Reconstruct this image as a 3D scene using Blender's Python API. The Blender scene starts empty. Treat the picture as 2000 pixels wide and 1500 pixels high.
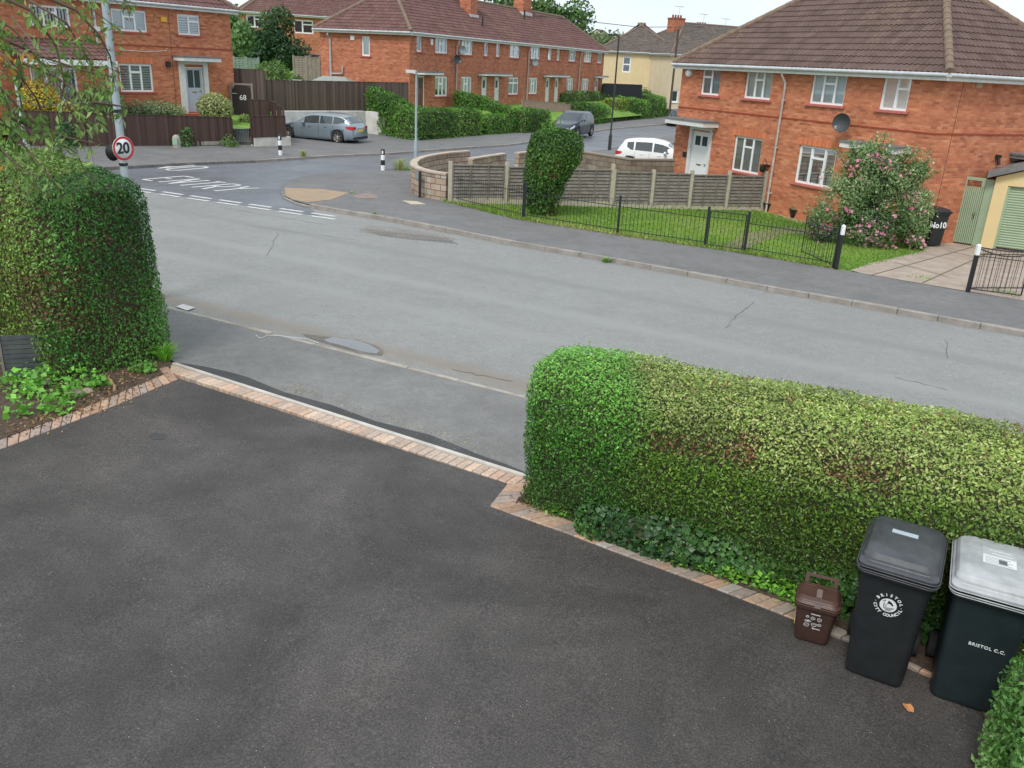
import bpy, bmesh, math, random
import numpy as np
from mathutils import Vector, Matrix
R = math.radians
random.seed(7)
scene = bpy.context.scene
C = scene.collection
# ------------------------------------------------------------------ camera
CZ = 4.0
FPX = 1645.26
PITCH, ROLL = R(20.84), R(2.8515)
cam = bpy.data.cameras.new("camera"); camo = bpy.data.objects.new("camera", cam); C.objects.link(camo)
fw = Vector((0, math.cos(PITCH), -math.sin(PITCH))); rt0 = Vector((1, 0, 0)); up0 = Vector((0, math.sin(PITCH), math.cos(PITCH)))
rt = math.cos(ROLL) * rt0 + math.sin(ROLL) * up0
up = -math.sin(ROLL) * rt0 + math.cos(ROLL) * up0
mw = Matrix((rt, up, -fw)).transposed().to_4x4(); mw.translation = Vector((0, 0, CZ))
camo.matrix_world = mw
cam.sensor_fit = 'HORIZONTAL'; cam.sensor_width = 36; cam.lens = 36 * FPX / 2000
cam.clip_start = 0.05; cam.clip_end = 3000
scene.camera = camo
# ------------------------------------------------------------------ world, sun, exposure
SUN_EL, SUN_AZ = R(52), R(205)      # azimuth clockwise from +Y
world = bpy.data.worlds.new("World"); scene.world = world; world.use_nodes = True
nt = world.node_tree; nt.nodes.clear()
wo = nt.nodes.new('ShaderNodeOutputWorld'); bg = nt.nodes.new('ShaderNodeBackground')
sky = nt.nodes.new('ShaderNodeTexSky'); sky.sky_type = 'NISHITA'; sky.sun_disc = False
sky.sun_elevation = SUN_EL; sky.sun_rotation = SUN_AZ; sky.air_density = 1.0; sky.dust_density = 2.5
tc = nt.nodes.new('ShaderNodeTexCoord'); nz = nt.nodes.new('ShaderNodeTexNoise')
mp = nt.nodes.new('ShaderNodeMapping'); mp.inputs['Scale'].default_value = (1.0, 1.0, 3.2)
nz.inputs['Scale'].default_value = 2.4; nz.inputs['Detail'].default_value = 5; nz.inputs['Roughness'].default_value = .5
cr = nt.nodes.new('ShaderNodeValToRGB'); cr.color_ramp.elements[0].position = .3; cr.color_ramp.elements[1].position = .68
cr.color_ramp.elements[0].color = (5.3, 6.2, 7.0, 1); cr.color_ramp.elements[1].color = (7.4, 7.8, 8.1, 1)
mx = nt.nodes.new('ShaderNodeMix'); mx.data_type = 'RGBA'; mx.inputs[0].default_value = .88
nt.links.new(tc.outputs['Generated'], mp.inputs['Vector']); nt.links.new(mp.outputs[0], nz.inputs['Vector'])
nt.links.new(nz.outputs['Fac'], cr.inputs[0]); nt.links.new(sky.outputs[0], mx.inputs[6]); nt.links.new(cr.outputs[0], mx.inputs[7])
nt.links.new(mx.outputs[2], bg.inputs['Color']); bg.inputs['Strength'].default_value = .1
nt.links.new(bg.outputs[0], wo.inputs[0])
sl = bpy.data.lights.new("sun", 'SUN'); sl.energy = 1.5; sl.angle = R(16); sl.color = (1, .96, .9)
so = bpy.data.objects.new("sun", sl); C.objects.link(so)
sd = Vector((math.sin(SUN_AZ) * math.cos(SUN_EL), math.cos(SUN_AZ) * math.cos(SUN_EL), math.sin(SUN_EL)))
so.rotation_euler = sd.to_track_quat('Z', 'Y').to_euler()
so.location = (-20, -30, 60)
scene.view_settings.view_transform = 'Standard'; scene.view_settings.look = 'None'
scene.view_settings.exposure = 0.66; scene.view_settings.gamma = 1
scene.cycles.max_bounces = 8; scene.cycles.transparent_max_bounces = 24
# ------------------------------------------------------------------ measuring helpers (points of the photograph on real planes)
def ray(px, py):
    return fw + (px - 1000) / FPX * rt - (py - 750) / FPX * up
def T(x, y):                       # height of the street level at a place
    g = 0 if y < 6 else (-.0233 * (y - 6) if y < 30 else -.559)
    return -.0193 * max(-40, min(40, x)) + g
def Z(px, py, z):                  # point at height z seen there
    d = ray(px, py); t = (z - CZ) / d.z
    return Vector((d.x * t, d.y * t, z))
def gp(px, py):
    d = ray(px, py); lo, hi = .5, 400
    for k in range(48):
        m = (lo + hi) / 2; p = d * m
        if CZ + p.z > T(p.x, p.y): lo = m
        else: hi = m
    p = d * lo
    return Vector((p.x, p.y, CZ + p.z))
def AT(px, py, dist):              # point at forward distance dist
    d = ray(px, py); p = d * (dist / d.y); return Vector((p.x, p.y, CZ + p.z))
def topz(x, y, py):                # height above (x, y) seen at image row py
    lo, hi = -3, 30
    for k in range(40):
        m = (lo + hi) / 2; v = Vector((x, y, m - CZ)); w = v.dot(fw)
        if 750 - FPX * v.dot(up) / w > py: lo = m
        else: hi = m
    return lo
# ------------------------------------------------------------------ objects
def tag(o, label=None, cat=None, group=None, kind=None):
    if label: o['label'] = label
    if cat: o['category'] = cat
    if group: o['group'] = group
    if kind: o['kind'] = kind
    return o
def thing(name, label, cat, loc=(0, 0, 0), rotz=0, group=None):
    o = bpy.data.objects.new(name, None); C.objects.link(o); o.empty_display_size = .2
    o.location = loc; o.rotation_euler = (0, 0, rotz)
    return tag(o, label, cat, group)
def link(name, me, mat=None, parent=None):
    o = bpy.data.objects.new(name, me); C.objects.link(o)
    if mat is not None:
        for m in (mat if isinstance(mat, (list, tuple)) else [mat]): me.materials.append(m)
    if parent: o.parent = parent
    return o
def copy_tree(o, parent=None):
    c = o.copy(); C.objects.link(c); c.parent = parent
    for ch in list(o.children): copy_tree(ch, c)
    return c
class MB:
    def __init__(s): s.v = []; s.f = []; s.m = []; s.uv = None; s.sm = []; s.vc = []
    def add(s, vs, fs, mi=0, smooth=False, col=None):
        b = len(s.v); s.v += [tuple(v) for v in vs]
        for f in fs: s.f.append(tuple(i + b for i in f)); s.m.append(mi); s.sm.append(smooth)
        s.vc += [col or (1, 1, 1)] * len(vs)
        return s
    def box(s, x0, y0, z0, x1, y1, z1, mi=0, M=None, col=None):
        vs = [Vector((x, y, z)) for z in (z0, z1) for y in (y0, y1) for x in (x0, x1)]
        if M is not None: vs = [M @ v for v in vs]
        return s.add(vs, [(0, 2, 3, 1), (4, 5, 7, 6), (0, 1, 5, 4), (2, 6, 7, 3), (0, 4, 6, 2), (1, 3, 7, 5)], mi, False, col)
    def quad(s, a, b, c, d, mi=0, col=None): return s.add([a, b, c, d], [(0, 1, 2, 3)], mi, False, col)
    def prism(s, poly, z0, z1, mi=0, M=None):
        n = len(poly); vs = [Vector((p[0], p[1], z0)) for p in poly] + [Vector((p[0], p[1], z1)) for p in poly]
        if M is not None: vs = [M @ v for v in vs]
        return s.add(vs, [tuple(range(n - 1, -1, -1)), tuple(range(n, 2 * n))] + [(i, (i + 1) % n, (i + 1) % n + n, i + n) for i in range(n)], mi)
    def tube(s, pts, r, n=8, mi=0, cap=True, smooth=True):
        pts = [Vector(p) for p in pts]; k = len(pts)
        rs = r if isinstance(r, (list, tuple)) else [r] * k
        vs = []; fs = []
        for i, p in enumerate(pts):
            t = (pts[min(i + 1, k - 1)] - pts[max(i - 1, 0)]).normalized()
            a = t.cross(Vector((0, 0, 1)) if abs(t.z) < .9 else Vector((0, 1, 0))).normalized(); b = t.cross(a)
            vs += [p + (a * math.cos(q) + b * math.sin(q)) * rs[i] for q in [2 * math.pi * j / n for j in range(n)]]
        for i in range(k - 1):
            for j in range(n):
                fs.append((i * n + j, i * n + (j + 1) % n, (i + 1) * n + (j + 1) % n, (i + 1) * n + j))
        s.add(vs, fs, mi, smooth)
        if cap:
            s.add(vs[:n], [tuple(range(n - 1, -1, -1))], mi); s.add(vs[-n:], [tuple(range(n))], mi)
        return s
    def lathe(s, prof, c=(0, 0, 0), n=16, mi=0, axis='z'):
        vs = []; fs = []
        for r, h in prof:
            for j in range(n):
                a = 2 * math.pi * j / n
                p = (r * math.cos(a), r * math.sin(a), h) if axis == 'z' else (r * math.cos(a), h, r * math.sin(a))
                vs.append((p[0] + c[0], p[1] + c[1], p[2] + c[2]))
        for i in range(len(prof) - 1):
            for j in range(n): fs.append((i * n + j, i * n + (j + 1) % n, (i + 1) * n + (j + 1) % n, (i + 1) * n + j))
        return s.add(vs, fs, mi, True)
    def build(s, name, mat, parent=None, colattr=False, bevel=0):
        me = bpy.data.meshes.new(name); me.from_pydata(s.v, [], s.f)
        o = link(name, me, mat, parent)
        me.polygons.foreach_set('material_index', s.m); me.polygons.foreach_set('use_smooth', s.sm)
        if colattr:
            ca = me.color_attributes.new('Col', 'FLOAT_COLOR', 'POINT')
            ca.data.foreach_set('color', np.c_[np.array(s.vc, dtype=np.float32), np.ones(len(s.vc), np.float32)].ravel())
        bm = bmesh.new(); bm.from_mesh(me); bmesh.ops.recalc_face_normals(bm, faces=bm.faces); bm.to_mesh(me); bm.free()
        if bevel:
            b = o.modifiers.new('b', 'BEVEL'); b.width = bevel; b.segments = 2; b.limit_method = 'ANGLE'
        return o
def text_mesh(s, size, extrude=.001, align='CENTER', spacing=1.0, bold=0):
    cu = bpy.data.curves.new('t', 'FONT'); cu.body = s; cu.size = size; cu.extrude = extrude; cu.align_x = align; cu.align_y = 'CENTER'
    cu.space_character = spacing; cu.offset = bold; cu.resolution_u = 3
    ob = bpy.data.objects.new('t', cu); C.objects.link(ob)
    dg = bpy.context.evaluated_depsgraph_get(); me = bpy.data.meshes.new_from_object(ob.evaluated_get(dg))
    vs = [v.co.copy() for v in me.vertices]; fs = [tuple(p.vertices) for p in me.polygons]
    bpy.data.objects.remove(ob); bpy.data.curves.remove(cu); bpy.data.meshes.remove(me)
    return vs, fs
def put_text(mb, s, size, M, mi=0, **k):
    vs, fs = text_mesh(s, size, **k); mb.add([M @ v for v in vs], fs, mi)
# ------------------------------------------------------------------ materials
MATS = {}
def mat(name, col, rough=.6, col2=None, scale=8, bump=0, bscale=60, metal=0, spec=.5, fine=None, coat=0, obj=False):
    if name in MATS: return MATS[name]
    m = bpy.data.materials.new(name); m.use_nodes = True; n = m.node_tree; p = n.nodes['Principled BSDF']
    p.inputs['Base Color'].default_value = (*col, 1); p.inputs['Roughness'].default_value = rough
    p.inputs['Metallic'].default_value = metal; p.inputs['Specular IOR Level'].default_value = spec; p.inputs['Coat Weight'].default_value = coat
    t = n.nodes.new('ShaderNodeTexCoord')
    if col2:
        z = n.nodes.new('ShaderNodeTexNoise'); z.inputs['Scale'].default_value = scale; z.inputs['Detail'].default_value = 6; z.inputs['Roughness'].default_value = .62
        n.links.new(t.outputs['Object'], z.inputs['Vector'])
        r = n.nodes.new('ShaderNodeValToRGB'); r.color_ramp.elements[0].position = .35; r.color_ramp.elements[1].position = .66
        r.color_ramp.elements[0].color = (*col, 1); r.color_ramp.elements[1].color = (*col2, 1)
        n.links.new(z.outputs['Fac'], r.inputs[0]); n.links.new(r.outputs[0], p.inputs['Base Color'])
    if bump:
        z2 = n.nodes.new('ShaderNodeTexNoise'); z2.inputs['Scale'].default_value = bscale; z2.inputs['Detail'].default_value = 3
        n.links.new(t.outputs['Object'], z2.inputs['Vector']); b = n.nodes.new('ShaderNodeBump'); b.inputs['Strength'].default_value = bump; b.inputs['Distance'].default_value = .01
        n.links.new(z2.outputs['Fac'], b.inputs['Height']); n.links.new(b.outputs[0], p.inputs['Normal'])
    MATS[name] = m; return m
def nodes(m): n = m.node_tree; return n, n.nodes['Principled BSDF']
def ramp(n, src, stops):
    r = n.nodes.new('ShaderNodeValToRGB'); e = r.color_ramp.elements
    while len(e) < len(stops): e.new(.5)
    for i, (p, c) in enumerate(stops): e[i].position = p; e[i].color = (*c, 1) if len(c) == 3 else c
    n.links.new(src, r.inputs[0]); return r.outputs[0]
def noise(n, vec, scale, detail=4, rough=.55, dist=0):
    z = n.nodes.new('ShaderNodeTexNoise'); z.inputs['Scale'].default_value = scale; z.inputs['Detail'].default_value = detail
    z.inputs['Roughness'].default_value = rough; z.inputs['Distortion'].default_value = dist; n.links.new(vec, z.inputs['Vector']); return z.outputs['Fac']
def mixc(n, fac, a, b, mode='MIX'):
    x = n.nodes.new('ShaderNodeMix'); x.data_type = 'RGBA'; x.blend_type = mode
    if isinstance(fac, (int, float)): x.inputs[0].default_value = fac
    else: n.links.new(fac, x.inputs[0])
    for i, s in ((6, a), (7, b)):
        if isinstance(s, tuple): x.inputs[i].default_value = (*s[:3], 1)
        else: n.links.new(s, x.inputs[i])
    return x.outputs[2]
def mth(n, op, a, b=0, c=None):
    x = n.nodes.new('ShaderNodeMath'); x.operation = op
    for i, s in enumerate((a, b) if c is None else (a, b, c)):
        if isinstance(s, (int, float)): x.inputs[i].default_value = s
        else: n.links.new(s, x.inputs[i])
    return x.outputs[0]
def W(c): return (c, c, c)
def asphalt(name, base, patch, speck=.5, rough=.85, big=.35, dirt=None, stones=.25, wet=0, mid=.5, mott=.55):
    """tarmac: broad patches, fine aggregate, pale chips, optional grit band along kerb lines [(nx, ny, c, width)]"""
    m = bpy.data.materials.new(name); m.use_nodes = True; n, p = nodes(m)
    g = n.nodes.new('ShaderNodeNewGeometry').outputs['Position']
    a = noise(n, g, big, 6, .6, .8); col = ramp(n, a, [(.3, base), (.7, patch)])
    a2 = noise(n, g, 1.7, 5, .7, .3); col = mixc(n, mott, col, mixc(n, 1, col, ramp(n, a2, [(.3, W(.72)), (.7, W(1.25))]), 'MULTIPLY'))
    f = noise(n, g, 75, 3, .75); col = mixc(n, speck, col, mixc(n, 1, col, ramp(n, f, [(.34, W(.45)), (.52, W(1.0)), (.68, W(1.75))]), 'MULTIPLY'))
    f2 = noise(n, g, 22, 5, .8); col = mixc(n, speck * mid, col, mixc(n, 1, col, ramp(n, f2, [(.36, W(.62)), (.5, W(1.0)), (.64, W(1.5))]), 'MULTIPLY'))
    f3 = noise(n, g, 6, 6, .75, .6); col = mixc(n, mid, col, mixc(n, 1, col, ramp(n, f3, [(.36, W(.80)), (.64, W(1.22))]), 'MULTIPLY'))
    vo = n.nodes.new('ShaderNodeTexVoronoi'); vo.inputs['Scale'].default_value = 26; n.links.new(g, vo.inputs['Vector'])
    chip = mth(n, 'LESS_THAN', vo.outputs['Distance'], .075)
    vn = noise(n, g, 3.1, 2); chip = mth(n, 'MULTIPLY', chip, mth(n, 'GREATER_THAN', vn, .58))
    col = mixc(n, mth(n, 'MULTIPLY', chip, stones), col, (.55, .53, .5))
    if dirt:
        sx = n.nodes.new('ShaderNodeSeparateXYZ'); n.links.new(g, sx.inputs[0])
        for nx, ny, c, w, dc in dirt:
            d = mth(n, 'ADD', mth(n, 'MULTIPLY', sx.outputs[0], nx), mth(n, 'MULTIPLY', sx.outputs[1], ny))
            d = mth(n, 'ABSOLUTE', mth(n, 'SUBTRACT', d, c))
            d = mth(n, 'DIVIDE', d, w); d = mth(n, 'ADD', d, mth(n, 'MULTIPLY', noise(n, g, 1.1, 4, .7), 1.3)); 
            k = ramp(n, d, [(.75, W(.8)), (1.0, W(0))]) if False else mth(n, 'SUBTRACT', 1.45, d)
            k = mth(n, 'MINIMUM', mth(n, 'MAXIMUM', k, 0), .75)
            col = mixc(n, k, col, dc)
    n.links.new(col, p.inputs['Base Color'])
    rg = ramp(n, noise(n, g, .5, 3), [(.35, W(rough)), (.7, W(max(.3, rough - .25 - wet)))]); n.links.new(rg, p.inputs['Roughness'])
    b = n.nodes.new('ShaderNodeBump'); b.inputs['Strength'].default_value = .5; b.inputs['Distance'].default_value = .006
    n.links.new(f, b.inputs['Height']); n.links.new(b.outputs[0], p.inputs['Normal']); return m
def brick_mat(name, c1, c2, mortar, extra=None, bw=.225, bh=.075, ms=.008, off=.5):
    m = bpy.data.materials.new(name); m.use_nodes = True; n, p = nodes(m)
    uv = n.nodes.new('ShaderNodeUVMap').outputs[0]
    b = n.nodes.new('ShaderNodeTexBrick'); b.inputs['Scale'].default_value = 1; b.inputs['Brick Width'].default_value = bw; b.inputs['Row Height'].default_value = bh
    b.inputs['Mortar Size'].default_value = ms; b.inputs['Mortar Smooth'].default_value = .3; b.offset = off; b.inputs['Bias'].default_value = -.15
    n.links.new(uv, b.inputs['Vector'])
    b.inputs['Color1'].default_value = (*c1, 1); b.inputs['Color2'].default_value = (*c2, 1); b.inputs['Mortar'].default_value = (*mortar, 1)
    col = b.outputs['Color']
    sp = n.nodes.new('ShaderNodeSeparateXYZ'); n.links.new(uv, sp.inputs[0])
    row = mth(n, 'FLOOR', mth(n, 'DIVIDE', sp.outputs[1], bh)); odd = mth(n, 'MULTIPLY', mth(n, 'MODULO', mth(n, 'ABSOLUTE', row), 2), .5)
    cb = n.nodes.new('ShaderNodeCombineXYZ'); n.links.new(mth(n, 'FLOOR', mth(n, 'ADD', mth(n, 'DIVIDE', sp.outputs[0], bw), odd)), cb.inputs[0]); n.links.new(row, cb.inputs[1])
    wn = n.nodes.new('ShaderNodeTexWhiteNoise'); wn.noise_dimensions = '3D'; n.links.new(cb.outputs[0], wn.inputs['Vector'])
    col = mixc(n, .65, col, mixc(n, 1, col, ramp(n, wn.outputs['Value'], [(.0, (.55, .5, .6)), (.14, (.85, .82, .85)), (.5, W(1)), (.8, (1.08, 1.18, 1.15)), (1, (1.2, 1.5, 1.6))]), 'MULTIPLY'))
    w2 = n.nodes.new('ShaderNodeTexWhiteNoise'); w2.noise_dimensions = '1D'; n.links.new(row, w2.inputs['W'])
    col = mixc(n, .5, col, mixc(n, 1, col, ramp(n, w2.outputs['Value'], [(0, W(.78)), (1, W(1.18))]), 'MULTIPLY'))
    g = n.nodes.new('ShaderNodeNewGeometry').outputs['Position']
    col = mixc(n, .6, col, mixc(n, 1, col, ramp(n, noise(n, g, .7, 5, .65), [(.3, W(.8)), (.7, W(1.22))]), 'MULTIPLY'))
    n.links.new(col, p.inputs['Base Color']); p.inputs['Roughness'].default_value = .9; p.inputs['Specular IOR Level'].default_value = .2
    bp = n.nodes.new('ShaderNodeBump'); bp.inputs['Strength'].default_value = .6; bp.inputs['Distance'].default_value = .01; bp.invert = True
    n.links.new(b.outputs['Fac'], bp.inputs['Height']); n.links.new(bp.outputs[0], p.inputs['Normal']); return m
def leaf_mat(name, rough=.5, trans=.25, spec=.35):
    m = bpy.data.materials.new(name); m.use_nodes = True; n, p = nodes(m)
    a = n.nodes.new('ShaderNodeAttribute'); a.attribute_name = 'Col'
    lc = mixc(n, 1, a.outputs['Color'], (1.5, 1.48, 1.35), 'MULTIPLY'); n.links.new(lc, p.inputs['Base Color']); p.inputs['Roughness'].default_value = rough; p.inputs['Specular IOR Level'].default_value = spec
    tr = n.nodes.new('ShaderNodeBsdfTranslucent'); hs = mixc(n, 1, a.outputs['Color'], (1.7, 1.9, .8), 'MULTIPLY'); n.links.new(hs, tr.inputs[0])
    mxs = n.nodes.new('ShaderNodeMixShader'); mxs.inputs[0].default_value = trans; n.links.new(p.outputs[0], mxs.inputs[1]); n.links.new(tr.outputs[0], mxs.inputs[2])
    n.links.new(mxs.outputs[0], n.nodes['Material Output'].inputs[0]); return m
def attr_mat(name, rough=.85, nsc=12, namt=.5, bump=.4):
    m = bpy.data.materials.new(name); m.use_nodes = True; n, p = nodes(m)
    a = n.nodes.new('ShaderNodeAttribute'); a.attribute_name = 'Col'; g = n.nodes.new('ShaderNodeNewGeometry').outputs['Position']
    f = noise(n, g, nsc, 5, .65); col = mixc(n, namt, a.outputs['Color'], mixc(n, 1, a.outputs['Color'], ramp(n, f, [(.3, W(.6)), (.7, W(1.4))]), 'MULTIPLY'))
    n.links.new(col, p.inputs['Base Color']); p.inputs['Roughness'].default_value = rough
    b = n.nodes.new('ShaderNodeBump'); b.inputs['Strength'].default_value = bump; b.inputs['Distance'].default_value = .005
    n.links.new(noise(n, g, 90, 3), b.inputs['Height']); n.links.new(b.outputs[0], p.inputs['Normal']); return m
def glass_mat(name, tint=(.9, .95, .95), mixf=.35):
    m = bpy.data.materials.new(name); m.use_nodes = True; n = m.node_tree; n.nodes.remove(n.nodes['Principled BSDF'])
    t = n.nodes.new('ShaderNodeBsdfTransparent'); t.inputs[0].default_value = (*tint, 1); g = n.nodes.new('ShaderNodeBsdfGlossy'); g.inputs['Roughness'].default_value = .03
    g.inputs[0].default_value = (.85, .9, .95, 1)
    f = n.nodes.new('ShaderNodeFresnel'); f.inputs[0].default_value = 1.5
    a = mth(n, 'ADD', mth(n, 'MULTIPLY', f.outputs[0], 1.3), mixf * .45)
    x = n.nodes.new('ShaderNodeMixShader'); n.links.new(a, x.inputs[0]); n.links.new(t.outputs[0], x.inputs[1]); n.links.new(g.outputs[0], x.inputs[2])
    n.links.new(x.outputs[0], n.nodes['Material Output'].inputs[0]); return m

M_brick = brick_mat('orange_brick', (.50, .160, .078), (.58, .215, .108), (.42, .22, .15))
M_brick2 = brick_mat('red_brick_far', (.46, .150, .082), (.54, .195, .108), (.38, .21, .14))
M_block = brick_mat('buff_block', (.38, .29, .22), (.45, .36, .28), (.13, .10, .08), bw=.44, bh=.2, ms=.014)
M_block2 = brick_mat('brown_block', (.22, .17, .13), (.27, .21, .16), (.13, .11, .09), bw=.44, bh=.2, ms=.014)
M_band = mat('brick_band', (.30, .06, .03), .9)
M_white = mat('white_upvc', (.78, .80, .80), .35)
M_wood = mat('white_paint', (.72, .73, .72), .5, (.62, .62, .6), 5)
M_gutter = mat('gutter_plastic', (.55, .57, .58), .4, (.42, .44, .45), 3)
M_pipe = mat('downpipe_paint', (.62, .56, .54), .45, (.42, .36, .34), 6)
M_pink = mat('pink_sill', (.55, .16, .14), .7, (.45, .12, .1), 6)
M_sillr = mat('red_sill', (.42, .10, .07), .7)
M_glass = glass_mat('window_glass'); M_cglass = glass_mat('car_glass', (.35, .4, .4), .6)
M_net = mat('net_curtain', (.74, .78, .72), .9, (.64, .69, .64), 2)
M_grey = mat('grey_curtain', (.46, .50, .50), .9, (.34, .38, .40), 3)
M_dark = mat('dark_interior', (.03, .032, .035), .9)  # shade of unlit rooms painted near-black, behind panes and as distant windows
M_blind = mat('blind_slats', (.60, .62, .63), .7)
M_lead = mat('lead_grey', (.12, .13, .13), .7, (.2, .2, .2), 4)
M_black = mat('black_metal', (.016, .018, .02), .45)
M_galv = mat('galvanised_steel', (.36, .42, .44), .5, (.27, .33, .36), 3, metal=.3)
M_leaf = leaf_mat('leaf'); M_leafg = leaf_mat('glossy_leaf', .40, .18, .4)
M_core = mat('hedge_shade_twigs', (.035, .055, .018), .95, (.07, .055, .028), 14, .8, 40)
M_bark = mat('bark', (.10, .07, .045), .9, (.06, .04, .03), 12, .6, 30)
M_brownfence = None
# roof tiles
def roof_mat(name, c1, c2, lich=(.24, .17, .08), lf=.4):
    m = bpy.data.materials.new(name); m.use_nodes = True; n, p = nodes(m)
    g = n.nodes.new('ShaderNodeNewGeometry').outputs['Position']; uv = n.nodes.new('ShaderNodeUVMap').outputs[0]
    mp = n.nodes.new('ShaderNodeMapping'); mp.inputs['Scale'].default_value = (1 / .33, 1 / .33, 1); n.links.new(uv, mp.inputs[0])
    wn = n.nodes.new('ShaderNodeTexWhiteNoise'); wn.noise_dimensions = '2D'
    fl = n.nodes.new('ShaderNodeVectorMath'); fl.operation = 'FLOOR'; n.links.new(mp.outputs[0], fl.inputs[0]); n.links.new(fl.outputs[0], wn.inputs['Vector'])
    col = mixc(n, wn.outputs['Value'], c1, c2)
    col = mixc(n, .7, col, mixc(n, 1, col, ramp(n, noise(n, g, 1.5, 6, .7), [(.3, W(.7)), (.7, W(1.35))]), 'MULTIPLY'))
    l = mth(n, 'MULTIPLY', mth(n, 'GREATER_THAN', noise(n, g, .35, 2), .60), ramp(n, noise(n, g, 9, 4, .7), [(.5, W(0)), (.62, W(1))]))
    col = mixc(n, mth(n, 'MULTIPLY', l, lf), col, lich)
    n.links.new(col, p.inputs['Base Color']); p.inputs['Roughness'].default_value = .85; p.inputs['Specular IOR Level'].default_value = .25; return m
M_roof = roof_mat('brown_roof_tile', (.098, .064, .056), (.132, .088, .078))
M_roofr = roof_mat('red_roof_tile', (.118, .062, .056), (.155, .084, .076))
M_roofg = roof_mat('grey_roof_tile', (.10, .085, .075), (.14, .115, .10), lf=.3)
M_ridge = mat('ridge_tile', (.15, .10, .08), .85, (.22, .16, .11), 5)
# ------------------------------------------------------------------ foliage
RNG = np.random.default_rng(11)
def fn(P, scale, seed=0):          # cheap smooth noise from sines, about -1..1
    r = np.random.default_rng(seed); out = np.zeros(len(P))
    for k in range(9):
        d = r.normal(size=3); d /= np.linalg.norm(d); out += np.sin(P @ d * scale * (.6 + r.random() * 1.6) + r.random() * 6.28)
    return out / 4
def tri_sample(V, F, n, rng):
    V = np.asarray(V, float); tr = []
    for f in F:
        for k in range(1, len(f) - 1): tr.append((f[0], f[k], f[k + 1]))
    tr = np.array(tr); a, b, c = V[tr[:, 0]], V[tr[:, 1]], V[tr[:, 2]]
    N = np.cross(b - a, c - a); ar = np.linalg.norm(N, axis=1) + 1e-12
    i = rng.choice(len(tr), n, p=ar / ar.sum()); u, v = rng.random(n), rng.random(n); s = u + v > 1; u[s], v[s] = 1 - u[s], 1 - v[s]
    P = a[i] + (b - a)[i] * u[:, None] + (c - a)[i] * v[:, None]; return P, (N / ar[:, None])[i]
def leaves(name, P, N, size, col, parent, m=None, aspect=.5, stand=.5, rng=RNG, hang=0):
    n = len(P); size = np.broadcast_to(np.asarray(size, float), (n,)) * (.5 + 1.0 * rng.random(n) ** 1.4)
    t = rng.normal(size=(n, 3)); t -= (t * N).sum(1)[:, None] * N; t /= np.linalg.norm(t, axis=1)[:, None] + 1e-9
    t = t + N * (stand * rng.random(n))[:, None] + np.array([0, 0, -1.0]) * hang; t /= np.linalg.norm(t, axis=1)[:, None]
    nn = N + rng.normal(size=(n, 3)) * .45; b = np.cross(t, nn); b /= np.linalg.norm(b, axis=1)[:, None] + 1e-9; nn = np.cross(b, t)
    s = size[:, None]; V = np.empty((n, 4, 3)); V[:, 0] = P; V[:, 2] = P + t * s
    V[:, 1] = P + t * s * .45 + b * s * aspect * .5 + nn * s * .10; V[:, 3] = P + t * s * .45 - b * s * aspect * .5 + nn * s * .10
    me = bpy.data.meshes.new(name); me.vertices.add(4 * n); me.vertices.foreach_set('co', V.ravel())
    idx = (np.arange(n) * 4)[:, None] + np.array([0, 1, 2, 0, 2, 3]); me.loops.add(6 * n); me.loops.foreach_set('vertex_index', idx.ravel().astype(np.int32))
    me.polygons.add(2 * n); me.polygons.foreach_set('loop_start', np.arange(0, 6 * n, 3, dtype=np.int32)); me.polygons.foreach_set('loop_total', np.full(2 * n, 3, np.int32))
    me.update(); ca = me.color_attributes.new('Col', 'FLOAT_COLOR', 'POINT')
    cc = np.ones((n, 4, 4), np.float32); cc[:, :, :3] = np.asarray(col)[:, None, :]; ca.data.foreach_set('color', cc.ravel())
    return link(name, me, m or M_leaf, parent)
def pal(P, base, rng=RNG, sc=1.2, seed=1, var=.35, patches=None):
    """leaf colours: mixture of the species' tones, clustered, plus patches [(seed, scale, thr, colour)] of another growth"""
    n = len(P); base = np.array(base); k = fn(P, sc, seed) * .5 + .5 + rng.normal(size=n) * .22; k = np.clip(k, 0, .999) * (len(base) - 1)
    i = k.astype(int); f = (k - i)[:, None]; c = base[i] * (1 - f) + base[np.minimum(i + 1, len(base) - 1)] * f
    for sd_, s_, th, pc in patches or []:
        w = fn(P, s_, sd_) + rng.normal(size=n) * .2 > th; c[w] = np.array(pc) * (.7 + .6 * rng.random((w.sum(), 1)))
    return np.clip(c * (1 + var * rng.normal(size=n) * .6)[:, None], .004, .9)
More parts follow.
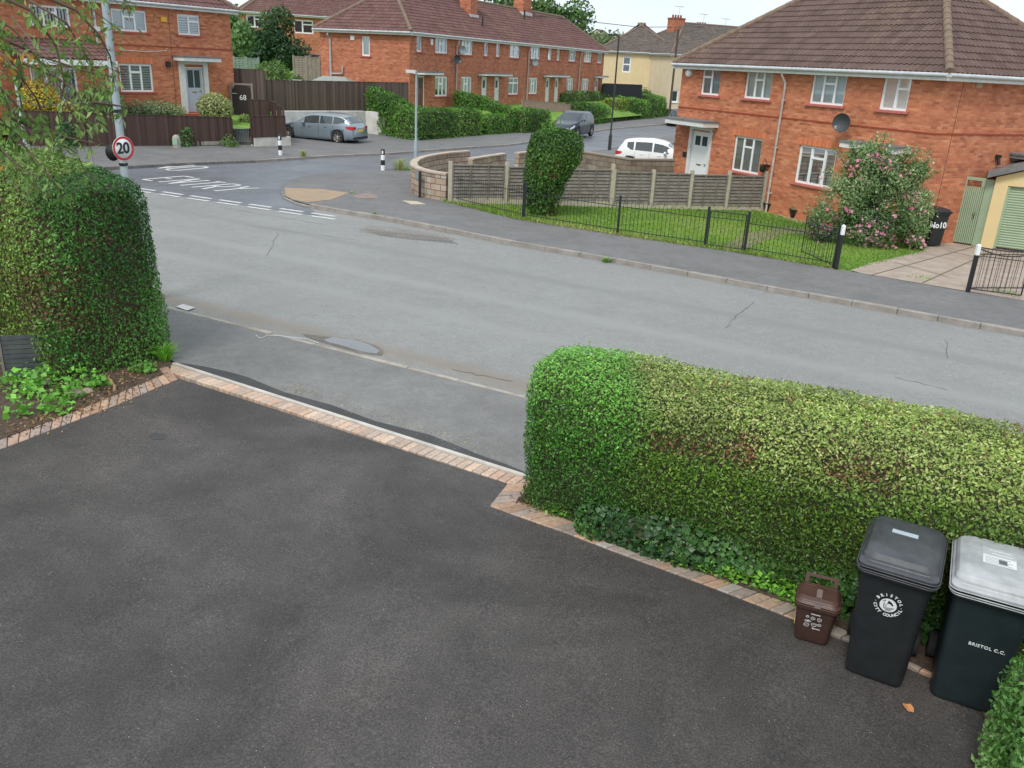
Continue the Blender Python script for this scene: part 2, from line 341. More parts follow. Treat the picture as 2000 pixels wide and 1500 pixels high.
def sweep(path, width, height, base=None, e=.45, step=.3, endr=.35, uc=1.0):
    """hedge body along a ground path; width/height lists per path point"""
    P = [Vector((p[0], p[1], 0)) for p in path]; w = width if isinstance(width, list) else [width] * len(P); h = height if isinstance(height, list) else [height] * len(P)
    st = []
    L = [0]
    for i in range(len(P) - 1): L.append(L[-1] + (P[i + 1] - P[i]).length)
    n = max(4, int(L[-1] / step)); ks = [L[-1] * i / n for i in range(n + 1)]
    ex = [endr * .12, endr * .35, endr * .7]; ks = sorted(set([0, L[-1]] + ks[1:-1] + ex + [L[-1] - q for q in ex]))
    V = []; F = []; m = 13
    for s_ in ks:
        i = max(j for j in range(len(P) - 1) if L[j] <= s_ + 1e-6); f = (s_ - L[i]) / max(1e-6, L[i + 1] - L[i]); p = P[i].lerp(P[i + 1], f)
        t = (P[min(i + 1, len(P) - 1)] - P[i]).normalized()
        if f > .7 and i + 2 < len(P): t = t.lerp((P[i + 2] - P[i + 1]).normalized(), (f - .7) / .6).normalized()
        if f < .3 and i > 0: t = t.lerp((P[i] - P[i - 1]).normalized(), (.3 - f) / .6).normalized()
        nn = Vector((-t.y, t.x, 0)); ww = w[i] * (1 - f) + w[i + 1] * f; hh = h[i] * (1 - f) + h[i + 1] * f
        d = min(s_, L[-1] - s_); q = 1 if d > endr else math.sqrt(max(0, 1 - (1 - d / endr) ** 2)) * .45 + .55 if d > 0 else .55
        zb = (base(p.x, p.y) if base else T(p.x, p.y))
        for k in range(m):
            a = math.pi * k / (m - 1); cx = math.copysign(abs(math.cos(a)) ** e, math.cos(a)); cz = math.sin(a) ** e if k not in (0, m - 1) else 0
            pos = p + nn * (cx * ww / 2 * (q if q < 1 else 1) * (1 - .06 * cz) * (uc if cz == 0 else 1)); V.append((pos.x, pos.y, zb + cz * hh * (.9 + .1 * q)))
    for i in range(len(ks) - 1):
        for k in range(m - 1): F.append((i * m + k, i * m + k + 1, (i + 1) * m + k + 1, (i + 1) * m + k))
    F.append(tuple(range(m))); F.append(tuple((len(ks) - 1) * m + k for k in range(m - 1, -1, -1)))
    return np.array(V), F
def ball(c, r, n=14, sq=1.0, fnr=None):
    V = []; F = []; r = r if isinstance(r, (tuple, list)) else (r, r, r)
    for i in range(n + 1):
        for j in range(2 * n):
            th = math.pi * i / n; ph = math.pi * j / n; k = 1
            v = Vector((math.sin(th) * math.cos(ph), math.sin(th) * math.sin(ph), math.cos(th)))
            V.append((c[0] + v.x * r[0], c[1] + v.y * r[1], c[2] + v.z * r[2]))
    for i in range(n):
        for j in range(2 * n): F.append((i * 2 * n + j, (i + 1) * 2 * n + j, (i + 1) * 2 * n + (j + 1) % (2 * n), i * 2 * n + (j + 1) % (2 * n)))
    return np.array(V), F
def outward(V, F):
    me = bpy.data.meshes.new('tmp'); me.from_pydata([tuple(v) for v in V], [], F); bm = bmesh.new(); bm.from_mesh(me)
    bmesh.ops.remove_doubles(bm, verts=bm.verts, dist=1e-5); bmesh.ops.recalc_face_normals(bm, faces=bm.faces); bm.verts.ensure_lookup_table()
    V2 = np.array([v.co[:] for v in bm.verts]); N2 = np.array([v.normal[:] for v in bm.verts]); F2 = [tuple(v.index for v in f.verts) for f in bm.faces]; bm.free(); bpy.data.meshes.remove(me)
    return V2, N2, F2
def foliate(root, V, F, n, size, base, rough=.06, depth=.10, inset=.07, seed=1, sc=1.2, patches=None, m=None, aspect=.5, stand=.5, var=.35, names=('foliage', 'branches'), core=True, gaps=0, nsc=2.2, colf=None, corem=None):
    rng = np.random.default_rng(seed); V, N, F = outward(V, F); V = V + N * (fn(V, nsc, seed + 5) * rough)[:, None]
    P, NN = tri_sample(V, F, n, rng); P = P + NN * (-depth * rng.random(n) ** 2 + depth * .25 * rng.random(n) ** 3)[:, None]
    P = P + NN * (fn(P, nsc * 4, seed + 9) * rough * .5)[:, None]
    if gaps:
        k = fn(P, 5 / max(size, .05) * .12, seed + 20) > gaps; P, NN = P[~k], NN[~k]
    c = pal(P, base, rng, sc, seed, var, patches)
    if colf: c = colf(P, c, rng)
    lo = Vector(root.location); inv = (Matrix.Translation(lo) @ Matrix.Rotation(root.rotation_euler.z, 4, 'Z')).inverted(); A = np.array(inv)
    Pl = P @ A[:3, :3].T + A[:3, 3]; Nl = NN @ A[:3, :3].T
    leaves(names[0], Pl, Nl, size, c, root, m, aspect, stand, rng)
    if core:
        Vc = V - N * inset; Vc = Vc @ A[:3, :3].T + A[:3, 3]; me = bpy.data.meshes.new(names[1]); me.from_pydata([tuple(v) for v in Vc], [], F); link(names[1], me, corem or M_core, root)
HG = [(.03, .08, .012), (.05, .13, .018), (.08, .18, .03), (.12, .25, .04)]          # privet
HG2 = [(.03, .085, .015), (.05, .13, .022), (.085, .19, .032), (.13, .25, .05)]
YG = [(.10, .14, .022), (.17, .22, .04), (.24, .30, .06), (.32, .36, .10)]
def hedge(name, label, cat, path, width, height, n, size, base=HG, group=None, zb=None, **k):
    z = (zb or T)(path[0][0], path[0][1]); r = thing(name, label, cat, (path[0][0], path[0][1], z), 0, group)
    sk = {q: k.pop(q) for q in ('e', 'step', 'endr', 'uc') if q in k}
    V, F = sweep(path, width, height, zb, **sk); foliate(r, V, F, n, size, base, **k); return r
def tree(name, label, cat, base, h, rads, n, size, cols, seed=1, trunk_r=.15, group=None, blobs=9, gaps=.9, **k):
    """trunk with limbs and a crown of leaf clumps"""
    r = thing(name, label, cat, base, 0, group); rr = random.Random(seed); mb = MB()
    cx, cy, cz = 0, 0, h - rads[2]
    mb.tube([(0, 0, -.3), (rr.uniform(-.1, .1), 0, cz * .6), (0, 0, cz)], [trunk_r, trunk_r * .8, trunk_r * .5], 8)
    cl = []
    for i in range(blobs):
        a = i * 2.4 + rr.random(); q = rr.uniform(.35, .72); zz = rr.uniform(-.6, .62); c = (math.cos(a) * rads[0] * q * math.sqrt(1 - zz * zz * .8), math.sin(a) * rads[1] * q * math.sqrt(1 - zz * zz * .8), cz + zz * rads[2])
        mb.tube([(0, 0, max(.3, cz - rads[2] * .7)), ((c[0]) * .4, c[1] * .4, (c[2] + cz - rads[2] * .5) / 2), c], [trunk_r * .4, trunk_r * .25, trunk_r * .08], 5)
        cl.append((c, rr.uniform(.36, .55)))
    cl.append(((0, 0, cz), .7)); mb.build('trunk', M_bark, r)
    Ps = []; Ns = []; rng = np.random.default_rng(seed)
    for c, s_ in cl:
        V, F = ball(c, (rads[0] * s_, rads[1] * s_, rads[2] * s_), 8); V2, N2, F2 = outward(V, F); V2 = V2 + N2 * (fn(V2, 2.0 / rads[0] * 2, seed) * rads[0] * .12)[:, None]
        P, NN = tri_sample(V2, F2, int(n / len(cl)), rng); P = P - NN * (rads[0] * .35 * rng.random(len(P)) ** 2)[:, None]; Ps.append(P); Ns.append(NN)
    P = np.concatenate(Ps); NN = np.concatenate(Ns); kk = fn(P, 3.2 / rads[0] * 2, seed + 3) > gaps; P, NN = P[~kk], NN[~kk]
    c = pal(P, cols, rng, 1.5 / rads[0], seed, .4); leaves('crown', P, NN, size, c, r, k.get('m'), .6, .6, rng); return r
def tuft(name, label, cat, base, n, h, spread, cols, seed=0, w=.012, group=None, kind=None, leafy=False, size=.05):
    """small plant: blades or leafy stems from one root"""
    r = thing(name, label, cat, base, 0, group) if label else None
    rng = np.random.default_rng(seed)
    if leafy:
        V, F = ball((0, 0, h * .5), (spread, spread, h * .55), 7); V, N, F = outward(V, F); V = V + N * (fn(V * 1.0, 4 / spread, seed) * spread * .25)[:, None]
        P, NN = tri_sample(V, F, n, rng); P = P - NN * (spread * .7 * rng.random(n))[:, None]; P[:, 2] = np.maximum(P[:, 2], .005)
        leaves('foliage', P, NN, size, pal(P, cols, rng, 3, seed), r, None, .6, .6, rng)
        mb = MB()
        for i in range(7):
            a = rng.random() * 6.28; mb.tube([(0, 0, -.02), (math.cos(a) * spread * .3, math.sin(a) * spread * .3, h * .4), (math.cos(a) * spread * .7, math.sin(a) * spread * .7, h * .8)], .004 + spread * .01, 4)
        mb.build('stem', M_bark, r)
    else:
        mb = MB()
        for i in range(n):
            a = rng.random() * 6.28; l = h * (.6 + .6 * rng.random()); o = spread * rng.random(); dx, dy = math.cos(a), math.sin(a); p0 = Vector((dx * o * .3, dy * o * .3, 0)); p1 = p0 + Vector((dx * o * .6, dy * o * .6, l * .7)); p2 = p0 + Vector((dx * (o + l * .4), dy * (o + l * .4), l * .85)); b = Vector((-dy, dx, 0)) * w
            c = tuple(np.array(cols[rng.integers(len(cols))]) * (.8 + .4 * rng.random())); mb.add([p0 - b, p0 + b, p1 + b * .8, p1 - b * .8, p2], [(0, 1, 2, 3), (3, 2, 4)], 0, False, c)
        o = mb.build('blades' if r else name, M_leaf, r, True)
    return r
# ================================================================== SETTING: ground sheets
def sheet(name, poly, dz, m, kind='structure', grid=None, hf=None, label=None):
    """flat polygon laid on the street level, dz above it"""
    bm = bmesh.new(); vs = [bm.verts.new((p[0], p[1], 0)) for p in poly]; bm.faces.new(vs)
    cuts = [((0, 6, 0), (0, 1, 0)), ((0, 30, 0), (0, 1, 0)), ((40, 0, 0), (1, 0, 0)), ((-40, 0, 0), (1, 0, 0))]
    for q in (grid or []): cuts.append(q)
    for co, no in cuts:
        bmesh.ops.bisect_plane(bm, geom=bm.verts[:] + bm.edges[:] + bm.faces[:], plane_co=co, plane_no=no)
    for v in bm.verts: v.co.z = (hf or T)(v.co.x, v.co.y) + dz
    bmesh.ops.triangulate(bm, faces=bm.faces); bmesh.ops.recalc_face_normals(bm, faces=bm.faces)
    if sum(f.normal.z for f in bm.faces) < 0: bmesh.ops.reverse_faces(bm, faces=bm.faces)
    me = bpy.data.meshes.new(name); bm.to_mesh(me); bm.free(); o = link(name, me, m); tag(o, label, kind=kind); return o
def G2(px, py): v = gp(px, py); return (v.x, v.y)
RD = (.886, -.464)      # main road direction
NK = 9.25               # near kerb line  n.x = NK
def nk(x, off=0): return (x, (NK + off - .464 * x) / .886)
near_kerb = [nk(-45), nk(45)]
far_kerb = [(-5.69, 24.96), (-3.87, 23.99), (-2.0, 22.75), (-.18, 21.42), (2.32, 20.0), (5.45, 18.0), (7.74, 16.65), (9.67, 15.45), (14, 12.8), (24, 6.6), (45, -6)]
corner = [(-6.2, 35.2), (-7.1, 34.3), (-7.75, 33.3), (-8.2, 32.1), (-8.38, 30.8), (-8.25, 29.4), (-7.95, 28.2), (-7.5, 26.9), (-6.95, 26.0), (-6.35, 25.4)]
side_near = [(30, 108), (18, 82), (11, 68.2), (7.6, 60), (4.3, 51), (-.2, 43.3), (-2.6, 39.6), (-5.2, 36.4)]
side_far = [(-40, 4), (-20.5, 25.6), (-14.44, 31.4), (-13.24, 33.13), (-11.03, 35.61), (-8.84, 39.1), (-6.48, 41.86), (-5.04, 44.4), (-.7, 51.17), (2.3, 58.5), (6.32, 69.93), (13.35, 83.76), (24, 106)]
M_road = asphalt('road_tarmac', (.212, .214, .205), (.248, .250, .242), .6, .8, .16, mott=.2, mid=.35, dirt=[(.484, .875, 11.7, .45, (.255, .257, .248)), (.484, .875, 13.4, .5, (.262, .264, .256)), (.49, .871, 15.6, .45, (.195, .198, .192)), (.464, .886, 9.65, .5, (.215, .182, .145)), (.523, .852, 18.4, .5, (.19, .165, .14))], stones=.6)
M_road2 = asphalt('side_road_tarmac', (.105, .112, .13), (.15, .158, .175), .4, .6, .3, stones=.2, wet=.15)
M_pave = asphalt('pavement_tarmac', (.135, .133, .132), (.165, .163, .162), .3, .9, .4, stones=.35)
M_pave2 = asphalt('near_pavement_tarmac', (.160, .158, .152), (.20, .198, .19), .35, .9, .6, stones=.7, mott=.35)
M_drive = asphalt('drive_tarmac', (.034, .0297, .0277), (.088, .079, .074), 1.0, .8, .42, stones=.8, mid=.25, mott=.7)
M_fresh = asphalt('fresh_tarmac', (.045, .045, .046), (.065, .065, .066), .4, .9, .8, stones=.1)
M_grass = None
def grass_mat():
    m = bpy.data.materials.new('lawn'); m.use_nodes = True; n, p = nodes(m); g = n.nodes.new('ShaderNodeNewGeometry').outputs['Position']
    c = ramp(n, noise(n, g, 1.1, 6, .65), [(.3, (.10, .21, .025)), (.55, (.16, .30, .04)), (.75, (.26, .34, .07))])
    c = mixc(n, .6, c, mixc(n, 1, c, ramp(n, noise(n, g, 60, 3, .7), [(.35, W(.5)), (.65, W(1.6))]), 'MULTIPLY')); n.links.new(c, p.inputs['Base Color'])
    p.inputs['Roughness'].default_value = .9; b = n.nodes.new('ShaderNodeBump'); b.inputs['Distance'].default_value = .03; n.links.new(noise(n, g, 45, 3), b.inputs['Height']); n.links.new(b.outputs[0], p.inputs['Normal']); return m
M_grass = grass_mat()
M_soil = mat('dark_soil', (.045, .028, .02), .95, (.11, .075, .055), 22, .9, 60)
M_conc = mat('pink_concrete', (.30, .235, .19), .9, (.40, .33, .275), 2.2, .4, 60)
M_kerb = mat('kerb_stone', (.22, .20, .175), .9, (.34, .31, .28), 3, .5, 50)
M_kerbl = mat('pale_kerb', (.27, .235, .195), .9, (.42, .38, .33), 4, .4, 50)
M_mark = mat('road_paint', (.62, .62, .60), .7, (.42, .43, .43), 7)
sheet('ground', [(-400, -60), (400, -60), (400, 600), (-400, 600)], -.06, mat('earth', (.06, .09, .03), .95, (.10, .12, .05), .6))
sheet('main_road', [nk(-45), nk(45)] + [(45, -4)] + list(reversed(far_kerb)) + [(-6.35, 25.4), (-7.5, 26.9), (-12.6, 27.2), (-16, 27.6), (-22, 22), (-45, 2)], 0, M_road)
gl0 = Vector((-12.3, 26.95)); gl1 = Vector((-5.6, 24.15)); gd = (gl1 - gl0).normalized(); gn = Vector((-gd.y, gd.x))
sideroad = [tuple(gl0 - gd * 4 - gn * .3), tuple(gl1 - gn * .25)] + [(-6.35, 25.4)] + list(reversed(corner))[1:] + [(-5.2, 36.4)] + list(reversed(side_near))[1:] + list(reversed(side_far))[0:11]
sheet('side_road', sideroad, .004, M_road2)
PH = .09
pav = far_kerb + [(45, -2), (14, 17.3), (11.34, 18.42), (10.31, 19.0), (7.91, 20.75), (5.74, 22.25), (2.76, 23.76), (.07, 25.4), (-2.4, 28.4), (-2.2, 29.5), (-1.2, 33), (.5, 38.5), (2.3, 42.2), (6.4, 50.2), (9.6, 58.8), (13, 67.2), (20, 81), (32, 107)] + side_near + corner[:]
sheet('pavement', pav, PH, M_pave)
sheet('pavement', [tuple(p) for p in side_far] + [(19, 108), (7.5, 85), (.5, 71), (-5.7, 51.2), (-9.3, 52.8), (-14.6, 49.5), (-12.3, 42), (-14, 41.2), (-17.3, 38.0), (-20.7, 35.4), (-45, 9)], PH + .002, M_pave)
NP = .012
entr = [(-4.55, 10.67), (.26, 7.89)]
sheet('pavement', [nk(-45), nk(45), (45, -16.3), (5.2, 5.3), (2.9, 6.5), (.30, 7.90), (-4.55, 10.69), (-5.2, 11.3), (-30, 24.3)], NP, M_pave2)
# dark jointing tarmac between the pavement and the new block edging
V0 = Vector(entr[0]); V1 = Vector(entr[1]); ed = (V1 - V0).normalized(); en = Vector((-ed.y, ed.x))
wv = [.03, .14, .20, .22, .17, .13, .15, .18, .15, .12, .16, .20, .16, .10, .08, .02]
sheet('pavement', [tuple(V0), tuple(V1)] + [tuple(V0 + ed * (V1 - V0).length * (1 - i / 15) + en * (w + .02)) for i, w in enumerate(wv[::-1])], NP + .004, M_fresh)
# kerbs
def kerb(name, pts, w, h, top, m, seg=.9, gap=.012, ):
    mb = MB(); pts = [Vector((p[0], p[1])) for p in pts]
    for i in range(len(pts) - 1):
        a, b = pts[i], pts[i + 1]; L = (b - a).length; n = max(1, round(L / seg)); d = (b - a) / L; nn = Vector((-d.y, d.x))
        for k in range(n):
            p = a + d * (L * k / n + gap / 2); q = a + d * (L * (k + 1) / n - gap / 2); j = random.uniform(-.008, .006)
            z0, z1 = T(p.x, p.y), T(q.x, q.y); p2, q2 = p + nn * w, q + nn * w; b_ = .02
            vs = [(p.x, p.y, z0 - .1), (q.x, q.y, z1 - .1), (q2.x, q2.y, z1 - .1), (p2.x, p2.y, z0 - .1),
                  (p.x, p.y, z0 + top + j - b_), (q.x, q.y, z1 + top + j - b_), (q2.x, q2.y, z1 + top + j), (p2.x, p2.y, z0 + top + j),
                  (p.x + nn.x * b_, p.y + nn.y * b_, z0 + top + j), (q.x + nn.x * b_, q.y + nn.y * b_, z1 + top + j)]
            mb.add(vs, [(0, 1, 5, 4), (4, 5, 9, 8), (8, 9, 6, 7), (2, 3, 7, 6), (0, 4, 8, 7, 3), (1, 2, 6, 9, 5)])
    return tag(mb.build(name, m), kind='structure')
kerb('kerb', [(-6.35, 25.4)] + far_kerb, .14, .1, PH + .01, M_kerb)
kerb('kerb', corner, .14, .1, .055, M_kerbl, .5)
kerb('kerb', list(side_near), .14, .1, PH + .01, M_kerb)
kerb('kerb', side_far[:5], .14, .1, PH + .01, mat('dark_kerb', (.10, .10, .10), .9, (.2, .19, .17), 4)); kerb('kerb', side_far[4:], .14, .1, PH + .012, M_kerb)
kerb('kerb', [nk(-40, -.10), nk(-6, -.10), nk(0, -.10), nk(40, -.10)], .09, .1, .018, M_kerbl, .9)
# markings
def strip(mb, a, b, w, dz, mi=0):
    a, b = Vector(a[:2]), Vector(b[:2]); d = (b - a).normalized(); n = Vector((-d.y, d.x)) * w / 2
    vs = [a - n, b - n, b + n, a + n]; mb.add([(v.x, v.y, T(v.x, v.y) + dz) for v in vs], [(0, 1, 2, 3)], mi)
mk = MB()
for row, off in ((0, 0), (1, -.42)):
    for i in range(-3, 7):
        s0 = i * 1.12 + row * .28 + .1; a = gl0 + gd * s0 + gn * off; strip(mk, a, a + gd * .82, .17, .009)
tag(mk.build('give_way_line', M_mark), kind='structure')
TX = Vector((-12.88, 29.0)); td = Vector((math.cos(R(-27.6)), math.sin(R(-27.6)))); tn = Vector((-td.y, td.x))
mk = MB()
LET = {'N': [((0, 0), (0, 1)), ((0, 1), (1, 0)), ((1, 0), (1, 1))], 'O': [((0, .15), (0, .85)), ((0, .85), (.25, 1)), ((.25, 1), (.75, 1)), ((.75, 1), (1, .85)), ((1, .85), (1, .15)), ((1, .15), (.75, 0)), ((.75, 0), (.25, 0)), ((.25, 0), (0, .15))],
       'E': [((0, 0), (0, 1)), ((0, 1), (1, 1)), ((0, .5), (.8, .5)), ((0, 0), (1, 0))], 'T': [((.5, 0), (.5, 1)), ((0, 1), (1, 1))], 'R': [((0, 0), (0, 1)), ((0, 1), (.8, 1)), ((.8, 1), (1, .88)), ((1, .88), (1, .62)), ((1, .62), (.8, .5)), ((.8, .5), (0, .5)), ((.45, .5), (1, 0))],
       'Y': [((.5, 0), (.5, .5)), ((.5, .5), (0, 1)), ((.5, .5), (1, 1))]}
def word(s, o, lw, lh, gap):
    for i, ch in enumerate(s):
        for a, b in LET[ch]:
            pa = o + td * (i * (lw + gap) + a[0] * lw) + tn * a[1] * lh; pb = o + td * (i * (lw + gap) + b[0] * lw) + tn * b[1] * lh; strip(mk, pa, pb, .14, .0095 + .0004 * (hash((a, b)) % 7))
word('ENTRY', TX, .48, 1.75, .30); word('NO', TX + tn * 2.35 - td * 2.55, .52, 1.75, .28)
tag(mk.build('road_lettering', M_mark), kind='structure')
# cracks in the old road
mb = MB(); rr = random.Random(3)
for a, b in (((545, 455), (520, 500)), ((880, 722), (1000, 745)), ((1470, 590), (1415, 640)), ((1750, 737), (1850, 762)), ((1848, 665), (1850, 700)), ((430, 405), (640, 440)), ((480, 440), (700, 470))):
    p, q = gp(*a), gp(*b); n = 9; pts = [p.lerp(q, i / n) + Vector((rr.uniform(-.03, .03), rr.uniform(-.03, .03), 0)) for i in range(n + 1)]
    for i in range(n): strip(mb, pts[i], pts[i + 1], rr.uniform(.006, .016), .004)
tag(mb.build('road_crack', mat('crack', (.10, .098, .092), .95)), kind='structure')
# patched tarmac with ribbed repair by the kerb, tactile paving, dropped-kerb brick ramp, pale slab, inspection covers
P = [G2(*q) for q in ((700, 449), (708, 443), (725, 441), (760, 443), (805, 449), (850, 457), (890, 467), (880, 472), (850, 470), (800, 468), (760, 462), (720, 455))]
sheet('road', P, .005, asphalt('brown_patch', (.19, .175, .16), (.235, .22, .20), .5, .9, .8))
mb = MB()
for i in range(15):
    f = i / 14; a = Vector(G2(715 + 150 * f, 447 + 17 * f)); b = Vector(G2(745 + 150 * f, 461 + 17 * f)); strip(mb, a, b, .028, .010)
tag(mb.build('road_groove', mat('crack', (.06, .058, .055))), kind='structure')
tz = [G2(*q) for q in ((556, 372), (632, 375), (682, 382), (648, 396), (600, 401), (572, 396), (558, 388))]
tac = sheet('tactile_paving', tz, PH + .006, mat('buff_tactile', (.36, .26, .17), .85, (.28, .215, .15), 5, .8, 18))
cov = sheet('inspection_cover', [G2(*q) for q in ((688, 388), (722, 381), (742, 392), (700, 394))], PH + .006, mat('rusty_cover', (.20, .14, .12), .8, (.28, .22, .19), 8)); 
sheet('pale_slab', [G2(*q) for q in ((785, 397), (815, 399), (833, 405), (803, 405))], PH + .006, mat('cream_slab', (.48, .42, .30), .9))
# near: puddle and its grit
pud = [G2(*q) for q in ((632, 664), (650, 659), (690, 664), (722, 674), (742, 686), (735, 692), (708, 688), (672, 677), (640, 669))]
o = sheet('puddle', pud, .0075, None); wm = mat('water', (.12, .125, .13), .02, spec=1.0); o.data.materials.clear(); o.data.materials.append(wm)
sheet('road', [G2(*q) for q in ((590, 652), (640, 658), (695, 662), (735, 675), (752, 687), (745, 695), (700, 690), (645, 674), (600, 660))], .0035, asphalt('wet_grit', (.09, .078, .064), (.19, .165, .135), .6, .7, 2))
# driveway
drv = [G2(*q) for q in ((350, 740), (310, 757), (242, 787), (125, 832), (0, 880))] + [(-5.6, 6.9), (-6.2, 4.5), (-6.2, -3), (6, -3), (3.2, 2.8)] + [G2(*q) for q in ((1916, 1498), (1926, 1372), (1549, 1211), (1480, 1184), (1387, 1148), (1300, 1116), (1210, 1083), (1114, 1046), (1000, 1006), (957, 990), (992, 946))]
sheet('driveway', drv, .004, M_drive)
sheet('driveway', [G2(*q) for q in ((290, 852), (303, 846), (322, 848), (327, 853), (318, 859), (298, 859))], .008, M_fresh)
sheet('soil_bed', [(-4.62, 10.7), (-4.5, 10.3), G2(242, 767), G2(105, 822), G2(0, 862), (-6, 7), (-14, 6), (-14, 15.8), (-5.2, 11.3)], .02, M_soil, grid=None)
sheet('soil_bed', [(.30, 7.86), G2(1009, 980), G2(1090, 1011), G2(1300, 1097), G2(1552, 1187), (3.4, 4.9), (3.2, 3.8), (3.4, 2), (6, 1), (9, 3), (5.2, 5.2), (2.9, 6.5)], .02, M_soil)
# block edgings
M_paver = attr_mat('paver_block', .85, 25, .6)
def edging(name, inner, outer, bl=.108, dz=.018, cols=((.42, .27, .19), (.46, .31, .22), (.38, .26, .20), (.34, .27, .23)), seed=0):
    rr = random.Random(seed); mb = MB(); I = [Vector(p) for p in inner]; O = [Vector(p) for p in outer]
    def at(P, f):
        L = [0]
        for i in range(len(P) - 1): L.append(L[-1] + (P[i + 1] - P[i]).length)
        s = f * L[-1]; i = max(j for j in range(len(P) - 1) if L[j] <= s + 1e-9); return P[i].lerp(P[i + 1], (s - L[i]) / (L[i + 1] - L[i]))
    tot = sum((I[i + 1] - I[i]).length for i in range(len(I) - 1)); n = max(1, round(tot / bl)); g = .07
    for k in range(n):
        f0, f1 = (k + g / 2) / n, (k + 1 - g / 2) / n; q = [at(I, f0), at(I, f1), at(O, f1), at(O, f0)]; j = rr.uniform(-.003, .003)
        b = .012; cen = sum(q, Vector((0, 0))) / 4; q2 = [v + (cen - v).normalized() * b for v in q]; c = tuple(np.array(rr.choice(cols)) * rr.uniform(.82, 1.15))
        vs = [(v.x, v.y, T(v.x, v.y) - .05) for v in q] + [(v.x, v.y, T(v.x, v.y) + dz + j - .006) for v in q] + [(v.x, v.y, T(v.x, v.y) + dz + j) for v in q2]
        mb.add(vs, [(4 * a + i, 4 * a + (i + 1) % 4, 4 * a + 4 + (i + 1) % 4, 4 * a + 4 + i) for a in (0, 1) for i in range(4)] + [(8, 9, 10, 11)], 0, False, c)
    o = mb.build(name, M_paver, None, True); o['kind'] = 'structure'; return o
eo = [V0 - ed * .02, V1 + ed * .05]
edging('block_edging', [tuple(p - en * .21 - en * .06) for p in eo], [tuple(p - en * .065) for p in eo], .105, cols=((.49, .37, .29), (.52, .40, .31), (.47, .37, .30), (.50, .35, .26)), seed=1)
mb = MB(); a, b = eo; q = [a - en * .055, b - en * .055, b, a]
mb.add([(v.x, v.y, T(v.x, v.y) - .05) for v in q] + [(v.x, v.y, T(v.x, v.y) + .03) for v in q], [(4, 5, 6, 7), (0, 1, 5, 4), (2, 3, 7, 6), (1, 2, 6, 5), (0, 4, 7, 3)])
tag(mb.build('edging_kerb', mat('white_concrete', (.58, .55, .50), .85, (.42, .39, .35), 4)), kind='structure')
edging('block_edging', [G2(*q) for q in ((348, 743), (310, 757), (242, 787), (125, 832), (0, 880))] + [(-5.65, 6.9), (-6.2, 4.5)], [(-4.60, 10.52), G2(310, 722), G2(242, 767), G2(105, 822), G2(0, 862), (-5.95, 6.9), (-6.45, 4.5)], .13, seed=2)
edging('block_edging', [G2(992, 946), G2(957, 990)], [G2(1041, 951), G2(1009, 980)], .115, seed=3)
edging('block_edging', [G2(*q) for q in ((957, 990), (1000, 1006), (1114, 1046), (1210, 1083), (1300, 1116), (1387, 1148), (1480, 1184), (1549, 1211), (1640, 1246), (1780, 1305), (1926, 1372))], [G2(*q) for q in ((1009, 978), (1050, 996), (1140, 1028), (1186, 1046), (1300, 1095), (1370, 1121), (1450, 1145), (1552, 1185), (1660, 1226), (1800, 1280), (1950, 1350))], .115, cols=((.36, .24, .17), (.40, .28, .20), (.30, .24, .20), (.42, .27, .18), (.34, .30, .26)), seed=4)
edging('block_edging', [G2(1926, 1380), G2(1912, 1500), (3.0, 3.5), (2.6, 2.8)], [G2(1952, 1376), G2(1945, 1500), (3.13, 3.4), (2.75, 2.7)], .2, cols=((.26, .18, .14), (.30, .22, .17)), seed=5)
# gardens across the road
sheet('lawn', [(-2.4, 28.4), (.07, 25.35), (2.76, 23.76), (5.74, 22.25), (7.91, 20.75), (8.3, 20.6)] + [G2(*q) for q in ((1690, 528), (1800, 500), (1825, 482))] + [(13.5, 27), (9, 33), (8, 33)], PH - .02, M_grass)
sheet('concrete_drive', [(8.4, 20.4), G2(1660, 535), G2(1700, 520), G2(1800, 497), G2(1812, 484)] + [(12.2, 26.4), (15, 27.3), (22, 24), (16, 15.2), (11.34, 18.42), (10.31, 19.05)], PH + .004, M_conc)
mb = MB()
for a, b in (((1700, 545), (1900, 488)), ((1800, 560), (1935, 498)), ((1745, 519), (1850, 548)), ((1850, 497), (1960, 520))):
    p, q = gp(*a), gp(*b); n = 6
    for i in range(n): strip(mb, p.lerp(q, i / n), p.lerp(q, (i + 1) / n), .035, PH + .009)
tag(mb.build('drive_joint', mat('mossy_joint', (.12, .10, .07), .95, (.09, .11, .05), 8)), kind='structure')
sheet('garden_path', [G2(*q) for q in ((1400, 492), (1455, 460), (1530, 447), (1600, 452), (1600, 462), (1530, 462), (1470, 485), (1440, 498))], PH - .012, mat('brown_path', (.20, .15, .12), .9, (.27, .21, .18), 5, .5, 40))
sheet('gravel_bed', [G2(*q) for q in ((1470, 402), (1520, 400), (1570, 412), (1585, 440), (1560, 442), (1520, 425))], PH - .008, mat('buff_gravel', (.28, .20, .12), .95, (.45, .36, .24), 28, 1, 40))
